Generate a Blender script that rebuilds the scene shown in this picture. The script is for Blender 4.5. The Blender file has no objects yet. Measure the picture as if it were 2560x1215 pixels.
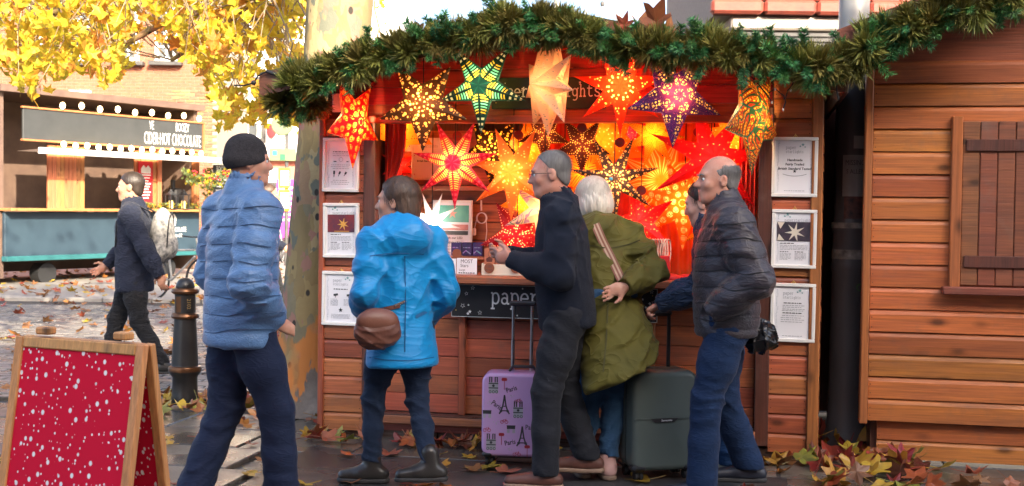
import bpy, math, random
import numpy as np
from math import sin, cos, tan, radians, pi
from mathutils import Matrix, Vector

# ------------------------------------------------------------------ camera, sky, sun, exposure
FPX = 3000.0; PITCH = radians(1.66); ROLL = radians(0.7); CAMZ = 1.5
def cam_axes():
    f = (0, cos(PITCH), -sin(PITCH)); u0 = (0, sin(PITCH), cos(PITCH)); r0 = (1, 0, 0)
    r = tuple(a*cos(ROLL)+b*sin(ROLL) for a, b in zip(r0, u0))
    u = tuple(b*cos(ROLL)-a*sin(ROLL) for a, b in zip(r0, u0))
    return r, u, f
CR, CU, CF = cam_axes()
S = bpy.context.scene
C = S.collection
cam = bpy.data.cameras.new('camera'); camo = bpy.data.objects.new('camera', cam); C.objects.link(camo)
m = Matrix.Identity(4)
for i in range(3):
    m[i][0] = CR[i]; m[i][1] = CU[i]; m[i][2] = -CF[i]
m[2][3] = CAMZ
camo.matrix_world = m
cam.sensor_width = 36.0; cam.sensor_fit = 'HORIZONTAL'; cam.lens = 36.0*FPX/2560
cam.clip_end = 2000; cam.clip_start = 0.05
cam.dof.use_dof = True; cam.dof.focus_distance = 7.1; cam.dof.aperture_fstop = 5.6
S.camera = camo
SUN_EL = 27.0; SUN_AZ_TRAVEL = (-0.42, 0.91)          # plan direction in which the light travels
w = bpy.data.worlds.new('World'); S.world = w; w.use_nodes = True
nt = w.node_tree; bg = nt.nodes['Background']
sky = nt.nodes.new('ShaderNodeTexSky'); sky.sky_type = 'NISHITA'; sky.sun_disc = False
sky.sun_elevation = radians(SUN_EL)
sky.sun_rotation = math.atan2(-SUN_AZ_TRAVEL[0], -SUN_AZ_TRAVEL[1])
sky.air_density = 0.75; sky.dust_density = 4.5; sky.ozone_density = 1.0
nt.links.new(sky.outputs[0], bg.inputs[0]); bg.inputs[1].default_value = 0.15
sun = bpy.data.lights.new('sun', 'SUN'); sun.energy = 3.6; sun.angle = radians(0.53); sun.color = (1.0, 0.87, 0.68)
suno = bpy.data.objects.new('sun', sun); C.objects.link(suno)
sd = Vector((SUN_AZ_TRAVEL[0], SUN_AZ_TRAVEL[1], 0)).normalized()*cos(radians(SUN_EL)); sd.z = -sin(radians(SUN_EL))
suno.rotation_euler = sd.to_track_quat('-Z', 'Y').to_euler(); suno.location = (6, -8, 14)
S.view_settings.view_transform = 'Standard'; S.view_settings.look = 'None'
S.view_settings.gamma = 1.0; S.view_settings.exposure = 2.1; S.view_settings.use_curve_mapping = False
S.render.engine = 'CYCLES'
S.cycles.use_denoising = True
try: S.cycles.denoiser = 'OPENIMAGEDENOISE'
except Exception: pass
S.cycles.max_bounces = 8; S.cycles.transparent_max_bounces = 8
S.cycles.sample_clamp_indirect = 6.0

# ------------------------------------------------------------------ pixel -> place
def ray(px, py):
    a = (px-1280)/FPX; b = (607.5-py)/FPX
    return tuple(f+a*r+b*u for f, r, u in zip(CF, CR, CU))
def G(px, py, z=0.0):                                   # the ground (or height z) under a pixel
    d = ray(px, py); t = (z-CAMZ)/d[2]; return (d[0]*t, d[1]*t, z)
def atY(px, py, Y):                                     # the point of a pixel at depth Y
    d = ray(px, py); t = Y/d[1]; return (d[0]*t, Y, CAMZ+d[2]*t)
HO = G(798, 1085); _b = G(2045, 1150)
HT = math.atan2(HO[1]-_b[1], _b[0]-HO[0])               # yaw of the row of huts
HU = (cos(HT), -sin(HT)); HV = (sin(HT), cos(HT))
def hp(px, py, v=0.0):                                  # hut coordinates (u, z) of a pixel on the plane v
    d = ray(px, py)
    t = (v+HO[0]*HV[0]+HO[1]*HV[1])/(d[0]*HV[0]+d[1]*HV[1])
    x, y = d[0]*t-HO[0], d[1]*t-HO[1]
    return (x*HU[0]+y*HU[1], CAMZ+d[2]*t)
def hw(u, v, z=0.0):                                    # hut coordinates -> world
    return (HO[0]+u*HU[0]+v*HV[0], HO[1]+u*HU[1]+v*HV[1], z)

# ------------------------------------------------------------------ objects and tags
def tag(o, label, cat, group=None):
    o['label'] = label; o['category'] = cat
    if group: o['group'] = group
    return o
def thing(name, label, cat, loc=(0, 0, 0), rotz=0.0, group=None):
    o = bpy.data.objects.new(name, None); C.objects.link(o); o.empty_display_size = 0.1
    o.location = loc; o.rotation_euler = (0, 0, rotz)
    return tag(o, label, cat, group)
def link(name, me, parent=None, loc=None, rot=None, scale=None):
    o = bpy.data.objects.new(name, me); C.objects.link(o)
    if parent is not None: o.parent = parent
    if loc is not None: o.location = loc
    if rot is not None: o.rotation_euler = rot
    if scale is not None: o.scale = scale
    return o
def struct(o):
    o['kind'] = 'structure'; return o
def stuff(o):
    o['kind'] = 'stuff'; return o

# ------------------------------------------------------------------ mesh builder
_CB = None
class MB:
    def __init__(s):
        s.v = []; s.f = []; s.mi = []; s.uv = []; s.T = None; s.m = 0
    def _add(s, vs, fs, uvs=None):
        b = len(s.v)
        if s.T is not None: vs = [tuple(s.T @ Vector(p)) for p in vs]
        s.v.extend([tuple(p) for p in vs])
        for i, f in enumerate(fs):
            s.f.append(tuple(b+k for k in f)); s.mi.append(s.m)
            s.uv.append(uvs[i] if uvs else None)
        return s
    def box(s, c, d, bev=0.0):
        x, y, z = c; a, b, e = d[0]/2, d[1]/2, d[2]/2
        bev = min(bev, a*.9, b*.9, e*.9)
        if bev <= 0:
            vs = [(x+i*a, y+j*b, z+k*e) for k in (-1, 1) for j in (-1, 1) for i in (-1, 1)]
            return s._add(vs, [(0, 2, 3, 1), (4, 5, 7, 6), (0, 1, 5, 4), (2, 6, 7, 3), (0, 4, 6, 2), (1, 3, 7, 5)])
        vs = []; idx = {}
        for i in (-1, 1):
            for j in (-1, 1):
                for k in (-1, 1):
                    for ax in range(3):
                        p = [i*(a-bev), j*(b-bev), k*(e-bev)]
                        p[ax] = (i*a, j*b, k*e)[ax]
                        idx[(i, j, k, ax)] = len(vs); vs.append((x+p[0], y+p[1], z+p[2]))
        fs = []
        for ax in range(3):
            o1, o2 = [q for q in range(3) if q != ax]
            for sg in (-1, 1):
                q = []
                for (p1, p2) in ((-1, -1), (1, -1), (1, 1), (-1, 1)):
                    key = [0, 0, 0]; key[ax] = sg; key[o1] = p1; key[o2] = p2
                    q.append(idx[(key[0], key[1], key[2], ax)])
                if (sg > 0) == (ax == 1): q.reverse()
                fs.append(tuple(q))
        for ax in range(3):
            o1, o2 = [q for q in range(3) if q != ax]
            for p1 in (-1, 1):
                for p2 in (-1, 1):
                    q = []
                    for sg, face in ((-1, o1), (1, o1), (1, o2), (-1, o2)):
                        key = [0, 0, 0]; key[ax] = sg; key[o1] = p1; key[o2] = p2
                        q.append(idx[(key[0], key[1], key[2], face)])
                    n = s._n([vs[t] for t in q]); mid = [0, 0, 0]; mid[o1] = p1; mid[o2] = p2
                    if sum(n[t]*mid[t] for t in range(3)) < 0: q.reverse()
                    fs.append(tuple(q))
        for i in (-1, 1):
            for j in (-1, 1):
                for k in (-1, 1):
                    q = [idx[(i, j, k, t)] for t in range(3)]
                    if i*j*k < 0: q.reverse()
                    fs.append(tuple(q))
        return s._add(vs, fs)
    @staticmethod
    def _n(p):
        a, b, c = Vector(p[0]), Vector(p[1]), Vector(p[2]); return (b-a).cross(c-a)
    def tube(s, pts, rad, n=8, caps=True, flat=None):
        pts = [Vector(p) for p in pts]; N = len(pts)
        if not hasattr(rad, '__len__'): rad = [rad]*N
        vs = []; fs = []
        t0 = (pts[1]-pts[0]).normalized()
        up = Vector((0, 0, 1)) if abs(t0.z) < .9 else Vector((1, 0, 0))
        ex = t0.cross(up).normalized()
        for i in range(N):
            t = (pts[min(i+1, N-1)]-pts[max(i-1, 0)])
            if t.length < 1e-9: t = t0
            t.normalize()
            ex = (ex-t*ex.dot(t)).normalized(); ey = t.cross(ex)
            for k in range(n):
                a = 2*pi*k/n
                e2 = ey*(flat if flat else 1.0)
                vs.append(pts[i]+(ex*cos(a)+e2*sin(a))*rad[i])
        for i in range(N-1):
            for k in range(n):
                a, b = i*n+k, i*n+(k+1) % n
                fs.append((a, b, b+n, a+n))
        if caps:
            fs.append(tuple(range(n-1, -1, -1))); fs.append(tuple((N-1)*n+k for k in range(n)))
        return s._add(vs, fs)
    def lathe(s, prof, n=24, c=(0, 0, 0), ang=2*pi):
        vs = []; fs = []; N = len(prof)
        for (r, z) in prof:
            for k in range(n):
                a = ang*k/n; vs.append((c[0]+r*cos(a), c[1]+r*sin(a), c[2]+z))
        for i in range(N-1):
            for k in range(n):
                a, b = i*n+k, i*n+(k+1) % n
                fs.append((a, b, b+n, a+n))
        fs.append(tuple(range(n-1, -1, -1))); fs.append(tuple((N-1)*n+k for k in range(n)))
        return s._add(vs, fs)
    def ell(s, c, r, nu=14, nv=9):
        vs = []; fs = []
        for j in range(nv+1):
            ph = pi*j/nv
            for k in range(nu):
                a = 2*pi*k/nu
                vs.append((c[0]+r[0]*sin(ph)*cos(a), c[1]+r[1]*sin(ph)*sin(a), c[2]-r[2]*cos(ph)))
        for j in range(nv):
            for k in range(nu):
                a, b = j*nu+k, j*nu+(k+1) % nu
                fs.append((a, b, b+nu, a+nu))
        return s._add(vs, fs)
    def prism(s, out, y0, y1):                          # outline in (x, z), from y0 (front) to y1
        n = len(out)
        vs = [(x, y0, z) for x, z in out]+[(x, y1, z) for x, z in out]
        A = sum(out[i][0]*out[(i+1) % n][1]-out[(i+1) % n][0]*out[i][1] for i in range(n))
        fr = list(range(n)); bk = list(range(2*n-1, n-1, -1))
        fs = [tuple(fr), tuple(bk)]+[((i+1) % n, i, n+i, n+(i+1) % n) for i in range(n)]
        if A < 0: fs = [tuple(reversed(f)) for f in fs]
        return s._add(vs, fs)
    def quad(s, a, b, c, d): return s._add([a, b, c, d], [(0, 1, 2, 3)])
    def ribbon(s, pts, wid, y=0.0, closed=False):       # flat stroke in the xz plane facing -y
        P = [Vector((p[0], p[1])) for p in pts]; N = len(P); vs = []; fs = []
        for i in range(N):
            if closed: t = P[(i+1) % N]-P[i-1]
            else: t = P[min(i+1, N-1)]-P[max(i-1, 0)]
            if t.length < 1e-9: t = Vector((1, 0))
            t.normalize(); nn = Vector((-t.y, t.x))*wid/2
            a, b = P[i]+nn, P[i]-nn
            vs += [(a.x, y, a.y), (b.x, y, b.y)]
        for i in range(N if closed else N-1):
            j = (i+1) % N; fs.append((2*i, 2*i+1, 2*j+1, 2*j))
        return s._add(vs, fs)
    def mesh(s, name, mats, smooth=False):
        me = bpy.data.meshes.new(name)
        me.from_pydata(s.v, [], s.f)
        if not hasattr(mats, '__len__'): mats = [mats]
        for mt in mats: me.materials.append(mt)
        if len(mats) > 1: me.polygons.foreach_set('material_index', s.mi)
        if any(u is not None for u in s.uv):
            ul = me.uv_layers.new(name='UVMap'); buf = []
            for f, u in zip(s.f, s.uv):
                for k in range(len(f)): buf += list(u[k]) if u else [0, 0]
            ul.data.foreach_set('uv', buf)
        if smooth:
            me.polygons.foreach_set('use_smooth', [True]*len(s.f))
            if smooth != 'all':
                try: me.set_sharp_from_angle(angle=radians(40))
                except Exception: pass
        me.update()
        return me
    def build(s, name, mats, parent=None, loc=None, rot=None, smooth=False):
        return link(name, s.mesh(name, mats, smooth), parent, loc, rot)

# ------------------------------------------------------------------ text
def txt_mesh(body, size, xs=1.0, align='CENTER', bold=0.0):
    cu = bpy.data.curves.new('t', 'FONT'); cu.body = body; cu.size = size
    cu.align_x = align; cu.align_y = 'CENTER'; cu.resolution_u = 2; cu.offset = bold
    o = bpy.data.objects.new('t', cu); C.objects.link(o)
    dg = bpy.context.evaluated_depsgraph_get()
    me = bpy.data.meshes.new_from_object(o.evaluated_get(dg))
    bpy.data.objects.remove(o); bpy.data.curves.remove(cu)
    if len(me.vertices):
        co = np.empty(len(me.vertices)*3, 'f'); me.vertices.foreach_get('co', co)
        co = co.reshape(-1, 3); co[:, 0] *= xs
        me.vertices.foreach_set('co', co.ravel()); me.update()
    return me
def text(body, size, mat, parent, loc, xs=1.0, rot=(pi/2, 0, 0), align='CENTER', bold=0.0, name='lettering'):
    me = txt_mesh(body, size, xs, align, bold); me.materials.clear(); me.materials.append(mat)
    return link(name, me, parent, loc, rot)
def arc(cx, cy, rx, ry, a0, a1, n=12):
    return [(cx+rx*cos(radians(a0+(a1-a0)*i/n)), cy+ry*sin(radians(a0+(a1-a0)*i/n))) for i in range(n+1)]
SLAB = {
 'p': [[(.2, -.45), (.2, 1)], arc(.52, .5, .32, .5, 100, -100), [(.52, 1), (.3, .95), (.2, .75)], [(.52, 0), (.3, .05), (.2, .25)], [(0, -.45), (.42, -.45)], [(.02, 1), (.2, 1)]],
 'a': [arc(.42, .28, .29, .28, 0, 360), [(.71, 0), (.71, .68)], arc(.43, .68, .28, .3, 0, 150), [(.7, .02), (.92, .02)]],
 'e': [arc(.48, .5, .38, .5, 0, 320), [(.1, .52), (.86, .52)]],
 'r': [[(.28, 0), (.28, 1)], [(.05, 0), (.56, 0)], [(.05, 1), (.28, 1)], [(.28, .6), (.45, .9), (.65, 1), (.85, .92)]],
 's': [[(.78, .78), (.74, .95), (.48, 1.0), (.22, .9), (.2, .72), (.35, .58), (.62, .46), (.8, .3), (.74, .1), (.48, 0), (.2, .06), (.16, .24)]],
 't': [[(.36, 1.35), (.36, .25), (.45, .05), (.62, 0), (.85, .1)], [(.08, 1), (.78, 1)]],
 'l': [[(.48, 0), (.48, 1.5)], [(.14, 0), (.82, 0)], [(.2, 1.5), (.48, 1.5)]],
 'i': [[(.48, 0), (.48, 1)], [(.16, 0), (.8, 0)], [(.2, 1), (.48, 1)], [(.46, 1.28), (.46, 1.46)]],
 'g': [arc(.43, .52, .32, .46, 0, 360), [(.75, .95), (.75, -.2), (.6, -.42), (.38, -.48), (.18, -.4)], [(.75, 1), (.95, 1)]],
 'h': [[(.22, 0), (.22, 1.5)], [(.02, 0), (.42, 0)], [(.02, 1.5), (.22, 1.5)], [(.22, .7), (.38, .94), (.55, 1), (.7, .88), (.74, .65), (.74, 0)], [(.58, 0), (.94, 0)]],
}
def slab(word, xh, pitch, mat, parent, loc, name='lettering', wid=.15):   # typewriter-like lower case
    b = MB(); y = 0.0
    for i, ch in enumerate(word):
        for k, st in enumerate(SLAB.get(ch, [])):
            b.ribbon([(i*pitch+p[0]*pitch*.98, p[1]*xh) for p in st], wid*xh, y=-0.0002*k)
    return b.build(name, mat, parent, loc)

# ------------------------------------------------------------------ materials
def _nodes(name):
    mt = bpy.data.materials.new(name); mt.use_nodes = True
    t = mt.node_tree; return mt, t, t.nodes['Principled BSDF'], t.nodes, t.links
def rgba(c): return (c[0], c[1], c[2], 1)
def ramp(N, stops, interp='LINEAR'):
    r = N.new('ShaderNodeValToRGB'); e = r.color_ramp.elements; r.color_ramp.interpolation = interp
    while len(e) < len(stops): e.new(0.5)
    for el, (p, c) in zip(e, stops):
        el.position = p; el.color = rgba(c) if hasattr(c, '__len__') else (c, c, c, 1)
    return r
def coords(N, L, scale=(1, 1, 1), kind='Object', jitter=0.0):
    tc = N.new('ShaderNodeTexCoord'); mp = N.new('ShaderNodeMapping'); mp.inputs['Scale'].default_value = scale
    L.new(tc.outputs[kind], mp.inputs['Vector'])
    if jitter:
        oi = N.new('ShaderNodeObjectInfo'); mu = N.new('ShaderNodeMath'); mu.operation = 'MULTIPLY'; mu.inputs[1].default_value = jitter
        L.new(oi.outputs['Random'], mu.inputs[0]); cb = N.new('ShaderNodeCombineXYZ')
        for k in range(3): L.new(mu.outputs[0], cb.inputs[k])
        L.new(cb.outputs[0], mp.inputs['Location'])
    return mp.outputs[0]
def noise(N, L, vec, scale, detail=4, rough=.55, dist=0.0):
    n = N.new('ShaderNodeTexNoise'); n.inputs['Scale'].default_value = scale; n.inputs['Detail'].default_value = detail
    n.inputs['Roughness'].default_value = rough; n.inputs['Distortion'].default_value = dist
    if vec is not None: L.new(vec, n.inputs['Vector'])
    return n.outputs['Fac']
def bump(N, L, h, strength, dist=.01, prev=None):
    b = N.new('ShaderNodeBump'); b.inputs['Strength'].default_value = strength; b.inputs['Distance'].default_value = dist
    L.new(h, b.inputs['Height'])
    if prev is not None: L.new(prev, b.inputs['Normal'])
    return b.outputs['Normal']
def vary(N, L, col, amt, hue=0.0):
    oi = N.new('ShaderNodeObjectInfo'); mr = N.new('ShaderNodeMapRange')
    mr.inputs['To Min'].default_value = 1-amt; mr.inputs['To Max'].default_value = 1+amt
    L.new(oi.outputs['Random'], mr.inputs['Value'])
    h = N.new('ShaderNodeHueSaturation'); L.new(col, h.inputs['Color']); L.new(mr.outputs[0], h.inputs['Value'])
    if hue:
        m2 = N.new('ShaderNodeMapRange'); m2.inputs['To Min'].default_value = .5-hue; m2.inputs['To Max'].default_value = .5+hue
        mm = N.new('ShaderNodeMath'); mm.operation = 'FRACT'; mx = N.new('ShaderNodeMath'); mx.operation = 'MULTIPLY'; mx.inputs[1].default_value = 7.31
        L.new(oi.outputs['Random'], mx.inputs[0]); L.new(mx.outputs[0], mm.inputs[0]); L.new(mm.outputs[0], m2.inputs['Value'])
        L.new(m2.outputs[0], h.inputs['Hue'])
    return h.outputs[0]
def mat(name, c1, c2=None, rough=.6, scale=6, stretch=(1, 1, 1), bumps=0.0, bscale=None, bdist=.004, metal=0.0, var=0.0, hue=0.0, spec=None, coat=0.0, jitter=3.0, detail=4, sheen=0.0, rough2=None):
    mt, t, P, N, L = _nodes(name)
    P.inputs['Roughness'].default_value = rough; P.inputs['Metallic'].default_value = metal
    if spec is not None: P.inputs['Specular IOR Level'].default_value = spec
    if coat: P.inputs['Coat Weight'].default_value = coat
    if sheen:
        P.inputs['Sheen Weight'].default_value = sheen; P.inputs['Sheen Roughness'].default_value = .5
    v = coords(N, L, stretch, jitter=jitter)
    if c2 is None: c2 = tuple(x*.8 for x in c1)
    n = noise(N, L, v, scale, detail)
    r = ramp(N, [(.3, c1), (.7, c2)]); L.new(n, r.inputs[0]); col = r.outputs[0]
    if var or hue: col = vary(N, L, col, var, hue)
    L.new(col, P.inputs['Base Color'])
    if rough2 is not None:
        rr = ramp(N, [(.35, rough), (.65, rough2)]); L.new(n, rr.inputs[0]); L.new(rr.outputs[0], P.inputs['Roughness'])
    if bumps:
        b = noise(N, L, v, bscale or scale*4, 5)
        L.new(bump(N, L, b, bumps, bdist), P.inputs['Normal'])
    return mt
def wood(name, c1, c2, axis=0, rough=.5, var=.25, fine=1.0, knots=True, wear=None):
    mt, t, P, N, L = _nodes(name)
    st = [9.0*fine]*3; st[axis] = .9
    v = coords(N, L, tuple(st), jitter=37.0)
    n = noise(N, L, v, 2.2, 6, .6, .6)
    r = ramp(N, [(.28, c1), (.48, tuple((a+b)/2 for a, b in zip(c1, c2))), (.72, c2)]); L.new(n, r.inputs[0])
    col = r.outputs[0]
    st2 = [60.0*fine]*3; st2[axis] = 1.5
    v2 = coords(N, L, tuple(st2), jitter=11.0); n2 = noise(N, L, v2, 1.6, 3, .6)
    mx = N.new('ShaderNodeMixRGB'); mx.blend_type = 'MULTIPLY'; mx.inputs[0].default_value = .55
    r2 = ramp(N, [(.3, .45), (.62, 1.15)]); L.new(n2, r2.inputs[0]); L.new(col, mx.inputs[1]); L.new(r2.outputs[0], mx.inputs[2]); col = mx.outputs[0]
    if knots:
        st3 = [7.0]*3; st3[axis] = 3.2
        v3 = coords(N, L, tuple(st3), jitter=23.0)
        vo = N.new('ShaderNodeTexVoronoi'); vo.inputs['Scale'].default_value = 1.0; L.new(v3, vo.inputs['Vector'])
        r3 = ramp(N, [(.07, .1), (.17, .75), (.24, 1.0)]); L.new(vo.outputs['Distance'], r3.inputs[0])
        m3 = N.new('ShaderNodeMixRGB'); m3.blend_type = 'MULTIPLY'; m3.inputs[0].default_value = .8
        L.new(col, m3.inputs[1]); L.new(r3.outputs[0], m3.inputs[2]); col = m3.outputs[0]
    if wear:
        vw = coords(N, L, (3, 3, 3), jitter=5.0); nw = noise(N, L, vw, 1.5, 5, .65); rw = ramp(N, [(.55, 0.0), (.75, .55)]); L.new(nw, rw.inputs[0])
        mw = N.new('ShaderNodeMixRGB'); L.new(rw.outputs[0], mw.inputs[0]); L.new(col, mw.inputs[1]); mw.inputs[2].default_value = rgba(wear); col = mw.outputs[0]
    if var: col = vary(N, L, col, var, .012)
    L.new(col, P.inputs['Base Color'])
    rr = ramp(N, [(.3, rough-.12), (.7, rough+.15)]); L.new(n, rr.inputs[0]); L.new(rr.outputs[0], P.inputs['Roughness'])
    L.new(bump(N, L, n2, .5, .004), P.inputs['Normal'])
    return mt
def glow(name, c, strength):
    mt, t, P, N, L = _nodes(name)
    P.inputs['Base Color'].default_value = rgba(c); P.inputs['Emission Color'].default_value = rgba(c); P.inputs['Emission Strength'].default_value = strength
    return mt
def cloth(name, c1, c2=None, scale=14, rough=.85, bumps=.6, bscale=9, stretch=(1, 1, 2.4), fine=420, sheen=.06, spec=.25):
    mt, t, P, N, L = _nodes(name)
    P.inputs['Roughness'].default_value = rough; P.inputs['Specular IOR Level'].default_value = spec
    P.inputs['Sheen Weight'].default_value = sheen
    if c2 is None: c2 = tuple(x*.72 for x in c1)
    v = coords(N, L, stretch, jitter=5); n = noise(N, L, v, scale, 4)
    r = ramp(N, [(.3, c1), (.72, c2)]); L.new(n, r.inputs[0]); L.new(r.outputs[0], P.inputs['Base Color'])
    b1 = noise(N, L, v, bscale, 1.2, .5, 1.4)
    ab = N.new('ShaderNodeMath'); ab.operation = 'SUBTRACT'; L.new(b1, ab.inputs[0]); ab.inputs[1].default_value = .5
    ab2 = N.new('ShaderNodeMath'); ab2.operation = 'ABSOLUTE'; L.new(ab.outputs[0], ab2.inputs[0]); rr = ramp(N, [(.0, 1.0), (.035, .5), (.13, 0.0)]); L.new(ab2.outputs[0], rr.inputs[0])
    nb = bump(N, L, rr.outputs[0], bumps, .012)
    v2 = coords(N, L, (1, 1, 1)); b2 = noise(N, L, v2, fine, 2)
    L.new(bump(N, L, b2, .12, .002, nb), P.inputs['Normal'])
    return mt

# ================================================================== MATERIALS OF THE SETTING
rnd = random.Random(7)
def wet(name, c1, c2, scale, r1, r2, bumps, bscale, var=.12, bdist=.004):
    mt, t, P, N, L = _nodes(name)
    v = coords(N, L, (1, 1, 1), jitter=9)
    n = noise(N, L, v, scale, 6, .6); r = ramp(N, [(.3, c1), (.7, c2)]); L.new(n, r.inputs[0])
    n2 = noise(N, L, v, bscale, 3); mx = N.new('ShaderNodeMixRGB'); mx.blend_type = 'MULTIPLY'; mx.inputs[0].default_value = .5
    rq = ramp(N, [(.35, .55), (.65, 1.2)]); L.new(n2, rq.inputs[0]); L.new(r.outputs[0], mx.inputs[1]); L.new(rq.outputs[0], mx.inputs[2])
    col = vary(N, L, mx.outputs[0], var, .01)
    L.new(col, P.inputs['Base Color'])
    n3 = noise(N, L, v, 1.3, 3); rr = ramp(N, [(.4, r1), (.6, r2)]); L.new(n3, rr.inputs[0]); L.new(rr.outputs[0], P.inputs['Roughness'])
    L.new(bump(N, L, n2, bumps, bdist), P.inputs['Normal'])
    return mt
M_asphalt = wet('wet_asphalt', (.035, .036, .038), (.065, .064, .062), 2.5, .18, .5, .7, 160, 0, .004)
M_flag = wet('wet_flagstone', (.085, .078, .068), (.15, .132, .105), 3.0, .12, .42, .35, 70, .28, .003)
M_sett = wet('granite_setts', (.16, .15, .14), (.26, .24, .22), 5.0, .25, .55, .4, 60, .2)
M_kerb = mat('kerb_stone', (.32, .29, .25), (.22, .2, .18), .6, 5, bumps=.4, bscale=60)
M_joint = mat('joint_grit', (.035, .03, .025), (.06, .05, .04), .8, 30)
M_brick = mat('orange_brick', (.42, .15, .07), (.3, .1, .05), .85, 12, var=.22, hue=.012, bumps=.3, bscale=50)
M_brickw = mat('brick_mortar', (.3, .25, .2), (.24, .2, .16), .9, 20)
M_render = mat('white_render', (.80, .79, .76), (.72, .71, .68), .85, 3, bumps=.1, bscale=60)
M_pinkwall = mat('pink_brick', (.5, .2, .14), (.42, .16, .11), .85, 9, bumps=.2)
M_whitep = mat('white_paint', (.8, .79, .76), (.74, .73, .7), .45, 6)
M_glass = mat('window_glass', (.05, .06, .07), (.09, .1, .1), .08, 2, spec=.8)
M_dark = mat('black_paint', (.018, .018, .02), (.03, .03, .032), .38, 7, bumps=.12, bscale=50)
M_iron = mat('cast_iron', (.014, .014, .016), (.028, .027, .026), .33, 9, bumps=.35, bscale=40, bdist=.003)
M_rust = mat('bronze_band', (.2, .085, .035), (.075, .04, .022), .3, 11, metal=.65, bumps=.3, bscale=60)
M_stone = mat('weathered_stone', (.46, .39, .33), (.33, .28, .24), .85, 4, stretch=(1, 1, .4), bumps=.3, bscale=30)
M_redbrick = mat('red_glazed_brick', (.42, .085, .05), (.27, .06, .04), .6, 8, var=.25, bumps=.4, bscale=40)
M_lead = mat('dark_lead', (.05, .047, .045), (.08, .075, .07), .6, 5)
M_grey = mat('grey_metal', (.33, .33, .32), (.25, .25, .24), .45, 5, metal=.3)

# ------------------------------------------------------------------ ground
b = MB(); b.box((0, 230, -.08), (700, 560, .1)); g = struct(b.build('ground', M_asphalt))
b = MB(); b.box((-9.0, 24.2, -.027), (30, 30, .045)); road = struct(b.build('setted_road', M_joint)); del b
def setts(name, x0, x1, y0, y1, sx, sy, parent, seed, cond=lambda x, y: True):
    r = random.Random(seed); b = MB(); row = 0; y = y0
    while y < y1:
        x = x0+(sx/2 if row % 2 else 0)
        while x < x1:
            if cond(x, y):
                dz = r.uniform(-.006, .004)
                b.box((x+r.uniform(-.004, .004), y, -.012+dz), (sx-.014, sy-.012, .03), .006)
            x += sx
        y += sy; row += 1
    return stuff(b.build(name, M_sett, parent))
inview = lambda x, y: -.46*y-.4 < x < -.08*y
setts('sett', -8.5, -1.0, 9.3, 17.6, .21, .125, road, 3, inview)
b = MB()
for i in range(16):
    b.box((-9.6+i*.75, 18.35, -.001), (.735, .26, .12), .012)
kerb = struct(b.build('kerb', M_kerb))
b = MB(); b.box((-10.5, 27, .015), (24, 17, .05)); pv = struct(b.build('far_pavement', M_kerb))
# flagstones in front of the huts, laid parallel to the row
pave = struct(link('pavement', None)); pave.location = HO; pave.rotation_euler = (0, 0, -HT)
flag_meshes = []
for sx in (.58, .74, .9):
    b = MB(); b.box((0, 0, -.03), (sx-.012, .548, .06), .007); flag_meshes.append((sx, b.mesh('flagstone', M_flag)))
r2 = random.Random(5)
for row in range(9):
    v = .3-.56*row; u = -3.1-r2.uniform(0, .6)
    while u < 5.0:
        sx, me = r2.choice(flag_meshes); uc = u+sx/2; u += sx
        if .30 < uc < 3.4 and -1.45 < v < -.5 and row in (2, 3): continue      # the tarmac patch
        link('flagstone', me, pave, (uc, v, r2.uniform(-.004, .001)), (r2.uniform(-.004, .004), r2.uniform(-.004, .004), 0))
b = MB(); b.box((1.9, -1.0, -.03), (3.6, 1.3, .052)); struct(b.build('tarmac_patch', M_asphalt, pave))
b = MB(); b.box((.9, -1.9, -.06), (8.4, 5.2, .05)); b.build('bedding', M_joint, pave)

# ------------------------------------------------------------------ houses behind the camera that shade the street
b = MB(); b.box((9, -9.5, 5.3), (34, 5, 10.6)); 
terr = thing('terrace_house', 'tall brick terrace across the street that shades the huts', 'building')
b.build('wall', M_brick, terr)
b = MB(); b.box((9, -9.5, 10.7), (34.6, 5.6, .2)); b.build('cornice', M_stone, terr)
for i in range(10):
    for k in range(3):
        b = MB(); x = -6+i*3.2; z = 2.2+k*3.0
        b.box((x, -6.98, z), (1.1, .06, 1.7)); wn = b.build('window', M_glass, terr)
        b = MB(); b.box((x, -6.93, z-.9), (1.3, .14, .1)); b.build('sill', M_stone, wn)

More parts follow.
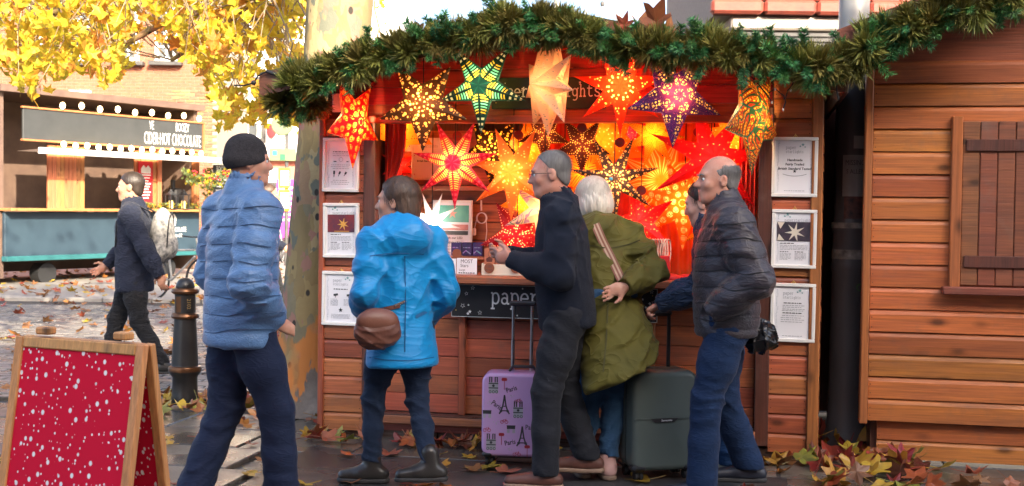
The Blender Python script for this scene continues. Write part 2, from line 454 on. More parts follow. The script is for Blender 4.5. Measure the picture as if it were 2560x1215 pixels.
# ------------------------------------------------------------------ white house with sash window, far left
Yh = 33.0
def P(px, py, Y=Yh): return atY(px, py, Y)
hx0 = P(520, 400)[0]; hx1 = P(1000, 400)[0]; hz0 = P(640, 398)[2]
wh = thing('white_house', 'white rendered house with a sash window above a pink brick ground floor', 'house', (0, 0, 0))
b = MB(); b.box(((hx0+hx1)/2, Yh+2, (hz0+9)/2), (hx1-hx0, 4, 9-hz0)); b.build('wall', M_render, wh)
b = MB(); b.box(((hx0+hx1)/2, Yh+2.1, hz0/2), (hx1-hx0-.05, 4, hz0)); b.build('ground_floor', M_pinkwall, wh)
def sash(px0, px1, py0, py1, Y, parent, nx=2, nz=2, reveal=.1, fr=.07, glass=M_glass):
    x0, _, z1 = P(px0, py0, Y); x1, _, z0 = P(px1, py1, Y)
    b = MB(); b.box(((x0+x1)/2, Y-.005, (z0+z1)/2), (x1-x0, .03, z1-z0)); wn = b.build('window', glass, parent)
    b = MB(); W = x1-x0; H = z1-z0
    for xx in (x0, x1): b.box((xx, Y-.06, (z0+z1)/2), (fr, .12, H+fr))
    for zz in (z0, z1): b.box(((x0+x1)/2, Y-.058, zz), (W-fr, .116, fr))
    for i in range(1, nx): b.box((x0+W*i/nx, Y-.045, (z0+z1)/2), (.035, .05, H-fr))
    for k in range(1, nz): b.box(((x0+x1)/2, Y-.043, z0+H*k/nz), (W-fr, .054, .05))
    b.build('frame', M_whitep, wn)
    b = MB(); b.box(((x0+x1)/2, Y-.1, z0-.1), (W+.35, .24, .1), .01); b.build('sill', M_lead, wn)
    return wn
sash(594, 648, 268, 343, Yh, wh, 2, 2)
sash(594, 648, 90, 190, Yh, wh, 2, 2)
sash(690, 735, 60, 190, Yh, wh, 2, 2)
for (a, c) in ((575, 586), (656, 664)):
    x0, _, z1 = P(a, 262, Yh); x1, _, z0 = P(c, 348, Yh)
    b = MB(); b.box(((x0+x1)/2, Yh-.05, (z0+z1)/2), (x1-x0, .1, z1-z0)); b.build('shutter', M_lead, wh)
sash(657, 689, 425, 452, Yh+.1, wh, 3, 3, fr=.09); sash(655, 690, 462, 505, Yh+.1, wh, 3, 3, fr=.09)
x0, _, z1 = P(640, 396, Yh); x1 = P(760, 396, Yh)[0]
b = MB(); b.box(((x0+x1)/2, Yh-.05, z1), (x1-x0, .25, .12), .02); b.build('string_course', M_stone, wh)
# flag leaning from the white house
fl = thing('wall_flag', 'white flag with a red disc on a short pole on the white house', 'flag', P(672, 330, Yh-.4))
b = MB(); b.tube([(-.15, .3, .9), (.35, -.1, -.25)], .02, 6); b.build('pole', M_grey, fl)
b = MB()
for i in range(6):
    x = .0+i*.07; b.quad((x, .02*sin(i*1.4), -.2), (x+.07, .02*sin(i*1.4+1.4), -.24), (x+.07, .02*sin(i*1.4+1.4), .32-.1*i), (x, .02*sin(i*1.4), .42-.1*i))
b.build('cloth', M_whitep, fl)
M_redp = mat('red_print', (.6, .015, .02), (.5, .01, .015), .6, 5)
b = MB(); b.ell((.08, -.06, .02), (.13, .012, .19), 12, 7); b.build('disc', M_redp, fl)

# ------------------------------------------------------------------ brick house behind the drinks stall (orange, sunlit), bricks as relief near the corner
Yb = 29.5
bh = thing('brick_house', 'tall orange brick house behind the cider stall', 'house')
bx1 = atY(543, 300, Yb)[0]; bx0 = -17.5
b = MB(); b.box(((bx0+bx1)/2, Yb+2, 4.5), (bx1-bx0, 4, 9.0)); wl = b.build('wall', M_brickw, bh)
bm1 = MB(); bm1.box((0, 0, 0), (.212, .03, .065), .004); brick_me = bm1.mesh('brick', M_brick)
r3 = random.Random(11); nb = 0; bb = MB()
for row in range(110):
    z = .05+row*.078
    x = bx1-.11-(.11 if row % 2 else 0); k = 0
    while x > bx0+.2:
        nearcorner = k < 5 and 2.6 < z < 4.6
        if nearcorner and nb < 110:
            link('brick', brick_me, wl, (x, Yb-.004+r3.uniform(-.003, .003), z)); nb += 1
        else: bb.box((x, Yb-.002, z), (.212, .02, .065))
        x -= .224; k += 1
stuff(bb.build('brickwork', M_brick, wl))
for (a, c, d, e) in ((395, 440, 20, 150), (300, 345, 20, 150), (180, 225, 20, 150), (60, 105, 20, 150), (180, 225, 230, 330), (60, 105, 230, 330)):
    sash(a, c, d, e, Yb-.02, bh, 2, 4)

# ------------------------------------------------------------------ sign pole with notices, far
pp = G(715, 668); pole = thing('sign_pole', 'grey street pole with a green direction board and two yellow-edged notices', 'sign pole', pp)
sc = pp[1]/FPX
def zz(py): return CAMZ-(py-513)*sc
b = MB(); b.tube([(0, 0, 0), (0, 0, zz(190))], .045, 10); b.build('post', M_lead, pole, smooth=True)
M_signg = mat('green_board', (.16, .19, .1), (.12, .15, .08), .5, 6)
M_yel = mat('yellow_card', (.75, .5, .02), (.68, .45, .02), .5, 6)
b = MB(); b.box((-.08, -.08, zz(387)), (.64, .04, .3), .01); sg = b.build('direction_board', M_signg, pole)
b = MB(); b.box((-.27, -.105, zz(383)), (.1, .01, .1), .0); b.build('badge', mat('teal_badge', (.03, .4, .42), None, .5), sg)
b = MB(); b.box((-.08, -.107, zz(393)), (.12, .01, .14)); b.build('emblem', mat('green_badge', (.03, .3, .08), None, .5), sg)
b = MB(); b.lathe([(.25, -.02), (.27, 0), (.25, .02)], 28); o = b.build('round_sign', M_signg, pole, (-.1, -.07, zz(312)), (pi/2, 0, 0), smooth=True)
for (y0, y1, rz) in ((420, 470, .0), (474, 527, .06)):
    b = MB(); b.box((-.04, -.07, zz((y0+y1)/2)), (.27, .02, (y1-y0)*sc), .004); c = b.build('notice', M_yel, pole)
    b = MB(); b.box((-.03, -.085, zz((y0+y1)/2)), (.2, .012, (y1-y0)*sc*.74)); b.build('sheet', M_whitep, c)
# magenta poster board by the pink shop
M_mag = mat('magenta_poster', (.55, .05, .42), (.5, .04, .38), .55, 4)
x0, _, z1 = atY(692, 448, 31.5); x1, _, z0 = atY(760, 600, 31.5)
pb = thing('poster_board', 'upright magenta poster board with white lines of print beside the grey pole', 'poster board', ((x0+x1)/2, 31.5, 0))
b = MB(); b.box((0, 0, (z0+z1)/2), (x1-x0, .08, z1-z0), .01); b.build('panel', M_mag, pb)
b = MB()
for i in range(7): b.box((-.05+.1*((i*3) % 4)/4, -.043, z1-.22-i*.14), (.5-.06*(i % 3), .006, .055))
b.build('print', M_whitep, pb)
b = MB(); b.box((0, 0, z0/2), (.6, .06, z0)); b.build('foot', M_lead, pb)
# ------------------------------------------------------------------ bicycles parked by the pole
M_tyre = mat('tyre', (.015, .015, .016), None, .7); M_chrome = mat('bright_steel', (.6, .6, .6), (.5, .5, .5), .25, 6, metal=1.0)
def bike(loc, rz, col, label):
    t = thing('bicycle', label, 'bicycle', loc, rz, 'bicycles parked by the grey pole')
    mf = mat('bike_paint', col, None, .35)
    for x in (-.5, .5):
        b = MB(); b.tube([(x+.33*cos(a*pi/12), 0, .34+.33*sin(a*pi/12)) for a in range(25)], .018, 6); wh_ = b.build('wheel', M_tyre, t, smooth=True)
        b = MB()
        for a in range(9):
            b.tube([(x, 0, .34), (x+.31*cos(a*2*pi/9), 0, .34+.31*sin(a*2*pi/9))], .004, 4)
        b.build('spokes', M_chrome, wh_)
    b = MB()
    for p, q in (((-.5, .34), (-.12, .32)), ((-.5, .34), (-.18, .78)), ((-.12, .32), (-.2, .86)), ((-.12, .32), (.33, .7)), ((-.18, .78), (.33, .8)), ((.36, .98), (.5, .34))):
        b.tube([(p[0], 0, p[1]), (q[0], 0, q[1])], .017, 8)
    b.build('frame', mf, t, smooth=True)
    b = MB(); b.tube([(.3, -.27, 1.02), (.36, -.1, 1.0), (.36, .1, 1.0), (.3, .27, 1.02)], .013, 6); b.build('handlebar', M_dark, t, smooth=True)
    b = MB(); b.ell((-.2, 0, .9), (.13, .07, .03)); b.build('saddle', M_dark, t, smooth='all')
q = G(705, 660); bike((q[0]-.25, q[1]-.9, 0), radians(35), (.5, .5, .52), 'silver bicycle leaning by the grey street pole')
bike((q[0]+.25, q[1]+.5, 0), radians(70), (.45, .05, .3), 'magenta bicycle parked behind the silver one')

# ------------------------------------------------------------------ brick and stone shop building behind the right of the hut
Ys = 13.0
x0 = atY(1772, 60, Ys)[0]; x1 = 9.5
sb = thing('shop_building', 'red brick shop front with stone band and dark cornice behind the huts', 'building')
zt = 6.0
z_b1 = atY(1900, 38, Ys)[2]; z_s0 = atY(1900, 72, Ys)[2]; z_l0 = atY(1900, 120, Ys)[2]
b = MB(); b.box(((x0+x1)/2+.25, Ys+2.2, z_l0/2+.2), (x1-x0-.5, 4, z_l0+.4)); b.build('wall', M_lead, sb)
b = MB(); b.box(((x0+x1)/2+.1, Ys+2.1, (z_s0+z_b1)/2), (x1-x0-.3, 4.1, z_b1-z_s0), .02); b.build('stone_band', M_stone, sb)
for k, (dz, dy) in enumerate(((.0, .1), (.055, .02), (.11, -.05))):
    b = MB(); b.box(((x0+x1)/2, Ys+2.0-dy*.5, z_s0-.17+dz), (x1-x0+.12+.04*k, 4.0-dy, .05), .012); b.build('moulding', M_lead, sb)
b = MB(); b.box(((x0+x1)/2+.02, Ys+2.1, (z_b1+zt)/2), (x1-x0-.08, 4.0, zt-z_b1)); bw = b.build('parapet', M_brickw, sb)
bm1 = MB(); bm1.box((0, 0, 0), (.3, .06, .1), .008); bme = bm1.mesh('brick', M_redbrick)
bm2 = MB(); bm2.box((0, 0, 0), (.56, .16, .15), .03); cme = bm2.mesh('coping_brick', M_redbrick)
for i in range(13): link('coping_brick', cme, bw, (x0+.3+i*.57, Ys+.02, z_b1+.085))
for row in range(8):
    for i in range(23):
        link('brick', bme, bw, (x0+.2+i*.312-(.156 if row % 2 else 0)+.16, Ys+.085, z_b1+.225+row*.112))

# ------------------------------------------------------------------ black street column between the huts
cx, cy, _ = hw(3.375, .45)
col = thing('street_column', 'thick black street column with torn stickers standing between the two huts', 'column', (cx, cy, 0))
prof = [(.15, 0), (.15, .06), (.125, .1), (.115, .3), (.107, 1.12), (.112, 1.14), (.112, 1.17), (.106, 1.19), (.104, 1.36), (.11, 1.38), (.11, 1.42), (.1, 1.44), (.098, 2.45)]
M_colb = mat('black_column_paint', (.1, .1, .102), (.065, .065, .067), .42, 7, stretch=(1, 1, .3), bumps=.3, bscale=40, bdist=.003)
b = MB(); b.lathe(prof, 28); b.build('shaft', M_colb, col, smooth=True)
b = MB(); b.lathe([(.099, 2.45), (.095, 2.5), (.09, 4.6), (.085, 6.5)], 24); b.build('upper_shaft', M_grey, col, smooth=True)
M_peel = mat('torn_paper', (.4, .37, .32), (.1, .09, .08), .8, 14)
b = MB(); b.lathe([(.1085, 1.205), (.1085, 1.265)], 28); b.build('torn_sticker', M_peel, col, smooth=True)
b = MB(); b.lathe([(.1065, 1.385+.03), (.1135, 1.4), (.1135, 1.435)], 28); b.build('torn_sticker', M_peel, col, smooth=True)
M_poster = mat('dim_poster', (.34, .33, .32), (.28, .27, .26), .6, 8)
def wrap(r, a0, a1, z0, z1, mt, name, parent, n=8):
    b = MB()
    for i in range(n):
        p = radians(a0+(a1-a0)*i/n); q = radians(a0+(a1-a0)*(i+1)/n)
        b.quad((r*cos(p), r*sin(p), z0), (r*cos(q), r*sin(q), z0), (r*cos(q), r*sin(q), z1), (r*cos(p), r*sin(p), z1))
    return b.build(name, mt, parent, smooth='all')
wrap(.1005, 225, 312, 1.6, 1.86, M_poster, 'poster', col)
wrap(.101, 232, 305, 1.46, 1.6, mat('poster_photo', (.03, .03, .035), (.2, .08, .06), .5, 18), 'poster_photo', col)
wrap(.1005, 262, 318, 1.9, 1.98, M_poster, 'poster', col)
M_ink = mat('dark_ink', (.05, .05, .055), (.07, .07, .075), .6)
text('MISSING', .046, M_ink, col, (-.004, -.104, 1.81), .72); text('S ALLEN', .04, M_ink, col, (.0, -.104, 1.755), .8)
M_green = mat('green_mark', (.07, .2, .06), None, .6)
b = MB(); b.ribbon(arc(0, 0, .02, .02, 40, 330, 14), .006); b.build('round_sticker', M_green, col, (.04, -.115, 1.03))

# ------------------------------------------------------------------ bollard
bp = G(462, 1008); bo = thing('bollard', 'black cast iron bollard with a domed cap and worn bronze rings', 'bollard', bp)
prof = [(.10, 0), (.105, .03), (.095, .07), (.093, .2), (.118, .235), (.122, .25), (.1, .275), (.099, .3), (.082, .62), (.081, .64)]
b = MB(); b.lathe(prof, 26); b.build('shaft', M_iron, bo, smooth=True)
b = MB(); b.lathe([(.098, .235), (.121, .245), (.124, .262), (.118, .28), (.1, .287)], 26); b.build('ring', M_rust, bo, smooth=True)
b = MB(); b.lathe([(.082, .64), (.1, .645), (.106, .66), (.1, .677), (.083, .685)], 26); b.build('ring', M_rust, bo, smooth=True)
b = MB(); b.lathe([(.078, .685), (.077, .81), (.079, .83)], 26); b.build('neck', M_iron, bo, smooth=True)
b = MB(); b.lathe([(.08, .825), (.098, .832), (.104, .848), (.098, .864), (.078, .872)], 26); b.build('ring', M_rust, bo, smooth=True)
b = MB(); b.lathe([(.068, .87), (.07, .88), (.067, .9), (.055, .925), (.034, .942), (.008, .948)], 26); b.build('cap', M_iron, bo, smooth=True)
wrap(.0795, 225, 262, .69, .81, M_rust, 'worn_panel', bo)
text('2102', .04, mat('worn_gold', (.5, .36, .16), None, .4, metal=.5), bo, (.045, -.07, .755), 1, rot=(pi/2, radians(90), radians(32)))

# ------------------------------------------------------------------ thin masts and a lamp head against the sky
M_pole = mat('pale_mast', (.45, .44, .42), None, .5)
for (px, py, Y, r) in ((1465, 5, 30, .035), (1506, 10, 36, .03), (1547, 30, 26, .07), (1581, 8, 34, .02), (1650, 8, 34, .016)):
    q = atY(px, py, Y); t_ = thing('mast', {1465: 'slim grey mast above the roof with a plain top', 1506: 'short thin mast with a small round head above the roof', 1547: 'thick pale mast above the brown leaves', 1581: 'wire-thin mast left of the brown leaves cluster top', 1650: 'hair-thin mast right of the brown leaves'}[px], 'mast', (q[0], Y, 0))
    top = q[2]+(.0 if px == 1506 else 3)
    b = MB(); b.tube([(0, 0, 0), (0, 0, top)], r, 7); b.build('shaft', M_pole, t_, smooth=True)
    b = MB(); b.ell((0, 0, top), (r*2.2, r*2.2, r*3)); b.build('head', M_lead, t_, smooth='all')
q = atY(1112, -22, 16); lh = thing('lamp_head', 'dark underside of a street lamp head above the garland', 'street lamp', (q[0], 16, 0))
b = MB(); b.box((0, 0, q[2]+.1), (.52, .3, .12), .04); b.build('housing', M_lead, lh)
b = MB(); b.tube([(1.6, 3.2, 0), (1.6, 3.2, q[2]+.5), (1.2, 2.4, q[2]+.7), (.2, .2, q[2]+.15)], .05, 8); b.build('arm', M_pole, lh, smooth=True)

# ================================================================== LEAVES
LOBES = [(0, 1.0), (18, .62), (30, .5), (42, .72), (56, .9), (70, .6), (84, .48), (100, .6), (118, .68), (140, .42), (165, .36)]
def leaf_mesh(name, mt, size, curl, seed, simple=False):
    r = random.Random(seed); b = MB()
    prof = LOBES if not simple else [LOBES[i] for i in (0, 2, 4, 6, 8, 10)]
    pts = [(a, rr*r.uniform(.9, 1.08)) for a, rr in prof]
    out = [(radians(90-a), rr) for a, rr in pts]+[(radians(90+a), rr*r.uniform(.92, 1.06)) for a, rr in reversed(pts[1:])]
    vs = [(0, 0, 0)]; k1, k2, ph = r.uniform(.4, 1)*curl, r.uniform(-.6, .9)*curl, r.uniform(0, 6)
    for a, rr in out:
        x, y = rr*cos(a)*size/1.7, rr*sin(a)*size/1.7
        n = sqrt_ = math.hypot(x, y)/size
        vs.append((x, y, size*(k1*n*n+k2*n*abs(cos(a))*.6+.09*curl*sin(3*a+ph))))
    n = len(out); fs = [(0, 1+i, 1+(i+1) % n) for i in range(n)]
    b._add(vs, fs)
    if not simple:
        b.tube([(0, -.2*size, .02*size), (0, -.42*size, .05*size), (.03*size, -.7*size, .1*size)], .008*size+.0006, 4)
    return b.mesh(name, mt)
def leaf_mat(name, c1, c2, trans=.45, var=.3, hue=.02, rough=.55):
    mt, t, P, N, L = _nodes(name)
    v = coords(N, L, (1, 1, 1), jitter=8); n = noise(N, L, v, 14, 5, .6); r = ramp(N, [(.33, c1), (.66, c2)]); L.new(n, r.inputs[0])
    col = vary(N, L, r.outputs[0], var, hue); L.new(col, P.inputs['Base Color']); P.inputs['Roughness'].default_value = rough
    tr = N.new('ShaderNodeBsdfTranslucent'); L.new(col, tr.inputs['Color']); mx = N.new('ShaderNodeMixShader'); mx.inputs[0].default_value = trans
    o = N['Material Output']; L.new(P.outputs[0], mx.inputs[1]); L.new(tr.outputs[0], mx.inputs[2]); L.new(mx.outputs[0], o.inputs['Surface'])
    L.new(bump(N, L, noise(N, L, v, 40, 3), .4, .004), P.inputs['Normal'])
    return mt
ML_tree = [leaf_mat('leaf_bright_yellow', (.72, .46, .03), (.58, .4, .03), .5), leaf_mat('leaf_lime_yellow', (.5, .43, .04), (.6, .45, .03), .5), leaf_mat('leaf_amber', (.6, .28, .03), (.5, .2, .03), .45)]
ML_fall = {'yellow': leaf_mat('fallen_yellow', (.5, .3, .03), (.34, .2, .04), .15, .25, .02, .4), 'orange': leaf_mat('fallen_orange', (.42, .14, .03), (.3, .09, .03), .12, .3, .02, .4),
           'brown': leaf_mat('fallen_brown', (.2, .075, .035), (.3, .12, .05), .1, .35, .02, .45), 'green': leaf_mat('fallen_green_yellow', (.3, .3, .04), (.2, .2, .05), .15, .25, .03, .4), 'red': leaf_mat('fallen_red', (.32, .045, .025), (.2, .04, .03), .12, .3, .015, .35)}
TREE_ME = [leaf_mesh('leaf', ML_tree[i % 3 if i % 5 else 0], .15, .5, 20+i) for i in range(6)]

# ------------------------------------------------------------------ plane tree beside the hut
def bark():
    mt, t, P, N, L = _nodes('plane_bark')
    v = coords(N, L, (1, 1, .6))
    n = noise(N, L, v, 3.2, 6, .6, .4)
    r = ramp(N, [(.32, (.17, .125, .05)), (.48, (.3, .215, .085)), (.64, (.39, .285, .12))]); L.new(n, r.inputs[0]); col = r.outputs[0]
    def mixc(fac, c, col, mode='MIX'):
        m_ = N.new('ShaderNodeMixRGB'); m_.blend_type = mode; L.new(fac, m_.inputs[0]); L.new(col, m_.inputs[1]); m_.inputs[2].default_value = rgba(c); return m_.outputs[0]
    def thr(x, a, b_):
        q = ramp(N, [(a, 0.0), (b_, 1.0)]); L.new(x, q.inputs[0]); return q.outputs[0]
    # jigsaw of flakes: cream, tan, olive grey, pinkish
    wv = N.new('ShaderNodeMixRGB'); wv.blend_type = 'ADD'; wv.inputs[0].default_value = .22; nv = N.new('ShaderNodeTexNoise'); nv.inputs['Scale'].default_value = 7; L.new(v, nv.inputs['Vector']); L.new(coords(N, L, (1, 1, .5)), wv.inputs[1]); L.new(nv.outputs['Color'], wv.inputs[2])
    vf = N.new('ShaderNodeTexVoronoi'); vf.inputs['Scale'].default_value = 7.5; L.new(wv.outputs[0], vf.inputs['Vector']); sf = N.new('ShaderNodeSeparateColor'); L.new(vf.outputs['Color'], sf.inputs[0])
    rf_ = ramp(N, [(.0, (.17, .14, .075)), (.22, (.33, .24, .1)), (.45, (.24, .17, .07)), (.62, (.45, .35, .18)), (.8, (.19, .18, .12)), (.92, (.36, .2, .12))], 'CONSTANT'); L.new(sf.outputs[0], rf_.inputs[0])
    mf = N.new('ShaderNodeMixRGB'); mf.inputs[0].default_value = .6; L.new(col, mf.inputs[1]); L.new(rf_.outputs[0], mf.inputs[2]); col = mf.outputs[0]
    # pinkish and grey-green flakes
    v2 = coords(N, L, (1, 1, .55)); col = mixc(thr(noise(N, L, v2, 6, 3, .5, .6), .57, .59), (.34, .17, .12), col)
    col = mixc(thr(noise(N, L, coords(N, L, (1.3, 1.3, .8)), 5.3, 3, .5), .58, .6), (.15, .155, .11), col)
    # dark scars
    vo = N.new('ShaderNodeTexVoronoi'); vo.inputs['Scale'].default_value = 6.5; vo.inputs['Randomness'].default_value = 1.0
    L.new(coords(N, L, (1.2, 1.2, .8)), vo.inputs['Vector'])
    q = ramp(N, [(.13, 1.0), (.17, 0.0)]); L.new(vo.outputs['Distance'], q.inputs[0]); col = mixc(q.outputs[0], (.035, .028, .02), col)
    # height bands: grey corky base, freshly peeled orange above it
    tc = N.new('ShaderNodeTexCoord'); sp = N.new('ShaderNodeSeparateXYZ'); L.new(tc.outputs['Object'], sp.inputs[0])
    ad = N.new('ShaderNodeMath'); ad.operation = 'MULTIPLY_ADD'; L.new(noise(N, L, coords(N, L, (1, 1, .35)), 5, 4, .6), ad.inputs[0]); ad.inputs[1].default_value = -1.15
    L.new(sp.outputs['Z'], ad.inputs[2])
    q1 = ramp(N, [(.0, 1.0), (.03, 0.0)]); 
    mr = N.new('ShaderNodeMapRange'); mr.inputs['From Min'].default_value = .35; mr.inputs['From Max'].default_value = 1.35; L.new(ad.outputs[0], mr.inputs['Value'])
    L.new(mr.outputs[0], q1.inputs[0])
    ad2 = N.new('ShaderNodeMath'); ad2.operation = 'SUBTRACT'; L.new(ad.outputs[0], ad2.inputs[0]); ad2.inputs[1].default_value = 0.0
    q2 = ramp(N, [(.0, 1.0), (.26, 1.0), (.29, 0.0)]); mr2 = N.new('ShaderNodeMapRange'); mr2.inputs['From Min'].default_value = -.26; mr2.inputs['From Max'].default_value = .74; L.new(ad.outputs[0], mr2.inputs['Value']); L.new(mr2.outputs[0], q2.inputs[0])
    nz = thr(noise(N, L, coords(N, L, (1, 1, .6)), 3.1, 2), .38, .44)
    mu = N.new('ShaderNodeMath'); mu.operation = 'MULTIPLY'; L.new(q2.outputs[0], mu.inputs[0]); L.new(nz, mu.inputs[1])
    col = mixc(mu.outputs[0], (.55, .2, .045), col)
    q3 = ramp(N, [(.0, 1.0), (.5, 1.0), (.53, 0.0)]); mr3 = N.new('ShaderNodeMapRange'); mr3.inputs['From Min'].default_value = -.86; mr3.inputs['From Max'].default_value = .14; L.new(ad.outputs[0], mr3.inputs['Value']); L.new(mr3.outputs[0], q3.inputs[0])
    cork = N.new('ShaderNodeMixRGB'); L.new(noise(N, L, coords(N, L, (1, 1, 1)), 9, 5, .7), cork.inputs[0]); cork.inputs[1].default_value = (.05, .043, .038, 1); cork.inputs[2].default_value = (.3, .25, .2, 1)
    mc = N.new('ShaderNodeMixRGB'); L.new(q3.outputs[0], mc.inputs[0]); L.new(col, mc.inputs[1]); L.new(cork.outputs[0], mc.inputs[2]); col = mc.outputs[0]
    L.new(col, P.inputs['Base Color']); P.inputs['Roughness'].default_value = .8
    h = N.new('ShaderNodeMath'); h.operation = 'MULTIPLY_ADD'; L.new(q3.outputs[0], h.inputs[0]); h.inputs[1].default_value = .0; L.new(n, h.inputs[2])
    nb_ = bump(N, L, n, .9, .03); L.new(bump(N, L, noise(N, L, v, 26, 5, .7), .35, .01, nb_), P.inputs['Normal'])
    return mt
M_bark = bark()
tx, ty = -1.46, 8.72
tree = thing('plane_tree', 'plane tree with mottled bark and yellow leaves rising beside the hut', 'tree', (tx, ty, 0))
b = MB(); n = 28; rr_ = random.Random(2); lev = []
ks = [(0, .37), (.06, .33), (.14, .29), (.28, .265), (.5, .252), (.8, .245), (1.1, .24), (1.5, .236), (2.0, .235), (2.5, .24), (3.0, .245), (3.6, .25), (4.4, .26), (5.2, .24)]
vs = []
for z, r in ks:
    for k in range(n):
        a = 2*pi*k/n
        ro = r*(1+.03*sin(2*a+z*1.7)+.02*sin(5*a-z*2.3)+(.16*max(0, .3-z)/.3)*sin(5*a+.7))
        vs.append((ro*cos(a)+.065*z, ro*sin(a), z))
fs = [(i*n+k, i*n+(k+1) % n, (i+1)*n+(k+1) % n, (i+1)*n+k) for i in range(len(ks)-1) for k in range(n)]
b._add(vs, fs); b.build('trunk', M_bark, tree, smooth='all')
M_limb = mat('limb_bark', (.22, .15, .09), (.33, .25, .15), .8, 9, bumps=.4)
def limb(pts, r0, r1, mt=None):
    b = MB(); k = len(pts); b.tube(pts, [r0+(r1-r0)*i/(k-1) for i in range(k)], 9); return b.build('limb', mt or M_bark, tree, smooth=True)
L0 = Vector((.27, 0, 4.3))
def toloc(px, py, Y): q = atY(px, py, Y); return Vector((q[0]-tx, q[1]-ty, q[2]))
limbs = []
for pts in ([(L0, toloc(760, -160, 9.2), toloc(600, 15, 11), toloc(450, 30, 12.2), toloc(300, 120, 12.5))],
            [(L0+Vector((0, 0, -.4)), toloc(700, -150, 10), toloc(640, 10, 12), toloc(560, 60, 13.2), toloc(430, 150, 14))],
            [(L0, toloc(560, -300, 9.5), toloc(250, -60, 10.5), toloc(60, 90, 11))],
            [(L0+Vector((0, 0, .4)), Vector((.8, .2, 5.6)), Vector((1.5, .6, 6.6))),],
            [(L0+Vector((0, 0, .4)), Vector((.2, -.3, 6.0)), Vector((-.4, -.4, 7.6))),]):
    p = [Vector(x) for x in pts[0]]; limbs.append(p); limb(p, .12 if len(p) > 3 else .2, .025)
rt = random.Random(21); twig = MB(); cnt = 0; crown = MB(); spots = []
def canopy_spot():
    while True:
        px = rt.uniform(-60, 765); py = rt.uniform(-90, 345); Y = rt.uniform(9.6, 14.5)
        low = 215+60*sin(px/95.0)+40*sin(px/37.0)+(55 if 540 < px < 665 else 0)-(60 if px < 520 else 0)
        if py > low+(45 if px > 400 else 0)+rt.uniform(-30, 20): continue
        if rt.random() < .45*max(0, sin(px/61.0+py/47.0)): continue
        return px, py, Y
import bisect
me_simple = [[(-.0, 0, 0)]]
def add_leaf_to(mb, loc, rot, sc, simple_pts):
    Mx = Matrix.Translation(loc) @ rot.to_4x4() @ Matrix.Scale(sc, 4)
    vs = [tuple(Mx @ Vector(p)) for p in simple_pts[0]]
    mb._add(vs, simple_pts[1])
from mathutils import Euler
SIMPLE = []
for i in range(4):
    me = leaf_mesh('tmp', ML_tree[0], .15, .5, 60+i, True); SIMPLE.append(([tuple(v.co) for v in me.vertices], [tuple(p.vertices) for p in me.polygons])); bpy.data.meshes.remove(me)
for i in range(2250):
    px, py, Y = canopy_spot(); loc = toloc(px, py, Y)
    rot = Euler((rt.gauss(pi/2*.8, .6), rt.gauss(0, .5), rt.uniform(0, 6.28)))
    s_ = rt.uniform(.75, 1.3)
    if i < 290: link('leaf', TREE_ME[i % 6], tree, loc, rot, (s_,)*3)
    else:
        crown.m = rt.choice((0, 0, 0, 1, 1, 2)); add_leaf_to(crown, loc, rot.to_matrix(), s_, SIMPLE[i % 4])
    if i % 6 == 0:
        e = loc+Vector((rt.uniform(-.3, .3), rt.uniform(-.3, .3), rt.uniform(.2, .6))); best = min((L_[k].lerp(L_[k+1], s_/8) for L_ in limbs[:3] for k in range(len(L_)-1) for s_ in range(9)), key=lambda p: (p-e).length); best = e+(best-e)*min(1, .9/max((best-e).length, .01))
        mid = (e+best)/2+Vector((rt.uniform(-.2, .2), 0, rt.uniform(.0, .3))); twig.tube([best, mid, e, loc], [.012, .009, .006, .003], 4, False)
for i in range(420):                                    # higher crown, above the frame, over the hut
    loc = Vector((rt.gauss(.3, 1.3), rt.gauss(0, 1.2), rt.uniform(5.2, 8.5))); crown.m = rt.choice((0, 1, 2))
    add_leaf_to(crown, loc, Euler((rt.uniform(0, 3), rt.uniform(0, 3), rt.uniform(0, 6))).to_matrix(), rt.uniform(.8, 1.4), SIMPLE[i % 4])
for pts in (((940, -30, 8.9), (936, 20, 8.9), (948, 70, 8.9), (955, 104, 8.9)), ((922, -20, 8.8), (914, 60, 8.8), (905, 120, 8.8)), ((948, 72, 8.9), (940, 104, 8.9))):
    q = [toloc(*p) for p in pts]; twig.tube(q, [.007]*len(q), 5, False)
for i in range(16):
    loc = toloc(rt.uniform(918, 965), rt.uniform(-10, 90) if i % 3 else rt.uniform(-20, 20), 8.9); crown.m = 1; add_leaf_to(crown, loc, Euler((rt.uniform(0, 3), rt.uniform(0, 3), 0)).to_matrix(), .33, SIMPLE[i % 4])
stuff(crown.build('crown', ML_tree, tree)); stuff(twig.build('twigs', M_limb, tree))

# ------------------------------------------------------------------ fallen leaves
FALL_ME = {k: [leaf_mesh('fallen_leaf', m_, .17, c_, 100+i*7+len(k)) for i, c_ in enumerate((.35, .7, 1.0))] for k, m_ in ML_fall.items()}
rf = random.Random(33)
WHERE = {'foot': 'lying against the foot of the hut', 'tree': 'lying at the roots of the plane tree', 'gap': 'in the drift of leaves between the two huts', 'open': 'stuck flat to the wet paving', 'bollard': 'around the base of the bollard', 'right': 'in front of the neighbouring hut'}
def drop(kind, where, x, y, z=.006, tilt=.25, s_=None):
    me = rf.choice(FALL_ME[kind]) if where != 'open' else FALL_ME[kind][0]
    o = link('fallen_leaf', me, None, (x, y, z), (rf.gauss(0, tilt), rf.gauss(0, tilt), rf.uniform(0, 6.28)), ((s_ or rf.uniform(.65, 1.15)),)*3)
    return tag(o, '%s fallen plane leaf %s' % ({'green': 'greenish yellow'}.get(kind, kind), WHERE[where]), 'leaf', '%s leaves %s' % (kind, WHERE[where]))
def kind(wts='yyyoobbgr'): return {'y': 'yellow', 'o': 'orange', 'b': 'brown', 'g': 'green', 'r': 'red'}[rf.choice(wts)]
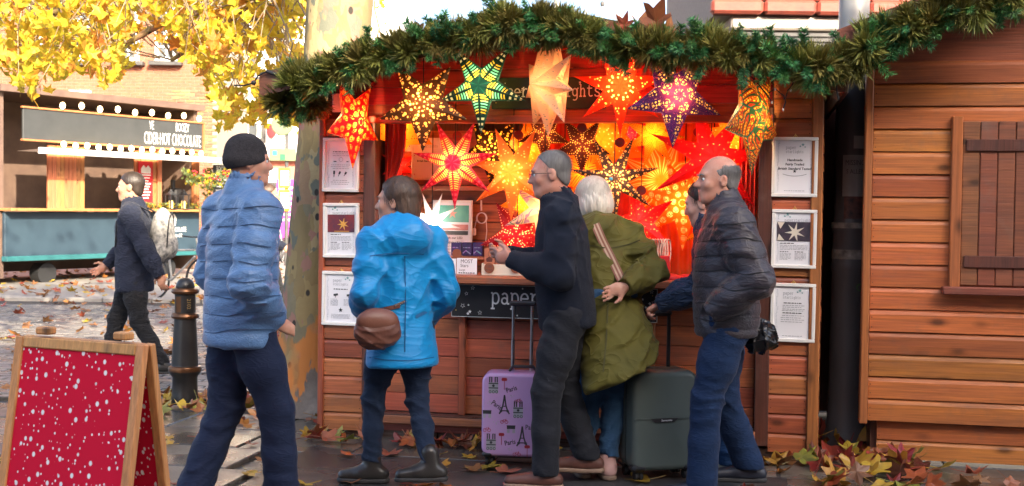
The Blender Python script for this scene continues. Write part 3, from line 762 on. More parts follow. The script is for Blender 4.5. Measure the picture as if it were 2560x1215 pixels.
for i in range(48):
    u = rf.choice((rf.uniform(-.1, 3.2), rf.gauss(.15, .12), rf.gauss(.75, .12), rf.gauss(1.05, .1), rf.gauss(2.7, .2))); x, y, _ = hw(u, -abs(rf.gauss(.0, .09))-.12)
    drop(kind(), 'foot', x, y, rf.uniform(.008, .05), .5)
for i in range(34):
    a = rf.uniform(pi, 2*pi); r = rf.uniform(.36, .75); drop(kind('yoobbr'), 'tree', tx+r*cos(a)+.02, ty+r*sin(a)*1.0, rf.uniform(.008, .04), .4)
for i in range(58):
    x, y, _ = hw(rf.uniform(3.15, 3.75), rf.uniform(-.75, .4)); drop(kind('yyogbrr'), 'gap', x, y, rf.uniform(.01, .1), .6, rf.uniform(.8, 1.35))
for i in range(40):
    x, y, _ = hw(rf.uniform(2.6, 4.9), rf.uniform(-1.6, -.1)); drop(kind('yyoogrrb'), 'right', x, y, rf.uniform(.008, .03), .3)
for i in range(58):
    x, y, _ = hw(rf.uniform(-1.9, 2.9), rf.uniform(-1.9, -.3)); drop(kind('ooyyybbr'), 'open', x, y, .006, .06)
for i in range(40):
    a = rf.uniform(0, 6.28); r = abs(rf.gauss(.12, .3))+.13; drop(kind('yoobbg'), 'bollard', bp[0]+r*cos(a), bp[1]+r*sin(a)-.1, rf.uniform(.01, .05), .4)
lit = MB(); lm = list(ML_fall.values())
for i in range(850):                                   # the litter over the far setts and pavement
    y = rf.uniform(8.6, 27); x = rf.uniform(-.45*y, -.14*y)
    if y < 10 and abs(x-bp[0]) < .3: continue
    if rf.random() < .45 and y < 17: x = rf.gauss(-.17*y, .5)
    lit.m = rf.choice((0, 1, 1, 2, 2, 4)); add_leaf_to(lit, Vector((x, y, (.012 if y < 18.3 else .055)+rf.uniform(0, .03))), Euler((rf.gauss(0, .35), rf.gauss(0, .35), rf.uniform(0, 6))).to_matrix(), rf.uniform(.7, 1.3), SIMPLE[i % 4])
o = stuff(lit.build('leaf_litter', lm)); o['label'] = 'scattered litter of fallen leaves over the far road'; o['category'] = 'leaf litter'

# ================================================================== CIDER STALL, far left
SA = radians(58.7); so = atY(494, 500, 25.0)
st_ = thing('cider_stall', 'wooden drinks stall with a grey CIDER HOT CHOCOLATE sign and white awning', 'market stall', (so[0], so[1], 0), SA)
M_swood = wood('stall_wood', (.52, .2, .07), (.4, .14, .05), 2, .55, .15)
M_sgrey = mat('sign_grey', (.032, .034, .033), (.042, .044, .043), .6, 4)
M_cream = mat('cream_letter', (.8, .77, .7), None, .6)
M_teal = mat('teal_panel', (.022, .042, .06), (.03, .055, .075), .5, 3)
M_teal2 = mat('teal_lip', (.025, .13, .135), None, .45)
M_canvas = mat('white_canvas', (.8, .77, .7), (.74, .7, .63), .8, 3)
M_inside = mat('stall_interior', (.16, .1, .07), (.1, .06, .045), .7, 3)
b = MB(); b.box((-2.3, 1.9, 1.8), (4.6, .1, 3.3)); b.box((-4.6, .95, 1.8), (.1, 1.8, 3.3)); b.box((-.02, .95, 1.8), (.1, 1.8, 3.3)); b.box((-2.3, .95, 3.5), (4.8, 2.1, .12)); b.box((-2.3, 1.0, .5), (4.5, 1.7, .1)); b.build('shell', M_inside, st_)
b = MB(); b.box((0, 0, 0), (.084, .05, 1.2), .006); fb_ = b.mesh('front_board', M_swood)
for i in range(6): link('front_board', fb_, st_, (-1.16-.09*i, .02, 1.95))
for i in range(9): link('front_board', fb_, st_, (-2.9-.09*i, .02, 1.95))
b = MB(); b.box((-.06, .0, 1.95), (.13, .1, 1.25), .008); b.build('post', M_swood, st_)
b = MB(); b.box((-1.06, -.003, 1.95), (.1, .1, 1.25), .008); b.build('post', M_swood, st_)
b = MB(); b.box((-2.1, -.06, 2.9), (4.3, .05, .56), .01); sg = b.build('sign_board', M_sgrey, st_)
b = MB()
for z in (2.61, 3.19): b.box((-2.1, -.08, z), (4.36, .07, .035), .005)
b.box((.07, -.08, 2.9), (.035, .07, .6)); b.build('sign_frame', M_swood, sg)
text('CIDER\u00b7HOT CHOCOLATE', .34, M_cream, sg, (.0, -.09, 2.79), .385, align='RIGHT')
text('BOOZY', .25, M_cream, sg, (-.33, -.09, 3.05), .42, align='RIGHT'); text('VE', .25, M_cream, sg, (-1.26, -.09, 3.05), .42, align='RIGHT')
b = MB(); n_ = 18
for i in range(n_):
    x0 = -4.4+i*(5.0/n_); x1 = x0+5.0/n_; zs = .04*abs(sin(i*pi/2)) 
    b.quad((x0, -.7, 2.43), (x1, -.7, 2.43), (x1, -.1, 2.405), (x0, -.1, 2.405))
    b.quad((x0, -.701, 2.40-.02*(i % 2)), (x1, -.701, 2.40-.02*((i+1) % 2)), (x1, -.7, 2.46), (x0, -.7, 2.46))
b.build('awning', M_canvas, st_)
b = MB(); b.tube([(-4.4, -.71, 2.37), (.6, -.71, 2.37)], .022, 8); b.build('awning_bar', M_whitep, st_, smooth=True)
b = MB(); b.box((-2.3, -.1, 1.37), (4.7, .42, .05), .008); b.build('counter', M_swood, st_)
b = MB(); b.box((-2.3, -.02, .9), (4.6, .08, .86), .01); pn = b.build('front_panel', M_teal, st_)
b = MB(); b.box((-2.3, -.08, .5), (4.66, .16, .09), .01); b.build('lip', M_teal2, st_)
for x in (-.7, -3.6):
    b = MB(); b.tube([(x, .1, .2), (x, .35, .2)], .2, 16); b.build('wheel', M_tyre, st_, smooth=True)
text('HOT CHOCOLATE', .13, M_cream, pn, (-.72, -.065, .98), .62, bold=.003); text('With Biscuits & B', .1, M_cream, pn, (-.72, -.065, .86), .66, bold=.002); text('Sauce', .1, M_cream, pn, (-.72, -.065, .75), .66, bold=.002)
b = MB(); b.prism([(-.09, 1.06), (.05, 1.06), (.08, 1.22), (-.12, 1.22)], -.068, -.062); b.prism([(-.12, 1.22), (.08, 1.22), (.02, 1.3), (-.06, 1.3)], -.068, -.062)
o = b.build('cup_print', M_cream, pn, (-.72, 0, 0))
def poster(x, z, w_, h_, mt, name, lines=0, lm_=None, y=-.03):
    b = MB(); b.box((x, y, z), (w_, .02, h_)); o = b.build(name, mt, st_)
    if lines:
        b = MB()
        for i in range(lines): b.box((x-.03*((i*7) % 3)*w_, y-.012, z+h_*(.18-.62*i/lines)), (w_*(.7-.1*(i % 3)), .006, h_*.028))
        b.build('print', lm_ or M_cream, o)
    return o
ml = poster(-1.42, 1.92, .36, .82, M_redp, 'menu', 9)
b = MB(); b.prism([(-1.54, 2.1), (-1.3, 2.1), (-1.3, 2.2), (-1.36, 2.26), (-1.42, 2.21), (-1.48, 2.26), (-1.54, 2.2)], -.045, -.041); b.build('drawing', M_cream, ml)
poster(-.72, 1.86, .24, .42, M_redp, 'inside_poster', 3, None, .9); poster(-.36, 1.92, .3, .3, M_yel, 'inside_card', 0, None, .9)
poster(.32, 1.85, .46, .95, M_sgrey, 'side_menu', 8, None, -.35)
text('BOOZY', .15, M_cream, st_, (.32, -.37, 2.24), .6, bold=.004); text('HOT CHOC', .14, M_cream, st_, (.32, -.37, 2.09), .6, bold=.004)
b = MB(); b.box((-.33, .3, 1.62), (.22, .25, .42), .03); b.tube([(-.4, .3, 1.8), (-.4, .3, 2.0)], .05, 10); b.build('urn', M_dark, st_)
# lights strung above the sign and a leafy garland under the awning
M_bulb = glow('warm_bulb', (1.0, .72, .35), 3.0)
for i in range(9):
    b = MB(); b.ell((-.1-i*.42, -.14, 3.27+.03*(i % 2)), (.05, .05, .065), 10, 7); b.build('bulb', M_bulb, st_, smooth='all')
gm = [leaf_mat('holly_green', (.08, .12, .03), (.14, .17, .05), .2), ML_tree[1]]
for i in range(14):
    b = MB(); b.ell((-.1-i*.26, -.2, 2.55+.015*(i % 2)), (.05, .05, .06), 10, 7); b.build('bulb', M_bulb, st_, smooth='all')
gl = MB(); rg = random.Random(4)
for i in range(420):
    t = rg.random(); x = -1.1+1.75*t; z = 2.2-.12*sin(t*5)-(rg.random()**2)*.32*(1.4 if t > .6 else .8); gl.m = rg.choice((0, 0, 1))
    add_leaf_to(gl, Vector((x, -.75+rg.uniform(-.12, .12), z)), Euler((rg.uniform(0, 3), rg.uniform(0, 3), rg.uniform(0, 6))).to_matrix(), .6, SIMPLE[i % 4])
for i in range(160):
    z = rg.uniform(1.5, 2.25); gl.m = rg.choice((0, 0, 1)); add_leaf_to(gl, Vector((.02+rg.gauss(0, .06), -.3+rg.uniform(-.1, .1), z)), Euler((rg.uniform(0, 3), rg.uniform(0, 3), rg.uniform(0, 6))).to_matrix(), .5, SIMPLE[i % 4])
for i in range(260):
    gl.m = rg.choice((0, 0, 1)); add_leaf_to(gl, Vector((rg.uniform(-1.7, -.1), -.18+rg.uniform(-.08, .08), 1.42+rg.random()*.1)), Euler((rg.uniform(0, 3), rg.uniform(0, 3), rg.uniform(0, 6))).to_matrix(), .45, SIMPLE[i % 4])
o = stuff(gl.build('leafy_garland', gm, st_))
b = MB()
for i in range(26):
    b.ell((rg.uniform(-1.0, .5), -.86, 2.2-rg.random()*.2), (.022, .022, .022), 8, 6)
stuff(b.build('berries', M_redp, st_, smooth='all'))
# lanterns on the stall counter
def lantern(x, label):
    R_ = Matrix.Rotation(SA, 4, 'Z'); p = Vector((so[0], so[1], 0))+R_.to_3x3() @ Vector((x, -.24, 1.395))
    t = thing('lantern', label, 'lantern', p, SA, 'lanterns on the stall counter')
    b = MB()
    for i in (-1, 1):
        for j in (-1, 1): b.box((i*.075, j*.075, .15), (.016, .016, .28))
    b.box((0, 0, .008), (.18, .18, .016)); b.box((0, 0, .295), (.19, .19, .02)); b.build('frame', M_dark, t)
    b = MB(); b.lathe([(.085, .305), (.05, .36), (.03, .37), (.028, .4)], 12); b.build('roof', M_dark, t)
    b = MB(); b.lathe([(.045, .017), (.045, .17), (.03, .175)], 14); cd = b.build('candle', mat('candle_wax', (.8, .6, .25), None, .5), t, smooth=True)
lantern(-.95, 'black lantern with a yellow candle by the red menu on the stall counter'); lantern(-.62, 'black lantern with a yellow candle by the urn on the stall counter')

# ================================================================== THE HUT
W_plank = wood('stained_plank', (.46, .14, .045), (.26, .075, .03), 0, .45, .36, wear=(.12, .075, .05))
W_planks2 = wood('stained_board_wide', (.47, .125, .05), (.29, .075, .034), 0, .45, .22, wear=(.15, .08, .055))
W_post = wood('stained_post', (.46, .14, .045), (.27, .08, .03), 2, .45, .15)
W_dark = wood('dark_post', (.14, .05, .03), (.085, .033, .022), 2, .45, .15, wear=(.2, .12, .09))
W_fascia = wood('fascia_board', (.5, .05, .026), (.32, .032, .018), 0, .4, .2)
W_soffit = wood('soffit_board', (.3, .07, .03), (.18, .045, .022), 0, .5, .2)
W_barge = wood('barge_board', (.3, .1, .045), (.17, .056, .03), 0, .5, .15, wear=(.2, .13, .09))
W_ledge = wood('worn_ledge', (.42, .16, .06), (.25, .09, .04), 0, .5, .1, wear=(.2, .13, .09))
W_base = wood('wet_base_board', (.09, .045, .03), (.05, .028, .02), 0, .3, .2)
M_felt = mat('mossy_roof_felt', (.16, .14, .05), (.09, .08, .05), .9, 8, bumps=.4)
M_white_fr = mat('white_frame', (.78, .77, .73), (.72, .71, .67), .4, 8, bumps=.1, bscale=40)
M_paper = mat('white_paper', (.8, .8, .82), (.77, .77, .8), .5, 4)
M_black = mat('black_board', (.012, .012, .014), (.02, .02, .022), .35, 6)
M_pgrey = mat('grey_print', (.32, .34, .36), None, .6)
M_pdark = mat('dark_print', (.06, .065, .07), None, .6)
M_pteal = mat('teal_print', (.12, .33, .33), None, .6)
M_pfern = mat('fern_print', (.4, .45, .5), (.55, .58, .62), .6)
M_brass = mat('brass_hook', (.6, .4, .12), None, .3, metal=1.0)
M_nail = mat('nail_head', (.03, .025, .02), None, .5, metal=.5)
WID = 3.184
def hthing(name, label, cat, u, v, z, rz_=0.0, group=None): return thing(name, label, cat, hw(u, v, z), -HT+rz_, group)
hut = thing('market_hut', 'wooden market hut with a garlanded gable selling lit paper stars', 'market hut', HO, -HT)
UL0, UL1 = .028, .292                                     # left cladding between corner trim and post
UR0, UR1 = 2.885, 3.11
def cladding(parent_name, u0, u1, z0, z1, pitch, parent, mt, v=0.0, proud=.018, nails=True):
    b = MB(); b.box(((u0+u1)/2, v+.045, (z0+z1)/2), (u1-u0+.02, .03, z1-z0)); pn = b.build(parent_name, W_dark, parent)
    L = u1-u0; n = int(round((z1-z0)/pitch)); p = (z1-z0)/n
    b = MB()                                              # shiplap: thick at the foot, thin and rounded at the head
    b.prism([(0, 0), (1, 0), (1, 1), (0, 1)], 0, 1)
    pb_ = MB(); h = p-.004
    sec = [(.0, .0), (.0, h*.78), (.006, h*.9), (.016, h), (.03, h), (.03, 0)]
    vs = []; 
    for x in (-L/2, L/2): vs += [(x, y-proud+.012, z) for y, z in sec]
    k = len(sec); fs = [tuple(range(k)), tuple(range(2*k-1, k-1, -1))]+[(i, k+i, k+(i+1) % k, (i+1) % k) for i in range(k)]
    pb_._add(vs, fs); me = pb_.mesh('plank', mt)
    ra = random.Random(int(u0*1000)+n)
    nb = MB(); nb.lathe([(.0035, 0), (.0035, .004), (.001, .005)], 7); 
    for i in range(n):
        o = link('plank', me, pn, ((u0+u1)/2, v+ra.uniform(-.002, .002), z0+p*i+.002))
    if nails:
        nb = MB()
        for i in range(n):
            for uu in (u0+.012, u1-.012):
                for dz in (.03, .08):
                    nb.T = Matrix.Translation((uu, v-proud+.012, z0+p*i+dz+ra.uniform(-.006, .006))) @ Matrix.Rotation(pi/2, 4, 'X'); nb.lathe([(.0032, -.002), (.0032, .003), (.001, .004)], 6)
        stuff(nb.build('nails', M_nail, pn))
    return pn
CL0 = .035
cladding('left_cladding', UL0, UL1, CL0, 2.07, .117, hut, W_plank)
cladding('right_cladding', UR0, UR1, CL0, 2.30, .117, hut, W_plank)
b = MB(); b.box((.012, .03, 1.09), (.036, .11, 2.13), .004); b.build('corner_trim', W_post, hut)
b = MB(); b.box((3.145, .03, 1.16), (.066, .12, 2.27), .005); b.build('corner_trim', W_post, hut)
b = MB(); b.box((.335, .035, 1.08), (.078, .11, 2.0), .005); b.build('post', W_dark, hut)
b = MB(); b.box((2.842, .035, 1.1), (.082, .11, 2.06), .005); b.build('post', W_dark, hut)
# dark plinth
for (u0, u1) in ((-.005, .8), (.8, 1.7), (1.7, 2.5), (2.5, 3.18)):
    b = MB(); b.box(((u0+u1)/2, .05, .012), (u1-u0-.006, .08, .085), .006); b.build('plinth_board', W_base, hut)
# body of the hut
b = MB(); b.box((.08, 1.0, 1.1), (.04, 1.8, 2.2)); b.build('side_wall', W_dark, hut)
o = cladding('right_wall', .1, 1.88, .03, 2.2, .117, hut, W_plank, nails=False); o.rotation_euler = (0, 0, pi/2); o.location = (WID, 0, 0)
for ch in o.children: pass
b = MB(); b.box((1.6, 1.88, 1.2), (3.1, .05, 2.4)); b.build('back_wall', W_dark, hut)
b = MB(); b.box((1.6, .98, .06), (3.06, 1.76, .06)); b.build('floor', W_base, hut)
# counter front: wide boards, battens, ledge
U0, U1 = .378, 2.798
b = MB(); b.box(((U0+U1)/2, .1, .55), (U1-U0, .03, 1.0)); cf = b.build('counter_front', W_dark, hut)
zs = .165; me_cache = {}
for i in range(7):
    h = .122
    for (a, c) in ((U0, .955), (.955, 2.16), (2.16, U1)):
        L = c-a
        if round(L, 3) not in me_cache:
            bb_ = MB(); bb_.box((0, 0, h/2), (L-.003, .022, h-.0035), .003); me_cache[round(L, 3)] = bb_.mesh('board', W_planks2)
        link('board', me_cache[round(L, 3)], cf, ((a+c)/2, .068+rnd.uniform(-.0015, .0015), zs+.002+i*.1225))
for u in (.955, 2.165):
    b = MB(); b.box((u, .035, .58), (.045, .044, .83), .005); b.build('batten', W_post, cf)
b = MB(); b.box(((U0+U1)/2, -.005, .132), (U1-U0+.02, .12, .055), .006); b.build('ledge', W_ledge, hut)
b = MB(); b.box(((U0+U1)/2, -.005, .163), (U1-U0+.0, .112, .006)); b.build('ledge_capping', W_base, hut)
b = MB(); b.box(((U0+U1)/2, .02, .075), (U1-U0, .06, .05), .004); b.build('skirting', W_soffit, hut)
b = MB(); b.box(((U0+U1)/2, .09, 1.046), (U1-U0+.06, .50, .05), .008); b.build('counter', W_ledge, hut)
# header: fascia boards of the gable above the opening
APEX = 1.50; SL = .217
def rz(u, off=0.0): return 2.695-SL*abs(u-APEX)+off       # top line of the roof
zb = 2.047; i = 0
fb = MB(); fb.prism([(.02, zb), (3.1, zb), (3.1, rz(3.1, -.1)), (APEX, rz(APEX, -.1)), (.02, rz(.02, -.1))], .06, .09); fp = fb.build('gable', W_dark, hut)
while zb+i*.112 < 2.6:
    z0 = zb+i*.112+.002; z1 = z0+.1085
    def lim(z):
        hw_ = (2.695-.075-z)/SL; return max(.3, APEX-hw_), min(2.88, APEX+hw_)
    a0, a1 = lim(z0); c0, c1 = lim(min(z1, 2.61))
    if a1-a0 > .05:
        bb_ = MB(); bb_.prism([(a0, z0), (a1, z0), (c1, min(z1, 2.61)), (c0, min(z1, 2.61))], .036+.003*(i % 2), .06); bb_.build('gable_board', W_fascia, fp)
    i += 1
b = MB(); b.box((1.59, .0, 2.06), (2.58, .09, .045), .005); b.build('lintel', W_fascia, hut)
# roof: two slopes with an overhang in front, barge boards, purlin ends
UE0, UE1 = -.262, 3.262; VF = -.40
for side, (ua, ub, vb) in enumerate(((UE0, APEX, .03), (APEX, UE1, 1.95))):
    b = MB()
    for (p, q, v0, v1) in ((ua, ub, VF+.03, vb),)+(((.03, APEX, .03, 1.95),) if side == 0 else ()):
        t0, t1 = rz(p), rz(q)
        vs = [(p, v0, t0-.045), (q, v0, t1-.045), (q, v1, t1-.045), (p, v1, t0-.045), (p, v0, t0), (q, v0, t1), (q, v1, t1), (p, v1, t0)]
        b._add(vs, [(0, 3, 2, 1), (4, 5, 6, 7), (0, 1, 5, 4), (1, 2, 6, 5), (2, 3, 7, 6), (3, 0, 4, 7)])
    b.build('roof_slope', W_soffit, hut)
    b = MB()
    for (p, q, v0, v1) in ((ua, ub, VF+.01, vb),)+(((.03, APEX, .035, 1.96),) if side == 0 else ()):
        t0, t1 = rz(p, .003), rz(q, .003)
        vs = [(p, v0, t0), (q, v0, t1), (q, v1, t1), (p, v1, t0), (p, v0, t0+.012), (q, v0, t1+.012), (q, v1, t1+.012), (p, v1, t0+.012)]
        b._add(vs, [(0, 3, 2, 1), (4, 5, 6, 7), (0, 1, 5, 4), (1, 2, 6, 5), (2, 3, 7, 6), (3, 0, 4, 7)])
    b.build('roof_felt', M_felt, hut)
    b = MB(); b.prism([(ua, rz(ua, .004)), (ub, rz(ub, .004)), (ub, rz(ub, -.135)), (ua, rz(ua, -.135))], VF, VF+.028); b.build('barge_board', W_barge, hut)
gapf = hthing('added_gap_panel', 'added dark board panel that keeps the gap behind the black column dark', 'added panel', 3.36, 1.86, 0)  # added boards: hide the sunlit building behind, so the gap stays dark
for i in range(4):
    b = MB(); b.box((-.15+.1*i, .012*(i % 2), 1.35), (.104, .02, 2.7), .003); b.build('board', W_dark, gapf)
b = MB(); b.box((UE1+.014, .6, rz(UE1)-.075), (.026, 2.0, .13), .004); b.build('eave_board', W_dark, hut)
for u in (.05, .85, 2.2, 3.05):
    b = MB(); b.box((u, -.18, rz(u)-.085), (.05, .4, .075), .004); b.build('rafter', W_soffit, hut)
# small number plate half hidden by the red star
b = MB(); b.box((.11, -.012, 2.17), (.06, .012, .12), .002); b.build('number_plate', M_white_fr, hut)
# ------------------------------------------------------------------ interior lining
M_curt = mat('red_curtain', (.72, .035, .012), (.62, .025, .01), .7, 5, stretch=(1, 1, .15), sheen=.3)
M_curt2 = mat('orange_curtain', (.8, .14, .012), (.75, .08, .01), .7, 5, stretch=(1, 1, .15), sheen=.3)
def curtain(name, u0, u1, v, z0, z1, folds, amp, mt, tie=None, seed=0):
    b = MB(); nu = folds*6; nz = 14; r = random.Random(seed); vs = []; ph = [r.uniform(-.5, .5) for _ in range(nu+1)]
    for j in range(nz+1):
        t = j/nz
        for i in range(nu+1):
            s_ = i/nu; u = u0+(u1-u0)*s_
            if tie: k = 1-.55*math.exp(-((t-tie)/.18)**2); u = u0+(u-u0)*k
            a = amp*(1-.3*t); vs.append((u, v+a*sin(2*pi*folds*s_+ph[i]*.9+.4*sin(3*t))+.01*ph[i], z0+(z1-z0)*t))
    n = nu+1; fs = [(j*n+i, j*n+i+1, (j+1)*n+i+1, (j+1)*n+i) for j in range(nz) for i in range(nu)]
    b._add(vs, fs); return b.build(name, mt, hut, smooth='all')
def htag(o, label, cat, group=None): return tag(o, label, cat, group)
curtain('side_curtain', .385, .53, .16, 1.075, 2.05, 4, .022, M_curt, .55, 1)
curtain('back_curtain', 1.12, 2.0, .62, 1.0, 2.12, 13, .02, M_curt, None, 2)
curtain('back_curtain', 1.98, 2.80, .60, 1.0, 2.12, 12, .02, M_curt2, None, 3)
curtain('side_curtain', 2.68, 2.79, .16, 1.075, 2.05, 4, .018, M_curt, None, 4)
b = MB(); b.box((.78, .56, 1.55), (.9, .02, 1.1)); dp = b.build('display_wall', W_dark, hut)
for i in range(8):
    b = MB(); b.box((.78, .54, 1.09+i*.125), (.86, .02, .119), .003); b.build('display_board', W_plank, dp)
b = MB(); b.box((.83, .47, 1.63), (.72, .15, .03), .004); b.build('shelf', W_ledge, hut)
sh2 = hp(1150, 640, .3)
b = MB(); b.box((.98, .36, sh2[1]-.012), (.4, .16, .018), .003); b.build('low_shelf', W_ledge, hut)

# ------------------------------------------------------------------ framed notices on the cladding
def star_pts(cx, cz, R, r, n=5, rot=90):
    return [((R if i % 2 == 0 else r)*cos(radians(rot+180*i/n))+cx, (R if i % 2 == 0 else r)*sin(radians(rot+180*i/n))+cz) for i in range(2*n)]
def ferns(b, w_, h_, y, seed):
    r = random.Random(seed)
    for side in (-1, 1):
        z = -h_/2+.012
        while z < h_/2-.02:
            x = side*(w_/2-.012+r.uniform(-.004, .002)); a = r.uniform(.3, 1.2)
            for k in range(3):
                b.ribbon([(x, z+k*.008), (x-side*.012*sin(a), z+.010*cos(a)+k*.008)], .0022, y)
            z += r.uniform(.014, .024)
def words(b, x0, x1, z, hgt, y, r, wmax=.022):
    x = x0
    while x < x1-.006:
        L = min(r.uniform(.006, wmax), x1-x); b.ribbon([(x, z), (x+L, z)], hgt, y); x += L+.004
def logo(parent, cx, cz, k=1.0, two=True, y=-.0195):
    if two:
        slab('paper', .0125*k, .0125*k, M_pgrey, parent, (cx-.055*k, y, cz+.004)); slab('starlights', .0105*k, .0105*k, M_pgrey, parent, (cx-.055*k, y, cz-.02*k))
    else: slab('paperstarlights', .0105*k, .0098*k, M_pgrey, parent, (cx-.062*k, y, cz-.01))
    for (dx, dz, R) in ((.045, .026, .011), (.03, .016, .007), (.058, .012, .006)):
        b = MB(); b.prism(star_pts(cx+dx*k-(0 if two else .1), cz+dz*k+.004, R*k, R*.4*k), y-.001, y+.001); b.build('logo_star', M_pteal, parent)
def frame(px0, py0, px1, py1, label, kind_, tilt=0.0, seed=0):
    u0, z1 = hp(px0, py0, -.02); u1, z0 = hp(px1, py1, -.02); w_, h_ = u1-u0, z1-z0; uc, zc = (u0+u1)/2, (z0+z1)/2
    t = hthing('picture_frame', label, 'framed notice', uc, -.02, zc, 0, 'white framed notices on the hut'); t.rotation_euler = (0, tilt, -HT)
    fw = .021; b = MB()
    b.box((0, 0, h_/2-fw/2), (w_, .026, fw), .003); b.box((0, 0, -h_/2+fw/2), (w_, .026, fw), .003)
    for s_ in (-1, 1): b.box((s_*(w_/2-fw/2), 0, 0), (fw, .0255, h_-2*fw), .003)
    b.build('frame', M_white_fr, t)
    b = MB(); b.box((0, .004, 0), (w_-.03, .008, h_-.03)); b.build('sheet', M_paper, t)
    iw, ih = w_-2*fw, h_-2*fw; y = -.002; r = random.Random(seed)
    b = MB(); ferns(b, iw, ih, y, seed); stuff(b.build('fern_border', M_pfern, t))
    tb = MB(); db = MB()
    if kind_ == 'handmade':
        logo(t, 0, .105, 1.0, y=y-.001)
        for k, s_ in enumerate(('Handmade', 'Fairly Traded', 'British Standard Tested')): text(s_, .0195, M_pdark, t, (0, y-.001, .042-k*.026), 1.05, bold=.0005)
        tb.ribbon([(-.07+.14*i/12, -.042-.012*(1-((i-6)/6)**2)) for i in range(13)], .003, y-.001)
        db.prism(star_pts(.0, -.025, .012, .005), y-.002, y)
        words(tb, -.06, .06, -ih/2+.016, .003, y-.001, r)
    elif kind_ == 'photo_white' or kind_ == 'photo_red':
        logo(t, .01, .115, 1.1, False, y=y-.001)
        dark = mat('notice_photo', (.03, .03, .045), (.07, .05, .07), .4, 30) if kind_ == 'photo_white' else mat('notice_photo_red', (.05, .02, .05), (.22, .02, .02), .4, 14)
        pw = iw-.02; b = MB(); b.box((0, y, .045), (pw, .004, .115)); ph = b.build('photo', dark, t)
        b = MB(); R = .062 if kind_ == 'photo_white' else .04
        b.prism(star_pts(.005 if kind_ == 'photo_white' else .015, .04, R, R*.3, 7, 80), y-.006, y-.002)
        if kind_ == 'photo_white':
            b.prism([(-pw/2+.002, .1), (-pw/2+.045, .1), (-pw/2+.02, .06)], y-.005, y-.002); b.prism([(-pw/2+.002, -.01), (-pw/2+.045, -.01), (-pw/2+.012, .03)], y-.005, y-.002)
        else: b.prism([(-.045, -.008), (.055, -.008), (.055, -.004), (-.045, -.004)], y-.005, y-.002)
        b.build('star_print', mat('pale_star_print', (.75, .68, .55), None, .5) if kind_ == 'photo_white' else mat('gold_star_print', (.8, .42, .08), None, .5), ph)
        words(db, -iw/2+.03, 0, -.027, .0045, y-.001, r)
        for k in range(4): words(tb, -iw/2+.03, iw/2-.03, -.04-k*.008, .0024, y-.001, r)
        for c_ in (-1, 1):
            x0 = -iw/2+.03 if c_ < 0 else .006; words(db, x0, x0+.05, -.078, .004, y-.001, r)
            for k in range(6): words(tb, x0, x0+.066-.02*(k == 5), -.088-k*.0075, .0024, y-.001, r)
    elif kind_ == 'text':
        logo(t, -.005, .105, 1.0, y=y-.001)
        words(db, -.055, .055, .058, .0055, y-.001, r); words(db, -.06, .06, -.002, .0055, y-.001, r)
        for z in (.043, .033, .021, .012, -.018, -.031, -.043, -.056): words(tb, -.075+r.uniform(0, .02), .075-r.uniform(0, .02), z, .003, y-.001, r)
        words(tb, -.06, .06, -ih/2+.016, .003, y-.001, r)
    elif kind_ == 'wiring':
        words(db, -.055, .055, .085, .005, y-.001, r)
        for z in (.072, .06, .0, -.012, -.024, -.1, -.112, -.125): words(tb, -.07+r.uniform(0, .02), .07-r.uniform(0, .02), z, .0028, y-.001, r)
        tb.ribbon(arc(0, .035, .013, .014, 0, 360, 16), .002, y-.001)
        for (x, w2) in ((-.04, .02), (.045, .014)): db.ribbon([(x-w2/2, .022), (x+w2/2, .022)], .006, y-.001)
        for (x, a) in ((-.045, 1.5), (-.01, .9), (.03, .7)):
            db.ribbon([(x, -.06), (x+.012*cos(a), -.06+.022*sin(a))], .012, y-.0015); db.ribbon([(x-.01*cos(a), -.06-.018*sin(a)), (x, -.06)], .004, y-.001)
    else:
        logo(t, .0, .105, 1.0, y=y-.001); words(db, -.05, .05, .06, .0055, y-.001, r)
        for (x, a) in ((-.05, .5), (.04, .3)): db.ribbon([(x, .02), (x+.03, .02+.012*a)], .014, y-.001); db.ribbon([(x+.012, .005), (x+.016, .02)], .004, y-.001)
        for c_ in (-1, 1):
            for k in range(6): words(tb, c_*.045-.025, c_*.045+.027, -.006-k*.008, .0024, y-.001, r)
        db.prism(star_pts(0, -.075, .016, .006), y-.002, y)
        for k in range(4): words(tb, -.065, .065, -.105-k*.008, .0024, y-.001, r)
    if tb.v: stuff(tb.build('fine_print', M_pgrey, t))
    if db.v: stuff(db.build('print', M_pdark, t))
    b = MB(); b.tube([(0, .0, h_/2-.002), (0, -.004, h_/2+.02)], .003, 6); b.tube([(-.012, 0, h_/2+.001), (0, -.003, h_/2+.017), (.012, 0, h_/2+.001)], .002, 5); b.build('hook', M_brass, t)
    return t
frame(808, 345, 897, 480, 'white framed wiring notice with plug drawings, topmost of its column beside the tree', 'wiring', .012, 1)
frame(809, 507, 897, 645, 'white framed notice with a red lit-star photo beside the tree', 'photo_red', -.006, 2)
frame(806, 677, 899, 815, 'white framed notice with small black star drawing, lowest beside the tree', 'drawings', .008, 3)
frame(1931, 343, 2043, 493, 'white framed notice reading Handmade, Fairly Traded, British Standard Tested, on the right cladding', 'handmade', .006, 4)
frame(1930, 523, 2040, 672, 'white framed notice with a white star photo on the right cladding', 'photo_white', .008, 5)
frame(1927, 707, 2037, 857, 'white framed text-only notice, lowest on the right cladding', 'text', .008, 6)

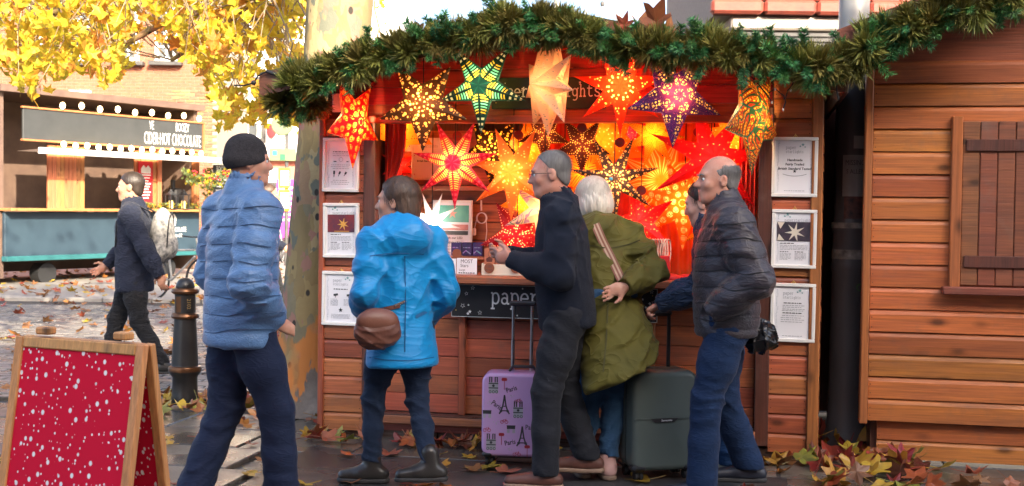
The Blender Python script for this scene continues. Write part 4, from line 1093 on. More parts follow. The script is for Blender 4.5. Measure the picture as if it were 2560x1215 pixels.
# ------------------------------------------------------------------ black signs
M_sedge = mat('sign_edge', (.6, .62, .6), None, .4)
M_swhite = mat('sign_white', (.78, .78, .78), None, .5)
def sign(u0, z0, u1, z1, v, xh, pitch, tx0, tz, label, seed, edge=True):
    t = hthing('shop_sign', label, 'sign', (u0+u1)/2, v, z0); w_, h_ = u1-u0, z1-z0
    b = MB(); b.box((0, 0, h_/2), (w_, .016, h_), .002); b.build('board', M_black, t)
    if edge:
        b = MB(); e = .003
        for s_ in (-1, 1):
            b.box((s_*(w_/2-e/2), -.002, h_/2), (e, .017, h_-2*e)); b.box((0, -.002, h_/2+s_*(h_/2-e/2)), (w_, .017, e))
        b.build('edge', M_sedge, t)
    slab('paperstarlights', xh, pitch, M_swhite, t, (tx0-(u0+u1)/2, -.0105, tz-z0))
    r = random.Random(seed)
    n = 22 if edge else 10
    for i in range(n):
        side = r.random(); x = r.choice((r.uniform(-w_/2+.02, -w_/2+.22), r.uniform(w_/2-.2, w_/2-.02), r.uniform(-w_/2, w_/2))); z = r.uniform(.015, h_-.015)
        if abs(x) < w_/2-.22 and .3*h_ < z < .75*h_: z = r.choice((.018, h_-.018))
        R = r.uniform(.006, .017)*(1 if edge else .7)
        b = MB(); p = star_pts(x, z, R, R*.42, 5, r.uniform(0, 90))
        if R > .012: b.ribbon(p, .0022, -.0105, True)
        else: b.prism(p, -.0105, -.0085)
        b.build('printed_star', M_swhite, t)
    b = MB()
    for s_ in (-1, 1):
        for k in (.2, .8): b.ell((s_*(w_/2-.03), -.009, h_*k), (.004, .003, .004), 8, 5)
    b.build('screws', M_brass, t)
    return t
a = hp(1130, 708, -.03); c = hp(1643, 803, -.03); q = hp(1227, 764, -.04)
sign(a[0], .806, c[0], 1.012, -.03, .068, .0625, q[0], .895, 'long black shop sign with printed stars below the hut counter', 3)
b = MB(); b.box((1.55, .01, .9), (.9, .07, .04)); b.build('sign_rail', W_dark, hut)
q = hp(1232, 240, .02)
sign(1.131, 2.128, 1.86, 2.325, .022, .05, .0462, q[0], 2.205, 'black shop sign lit red on the gable behind the hanging stars', 9, False)

# ------------------------------------------------------------------ garland of artificial pine along the gable
def needle_mat(name, c1, c2):
    mt, t, P, N, L = _nodes(name)
    v = coords(N, L, (1, 1, 1), jitter=4); n = noise(N, L, v, 30, 3); r = ramp(N, [(.3, c1), (.7, c2)]); L.new(n, r.inputs[0])
    L.new(vary(N, L, r.outputs[0], .3, .03), P.inputs['Base Color']); P.inputs['Roughness'].default_value = .4
    return mt
MN_green = needle_mat('pine_green', (.045, .2, .055), (.085, .27, .07)); MN_olive = needle_mat('pine_olive', (.28, .26, .06), (.19, .19, .045)); MN_stem = mat('garland_wire', (.05, .035, .02), None, .7)
def tuft(mt, n, L, rad, seed, spray):
    r = random.Random(seed); b = MB()
    for i in range(n):
        if spray:                                         # long soft needles fanning from one point
            t0 = Vector((0, 0, 0)); d = Vector((r.gauss(0, .55), r.gauss(0, .55), r.uniform(.35, 1))).normalized(); l = L*r.uniform(.75, 1.1); w_ = .0014
        else:                                             # short needles along a twig
            s_ = r.random(); t0 = Vector((0, 0, L*s_)); a = r.uniform(0, 6.28); d = Vector((cos(a), sin(a), r.uniform(.25, .9))).normalized(); l = rad*r.uniform(.6, 1.15); w_ = .0018
        side = d.cross(Vector((r.uniform(-1, 1), r.uniform(-1, 1), r.uniform(-1, 1)))).normalized()*w_
        e = t0+d*l; k = d.cross(side).normalized()*l*r.uniform(-.15, .15)
        m_ = (t0+e)/2+k
        b._add([t0-side, t0+side, m_+side, e, m_-side], [(0, 1, 2, 3, 4)])
    b.m = 1
    if not spray: b.tube([(0, 0, 0), (0, 0, L)], .002, 4)
    return b.mesh('pine_tuft', [mt, MN_stem])
TG = [tuft(MN_green, 210, .14, .038, i, False) for i in range(3)]; TO = [tuft(MN_olive, 200, .135, 0, 10+i, True) for i in range(3)]
def garland(path, label, density, seed, name='pine_garland', wid=.05):
    # path: list of hut coords (u, v, z)
    t = thing(name, label, 'garland', hw(*path[0])); base = Vector(hw(*path[0])); W = [Vector(hw(*p))-base for p in path]
    b = MB(); b.tube(W, .012, 6); b.build('core', MN_stem, t)
    r = random.Random(seed); seg = [(W[i+1]-W[i]).length for i in range(len(W)-1)]; tot = sum(seg); n = int(tot*density)
    for i in range(n):
        s_ = (i+r.random())/n*tot; k = 0
        while k < len(seg)-1 and s_ > seg[k]: s_ -= seg[k]; k += 1
        p = W[k].lerp(W[k+1], s_/seg[k]); tang = (W[k+1]-W[k]).normalized()
        a = r.uniform(-.6, pi+.6); toward = Vector((-HV[0], -HV[1], 0))
        d = (toward*max(.15, abs(sin(a)))*.8+Vector((0, 0, 1))*cos(a)*1.1+tang*r.uniform(-.9, .9)).normalized()
        ol = r.random() < .42
        me = r.choice(TO if ol else TG); q_ = d.to_track_quat('Z', 'Y').to_euler()
        s2 = r.uniform(.6, 1.35)
        link('pine_tuft', me, t, p+Vector((r.uniform(-1, 1), r.uniform(-1, 1), r.uniform(-1, 1)))*wid*.55, q_, (s2,)*3)
    return t
gp = []
for px, py in ((732, 218), (800, 200), (880, 165), (960, 140), (1050, 118), (1150, 85), (1250, 62), (1330, 58), (1400, 72), (1480, 95), (1560, 118), (1650, 130), (1740, 122), (1830, 128), (1920, 150), (2010, 165), (2085, 165)):
    u, z = hp(px, py, VF-.05); gp.append((u, VF-.05, z))
garland(gp, 'thick green and olive pine garland along the gable of the star hut', 92, 5, wid=.06)
gp2 = []
for px, py in ((690, 258), (740, 262), (790, 255)):
    u, z = hp(px, py, VF+.12); gp2.append((u, VF+.12, z))
garland(gp2, 'short dark pine sprig hanging under the left eave of the star hut', 60, 6, wid=.04)
# brown leaves caught on the garland and the eave
M_bl = leaf_mat('garland_brown_leaf', (.36, .1, .03), (.22, .06, .025), .25, .2, .02)
BL = [leaf_mesh('caught_leaf', M_bl, .22, .8, 300+i) for i in range(3)]
for i, (px, py, s_, lab) in enumerate(((1560, 62, .6, 'small brown leaf caught on the roof edge, beside the thick mast'), (1608, 72, 1.0, 'large brown plane leaf caught on the garland, curling toward the thick mast'), (1640, 55, 1.1, 'large brown plane leaf standing upright on the garland'), (1672, 82, .9, 'dark brown leaf folded down behind the garland'), (1048, 74, .45, 'small red-brown leaf caught high in the garland above the gold star'), (822, 168, .7, 'orange leaf caught on the left barge board'))):
    u, z = hp(px, py, VF-.02); p = hw(u, VF-.02, z); r = random.Random(i)
    tag(link('caught_leaf', BL[i % 3], None, p, (r.uniform(.6, 1.5), r.uniform(-.5, .5), r.uniform(-.6, .6)), (s_,)*3), lab, 'leaf')
u, z = hp(716, 182, VF-.02); b = MB(); b.box((0, 0, 0), (.085, .012, .032), .004); tag(b.build('cable_tag', M_yel, None, hw(u, VF-.03, z), (0, -.3, -HT)), 'yellow tag on a black cable at the left eave', 'tag')
# fairy-light wire hanging under the right eave
M_wire = mat('black_wire', (.012, .012, .014), None, .5)
t = thing('fairy_lights', 'black fairy light wire with tiny bulbs dangling under the right eave', 'fairy lights', hw(2.7, VF-.02, 2.2))
def hl(px, py, v=VF-.02): u, z = hp(px, py, v); return Vector(hw(u, v, z))-Vector(hw(2.7, VF-.02, 2.2))
b = MB()
for pts in (((1874, 150), (1876, 190), (1900, 215), (1920, 240), (1930, 256)), ((1922, 232), (1938, 222), (1960, 240), (1964, 255), (1958, 273)), ((1964, 245), (1970, 225), (1980, 214), (1990, 190)), ((2090, 175), (2110, 155), (2140, 135), (2180, 100)), ((2090, 180), (2092, 230), (2097, 250))):
    b.tube([hl(*p) for p in pts], .0035, 5)
stuff(b.build('wire', M_wire, t))
for p in ((1930, 256), (1958, 274), (1938, 223), (1977, 226), (2080, 196)):
    b = MB(); b.ell(hl(*p), (.006, .006, .009), 8, 6); b.build('bulb', mat('clear_bulb', (.8, .75, .65), None, .1), t)
# cable with socket and dark ball lamp at the left eave
t = thing('eave_cable', 'black cable with a round bulb holder reaching from the left eave', 'cable', hw(-.3, VF, 2.3)); o0 = Vector(hw(-.3, VF, 2.3))
def hl2(px, py, v=VF-.02): u, z = hp(px, py, v); return Vector(hw(u, v, z))-o0
b = MB(); b.tube([hl2(585, 213), (hl2(610, 214)), hl2(634, 207), hl2(645, 190), hl2(668, 178), hl2(700, 186), hl2(740, 214)], .005, 6); b.build('wire', M_wire, t, smooth=True)
b = MB(); b.ell(hl2(634, 207), (.017, .017, .017), 12, 8); b.build('bulb_holder', M_dark, t, smooth='all')
b = MB(); b.tube([hl2(667, 178), hl2(692, 187)], .012, 10); b.build('socket', M_dark, t, smooth=True)

# ================================================================== NEIGHBOURING HUT on the right
nu0 = hp(2150, 900, 0)[0]
nh = thing('neighbour_hut', 'second wooden market hut with orange-brown shiplap, right of the black column', 'market hut', hw(nu0, 0, 0), -HT)
b = MB(); b.box((.022, .0, 1.32), (.044, .09, 2.16), .005); b.build('corner_trim', W_post, nh)
W_or = wood('orange_plank', (.6, .19, .05), (.38, .11, .035), 0, .45, .25, wear=(.2, .1, .06))
cladding('front_cladding', .05, 1.7, .255, 2.4, .133, nh, W_or)
b = MB(); b.box((.52, -.012, 1.56), (.06, .07, 1.02), .005); b.build('shutter_post', W_post, nh)
b = MB(); b.box((1.1, -.02, 1.05), (1.3, .16, .045), .006); b.build('counter', W_barge, nh)
for i in range(11):
    b = MB(); b.box((.6+.098*i, -.016, 1.56), (.094, .022, .96), .004); b.build('shutter_board', W_barge, nh)
for z in (1.22, 1.9):
    b = MB(); b.box((1.1, -.034, z), (1.06, .016, .07), .004); b.build('shutter_rail', W_dark, nh)
cladding('lower_cladding', .11, 1.7, .02, .25, .115, nh, W_or, v=.05)
b = MB(); b.box((.1, 1.0, 1.2), (.05, 1.85, 2.3)); b.build('side_wall', W_dark, nh)
ea = hp(2092, 62, VF); eb = hp(2191, 22, VF)
sl = (eb[1]-ea[1])/(eb[0]-ea[0]); e0 = ea[0]-nu0
b = MB(); L_ = 2.0
b.prism([(e0, ea[1]-.03), (e0+L_, ea[1]-.03+sl*L_), (e0+L_, ea[1]-.2+sl*L_), (e0, ea[1]-.2)], VF, VF+.03); b.build('barge_board', W_barge, nh)
b = MB(); zt0 = ea[1]-.032
vs = [(e0, VF+.03, zt0-.06), (e0+L_, VF+.03, zt0-.06+sl*L_), (e0+L_, 1.9, zt0-.06+sl*L_), (e0, 1.9, zt0-.06)]; vs += [(p[0], p[1], p[2]+.055) for p in vs]
b._add(vs, [(0, 3, 2, 1), (4, 5, 6, 7), (0, 1, 5, 4), (1, 2, 6, 5), (2, 3, 7, 6), (3, 0, 4, 7)]); b.build('roof_slope', W_soffit, nh)
b = MB(); b.prism([(.03, 2.4), (1.7, 2.4), (1.7, zt0-.1+sl*(1.7-e0)), (.03, zt0-.12+sl*(.03-e0))], .02, .06); b.build('gable', W_soffit, nh)
gp3 = []
for px, py in ((2085, 168), (2120, 150), (2150, 128), (2200, 95), (2280, 60), (2400, 20), (2550, -30)):
    u, z = hp(px, py, VF-.05); gp3.append((u, VF-.05, z))
garland(gp3, 'pine garland swooping up onto the neighbouring hut', 105, 8, wid=.09)

# ================================================================== PAPER STAR LANTERNS
def paper(name, pat, n=5, inner=.42, c=(.5, .1, .05), h=(1, .6, .15), k=9.0, trans=.55, thr=.3, c2=None, edge=None, h2=None, h3=None):
    """paper of colour c with thin tissue of colour h behind the cut-outs; x runs from the centre to a tip, t from its ridge (0) to its free edge (1)"""
    mt, tr_, P, N, L = _nodes(name); N.remove(P)
    uv = N.new('ShaderNodeUVMap'); sp = N.new('ShaderNodeSeparateXYZ'); L.new(uv.outputs[0], sp.inputs[0])
    def mth(op, a, b_=0.0, c_=None):
        q = N.new('ShaderNodeMath'); q.operation = op
        for i, x in enumerate((a, b_, c_)):
            if x is None: continue
            if isinstance(x, (int, float)): q.inputs[i].default_value = x
            else: L.new(x, q.inputs[i])
        return q.outputs[0]
    def step(x, a, b_):                                  # 0 -> 1 from a to b (or 1 -> 0 when a > b)
        q = N.new('ShaderNodeMapRange'); q.clamp = True; q.inputs['From Min'].default_value = a; q.inputs['From Max'].default_value = b_; L.new(x, q.inputs['Value']); return q.outputs[0]
    def AND(*v):
        o = v[0]
        for x in v[1:]: o = mth('MULTIPLY', o, x)
        return o
    def OR(*v):
        o = v[0]
        for x in v[1:]: o = mth('MAXIMUM', o, x)
        return o
    def mix(f, a, b_):
        m_ = N.new('ShaderNodeMixRGB'); L.new(f, m_.inputs[0])
        for i, x in ((1, a), (2, b_)):
            if hasattr(x, '__len__'): m_.inputs[i].default_value = rgba(x)
            else: L.new(x, m_.inputs[i])
        return m_.outputs[0]
    def vor(sc, feat='F1', rnd_=1.0):
        v = N.new('ShaderNodeTexVoronoi'); v.feature = feat; v.inputs['Scale'].default_value = sc; v.inputs['Randomness'].default_value = rnd_; L.new(uv.outputs[0], v.inputs['Vector']); return v.outputs['Distance']
    X = sp.outputs['X']; Y = mth('ABSOLUTE', sp.outputs['Y']); xa, ya = inner*cos(pi/n), inner*sin(pi/n)
    hw_ = mth('MAXIMUM', mth('MINIMUM', mth('MULTIPLY', X, ya/xa), mth('MULTIPLY', mth('SUBTRACT', 1.0, X), ya/(1-xa))), .004); T = mth('DIVIDE', Y, hw_)
    inside = AND(step(T, .95, .86), step(X, .05, .08)); pc = c; hc = h; hole = None
    if pat == 'dots': hole = step(vor(k), thr+.04, thr-.04)
    elif pat == 'fine': hole = OR(step(vor(k, rnd_=.7), thr, thr-.08), step(vor(k*.45), .17, .12))
    elif pat == 'pin':
        row = AND(step(mth('ABSOLUTE', mth('SUBTRACT', T, .8)), .1, .05), step(mth('SINE', mth('MULTIPLY', X, 95.0)), .2, .5)); hole = OR(row, step(vor(k, rnd_=.8), thr, thr-.06))
    elif pat == 'flower':
        d = vor(k, rnd_=.15); e = vor(k*2.0, 'DISTANCE_TO_EDGE', .12); hole = OR(AND(step(d, .4, .36), step(e, .05, .08), step(d, .1, .14)), step(d, .06, .04))
    elif pat == 'feather':                               # curved barbs, mint in the middle, yellow near the heart, a row of dots to the tip
        ph = mth('ADD', mth('MULTIPLY', X, k*6.28), mth('MULTIPLY', mth('MULTIPLY', T, T), -4.2)); barb = AND(step(mth('SINE', ph), -.1, .15), step(T, .1, .2), step(T, .88, .78), step(X, .16, .2), step(X, .6, .56))
        dot = AND(step(mth('SINE', mth('MULTIPLY', X, 58.0)), .0, .3), step(mth('ABSOLUTE', mth('SUBTRACT', T, .5)), .34, .22), step(X, .6, .63), step(X, .94, .9)); hole = OR(barb, dot)
        hc = mix(step(X, .3, .34), h2 or h, mix(step(X, .47, .5), h, mix(step(X, .58, .6), h2 or h, h3 or h)))
    elif pat == 'lace':                                  # gold cells divided by dark lines, rings and beads inside them
        d = vor(k, rnd_=.55); e = vor(k, 'DISTANCE_TO_EDGE', .55); f2 = vor(k*2.6, 'DISTANCE_TO_EDGE', .6); g = vor(k*2.6, 'F1', .6)
        cell = AND(step(e, .05, .08), OR(step(d, .2, .16), AND(step(d, .25, .28), step(g, .46, .38)))); fill = AND(step(e, .08, .04), step(g, .3, .24)); hole = OR(cell, AND(fill, .8) if False else fill)
        spine = AND(step(T, .14, .06), step(X, .2, .9)); hole = AND(hole, step(spine, .5, .2))
    elif pat == 'medal':                                 # round medallions of beads on a dark ground with coloured scrolls
        d = vor(k, rnd_=.35); g = vor(k*3.4, rnd_=.35); nn = noise(N, L, uv.outputs[0], k*.9, 2, .5, 1.5); scroll = step(mth('ABSOLUTE', mth('SINE', mth('MULTIPLY', nn, 40.0))), .3, .12)
        hole = OR(AND(step(d, .38, .34), step(g, .42, .34)), AND(step(mth('ABSOLUTE', mth('SUBTRACT', d, .43)), .03, .015), step(g, .5, .3)))
        pc = mix(AND(scroll, step(d, .42, .46)), c, c2 or c); pc = mix(step(X, .34, .2), pc, c2 or c)
    elif pat == 'paisley':                               # beaded contour lines
        nn = noise(N, L, uv.outputs[0], k*.42, 2, .45, 1.0); wv = mth('SINE', mth('MULTIPLY', nn, 62.0)); g = vor(k*4.2, rnd_=.2); bead = AND(step(wv, .45, .7), step(g, .44, .34)); line = step(mth('ABSOLUTE', wv), .16, .05)
        hole = OR(bead, AND(line, step(vor(k*.8), .8, .3))); pc = mix(step(wv, -.35, -.55), c, c2 or c)
    elif pat == 'swirl':
        nn = noise(N, L, uv.outputs[0], k*.35, 1, .5, .8); wv = mth('SINE', mth('MULTIPLY', nn, 44.0)); hole = step(wv, .2, .4); hc = mix(step(mth('SINE', mth('MULTIPLY', nn, 22.0)), -.1, .1), h, h2 or h)
    elif pat == 'stripes':
        ph = mth('ADD', mth('MULTIPLY', X, k*6.28), mth('MULTIPLY', Y, -k*9)); hole = AND(step(mth('SINE', ph), .5, .7), step(T, .1, .2))
    elif pat == 'rays':
        hole = AND(step(mth('SINE', mth('MULTIPLY', T, k*3.0)), .4, .7), step(X, .1, .2))
    if edge is not None: pc = mix(step(T, .86, .92), pc, edge)
    if not hasattr(pc, 'is_linked'):
        cr = N.new('ShaderNodeRGB'); cr.outputs[0].default_value = rgba(pc); pc = cr.outputs[0]
    col = pc; tcol = N_mul(N, L, pc, .7)
    if hole is not None: hole = AND(hole, inside); col = mix(hole, pc, hc); tcol = mix(hole, tcol, hc)
    df = N.new('ShaderNodeBsdfPrincipled'); df.inputs['Roughness'].default_value = .55; df.inputs['Specular IOR Level'].default_value = .3; L.new(col, df.inputs['Base Color'])
    tr = N.new('ShaderNodeBsdfTranslucent'); L.new(tcol, tr.inputs['Color'])
    ms = N.new('ShaderNodeMixShader'); ms.inputs[0].default_value = trans
    if hole is not None:
        fm = N.new('ShaderNodeMapRange'); fm.inputs['To Min'].default_value = trans*.8; fm.inputs['To Max'].default_value = min(.95, trans*1.6); L.new(hole, fm.inputs['Value']); L.new(fm.outputs[0], ms.inputs[0])
    L.new(df.outputs[0], ms.inputs[1]); L.new(tr.outputs[0], ms.inputs[2]); L.new(ms.outputs[0], N['Material Output'].inputs['Surface'])
    return mt
def N_mul(N, L, c, k):
    m_ = N.new('ShaderNodeMixRGB'); m_.blend_type = 'MULTIPLY'; m_.inputs[0].default_value = 1.0; L.new(c, m_.inputs[1]); m_.inputs[2].default_value = (k, k, k, 1); return m_.outputs[0]
PD = {
 'red_flower': dict(pat='flower', c=(.72, .008, .014), h=(1, .42, .06), k=5.5, trans=.42, edge=(.72, .008, .015)),
 'gold_brown': dict(pat='lace', c=(.07, .028, .012), h=(1.0, .55, .18), k=5.2, trans=.6, edge=(.06, .025, .012)),
 'green': dict(pat='feather', c=(.008, .045, .034), h=(.2, .75, .45), h2=(1, .62, .05), h3=(.85, .8, .45), k=17, trans=.42, edge=(.01, .09, .06)),
 'cream': dict(pat='dots', c=(.85, .55, .36), h=(.22, .3, .28), k=17, trans=.6, thr=.22),
 'red_orange': dict(pat='dots', c=(.85, .045, .012), h=(1, .62, .15), k=13, trans=.6, thr=.25),
 'purple': dict(pat='medal', c=(.055, .018, .15), h=(.85, .68, .2), c2=(.42, .06, .22), k=4.6, trans=.45),
 'paisley': dict(pat='paisley', c=(.5, .035, .012), h=(.85, .62, .06), c2=(.03, .12, .05), k=4.5, trans=.45, edge=(.02, .14, .11)),
 'magenta': dict(pat='feather', c=(.5, .008, .05), h=(1, .4, .1), h2=(1, .6, .15), h3=(.75, .1, .16), k=21, trans=.42, edge=(.6, .06, .13)),
 'orange': dict(pat='dots', c=(.95, .27, .05), h=(1, .72, .25), k=14, trans=.62, thr=.23),
 'dark_lace': dict(pat='lace', c=(.06, .042, .045), h=(.95, .5, .18), k=7, trans=.55, edge=(.035, .045, .05)),
 'white': dict(pat='plain', c=(.85, .83, .8), trans=.7),
 'wine': dict(pat='pin', c=(.26, .005, .016), h=(1, .42, .28), k=17, trans=.45, thr=.2),
 'white_swirl': dict(pat='swirl', c=(.85, .72, .55), h=(.3, .2, .45), h2=(.15, .3, .25), k=7, trans=.6),
 'red': dict(pat='fine', c=(.75, .012, .02), h=(1, .3, .12), k=16, trans=.5, thr=.17),
 'yellow': dict(pat='dots', c=(1.0, .34, .02), h=(1, .72, .2), k=13, trans=.65, thr=.2),
 'yellow_flower': dict(pat='flower', c=(1.0, .27, .02), h=(1, .8, .35), k=5.5, trans=.62),
 'yellow_stripe': dict(pat='stripes', c=(.95, .42, .02), h=(.35, .1, .01), k=13, trans=.6),
 'sun': dict(pat='rays', c=(1.0, .3, .02), h=(1, .7, .2), k=4, trans=.68),
 'brown': dict(pat='pin', c=(.09, .016, .012), h=(1, .5, .12), k=15, trans=.5, thr=.22),
 'black_gold': dict(pat='lace', c=(.025, .01, .006), h=(1, .5, .05), k=4.5, trans=.6),
 'amber_crescent': dict(pat='stripes', c=(1.0, .3, .015), h=(.08, .02, .01), k=8, trans=.6),
 'pink': dict(pat='fine', c=(.75, .02, .06), h=(1, .45, .25), k=15, trans=.5, thr=.2),
 'gold_dots': dict(pat='dots', c=(1.0, .42, .03), h=(.15, .05, .01), k=12, trans=.62, thr=.2),
 'plain_red': dict(pat='plain', c=(.72, .015, .012), trans=.4),
}
M_cord = mat('black_cord', (.012, .01, .01), None, .6)
M_bulbw = glow('star_bulb', (1.0, .7, .35), 12.0)
STARP = .66
def star(px, py, v, n, Rpx, inner, yaw, spin, m_, power, label, depth=.28, lcol=(1.0, .56, .22), top=None, squash=1.0, tips=None):
    u, z = hp(px, py, v); loc = hw(u, v, z); s_ = FPX/loc[1]; R = Rpx/s_
    t = thing('paper_star', label, 'paper star', loc, 0, 'paper star lanterns')
    t.rotation_euler = (0, 0, -HT+radians(yaw))
    b = MB(); h = R*depth; ri = R*inner
    tip = [(R*(tips[i] if tips else 1)*cos(radians(spin+360*i/n)), R*(tips[i] if tips else 1)*sin(radians(spin+360*i/n))*squash) for i in range(n)]
    val = [(ri*cos(radians(spin+360*(i+.5)/n)), ri*sin(radians(spin+360*(i+.5)/n))*squash) for i in range(n)]
    asp = .5*ri/R*1.0
    for sgn in (-1, 1):
        ap = (0, sgn*h, 0)
        for i in range(n):
            T_ = (tip[i][0], 0, tip[i][1]); A = (val[i-1][0], sgn*h*.18, val[i-1][1]); B = (val[i][0], sgn*h*.18, val[i][1])
            wv = math.dist(val[i-1], val[i])/R*.5
            off = i*1.37+(7 if sgn > 0 else 0); e = inner*.85
            f1, f2 = (0, 1, 2), (0, 2, 1)
            # uv: x runs from the centre to the tip, y across; |y| is 1 along the free edge
            b._add([ap, A, T_], [f1 if sgn < 0 else f2], [[(0, 0), (e, 1*wv*0+1), (1, 0.0+.999)] if sgn < 0 else [(0, 0), (1, .999), (e, 1)]])
            b._add([ap, T_, B], [f1 if sgn < 0 else f2], [[(0, 0), (1, -.999), (e, -1)] if sgn < 0 else [(0, 0), (e, -1), (1, -.999)]])
    # proper isotropic uv: rebuild from geometry so that cut-outs keep their shape
    uvn = []
    for fi, f in enumerate(b.f):
        k = (fi//2) % n; d = Vector(tip[k]).normalized(); q = Vector((-d.y, d.x)); out = []
        for vi in f:
            p = Vector((b.v[vi][0], b.v[vi][2])); x = p.dot(d)/R; y = p.dot(q)/R
            out.append((x, y))
        uvn.append(out)
    b.uv = uvn
    shell = b.build('shell', paper('star_'+m_, n=n, inner=inner, **PD[m_]), t)
    lg = None
    if power > 0:
        ld = bpy.data.lights.new('star_light', 'POINT'); ld.energy = power*STARP; ld.color = lcol; ld.shadow_soft_size = .025
        lg = link('star_light', ld, t)
    # cord up to the rafters, with a small loop at the top of the shell
    zt = (top if top else 2.52-(.0 if v < 0 else .35))-z
    b = MB(); b.tube([(0, 0, ri*.75), (0, 0, max(zt, ri))], .0035, 5); b.build('cord', M_cord, t)
    return t
# ---- front row, under the eave
star(885, 305, -.24, 5, 118, .44, 74, 268, 'red_flower', 2.4, 'red star with yellow flower cut-outs, seen nearly edge-on beside the tree', depth=.2)
star(1058, 262, -.24, 5, 118, .43, 4, 270, 'gold_brown', 2.6, 'brown five-pointed star with gold lace cut-outs hanging from the eave')
star(1204, 216, -.24, 5, 120, .36, -3, 270, 'green', 1.6, 'dark green five-pointed star with mint and yellow feather cut-outs', lcol=(1.0, .85, .5))
star(1372, 213, -.24, 9, 128, .42, -52, 270, 'cream', 1.15, 'pale peach star with grey dots hanging turned to its side', depth=.42)
star(1552, 218, -.24, 7, 122, .36, 3, 270, 'red_orange', 3.2, 'bright red-orange seven-pointed star with round cut-outs')
star(1688, 240, -.24, 5, 130, .42, 24, 268, 'purple', 2.0, 'purple five-pointed star with yellow and pink lace')
star(1884, 290, -.24, 5, 150, .48, 62, 268, 'paisley', 1.8, 'green, red and yellow dotted star seen edge-on above the framed Handmade notice', depth=.22)
# ---- second row, in the opening
star(1138, 408, .0, 7, 116, .34, -2, 270, 'magenta', 2.6, 'crimson seven-pointed star with feathered cut-outs over the framed notices')
star(1283, 432, .02, 7, 122, .36, -6, 268, 'orange', 1.3, 'glowing orange seven-pointed star with small round cut-outs')
star(1536, 447, .0, 7, 118, .3, 10, 272, 'dark_lace', 1.9, 'dark seven-pointed star with gold lace and a small blue centre')
star(1080, 556, .28, 9, 78, .3, -5, 270, 'white', 2.0, 'small glowing white nine-pointed star', lcol=(1.0, .93, .85))
star(1293, 588, .22, 5, 98, .42, 4, 268, 'wine', 1.8, 'wine-red five-pointed star with pin-prick cut-outs behind the tray')
star(1362, 525, .12, 6, 110, .36, 20, 262, 'white_swirl', 1.0, 'cream star with purple swirls half hidden behind the navy jumper')
star(1778, 395, .08, 7, 165, .3, 14, 262, 'red', 2.4, 'large red star with long points behind the balding man')
star(1655, 452, .42, 9, 120, .5, 0, 270, 'sun', .7, 'wide yellow sunburst star glowing from its middle')
star(1602, 556, .2, 5, 100, .34, -14, 250, 'red', 1.8, 'red star low down at the shoulder of the olive coat')
star(1838, 342, .3, 7, 112, .42, -16, 275, 'yellow', .75, 'plain yellow star with pin holes behind the edge-on dotted star')
star(1455, 362, .28, 5, 76, .42, 12, 270, 'brown', .7, 'small dark brown star with amber dots')
star(1512, 350, .46, 5, 112, .5, -8, 265, 'yellow', .75, 'pale yellow star with round windows behind the dark brown one')
star(1712, 508, .3, 7, 120, .42, -8, 268, 'yellow_flower', .8, 'amber star with snowflake cut-outs behind the large red star')
star(1632, 340, .32, 7, 84, .36, 5, 255, 'yellow_stripe', .8, 'yellow star with thin line cut-outs under the purple star')
star(1232, 375, .46, 5, 92, .46, 8, 268, 'black_gold', 1.8, 'black star with large gold lace behind the orange star')
star(1318, 372, .5, 6, 78, .5, 0, 270, 'yellow', .85, 'bright amber star showing between the two orange points')
star(1000, 318, .3, 5, 100, .5, -10, 262, 'gold_dots', 1.4, 'gold star with dark ringed dots behind the brown lace star')
star(997, 412, .5, 6, 50, .32, 0, 270, 'plain_red', .8, 'small plain red star fixed to the display boards under the sockets')
star(1312, 505, .48, 5, 66, .45, 0, 262, 'yellow', .8, 'amber dotted star low behind the orange star')
star(1462, 432, .48, 5, 92, .5, 0, 268, 'amber_crescent', .9, 'amber star with black crescents beside the white-haired head')
star(1562, 340, .5, 6, 66, .4, -12, 270, 'pink', 1.0, 'pink star peeping out between two yellow stars')
star(1782, 560, .46, 7, 84, .4, 8, 264, 'yellow_stripe', .8, 'lower yellow star with stripes by the navy jacket')
star(1360, 335, .34, 5, 70, .42, 20, 270, 'brown', .7, 'dark star with amber dots high beside the lintel post')
star(1410, 520, .5, 5, 80, .45, 5, 270, 'amber_crescent', .8, 'amber star low behind the navy jumper collar')
b = MB(); b.ell((0, 0, 0), (.012, .006, .012), 10, 6)
uu, z_ = hp(1527, 447, -.095); tag(b.build('star_button', mat('blue_button', (.1, .45, .6), None, .4), None, hw(uu, -.09, z_)), 'tiny blue button at the centre of the dark lace star', 'button')
# ---- round price tags on cords
M_tagd = mat('price_tag', (.25, .02, .02), (.2, .015, .015), .7, 6)
for (px, py, v, lab) in ((1143, 340, .1, 'crimson star cord'), (1297, 338, .2, 'orange star cord'), (1455, 320, .05, 'small brown star cord'), (1550, 356, .1, 'dark lace star cord'), (1603, 476, .1, 'red cord above the olive shoulder'), (1746, 330, .1, 'large red star cord')):
    u, z = hp(px, py, v); t = hthing('price_tag', 'dark red round price tag on the %s' % lab, 'price tag', u, v, z, 0, 'round price tags')
    b = MB(); b.tube([(0, -.001, 0), (0, .002, 0)], .031, 20); b.build('disc', M_tagd, t)
    b = MB(); b.tube([(0, 0, .03), (0, 0, max(.05, 2.1-z))], .0025, 4); b.build('cord', M_cord, t)
    text('\u00a316', .024, M_ink, t, (0, -.003, -.004))

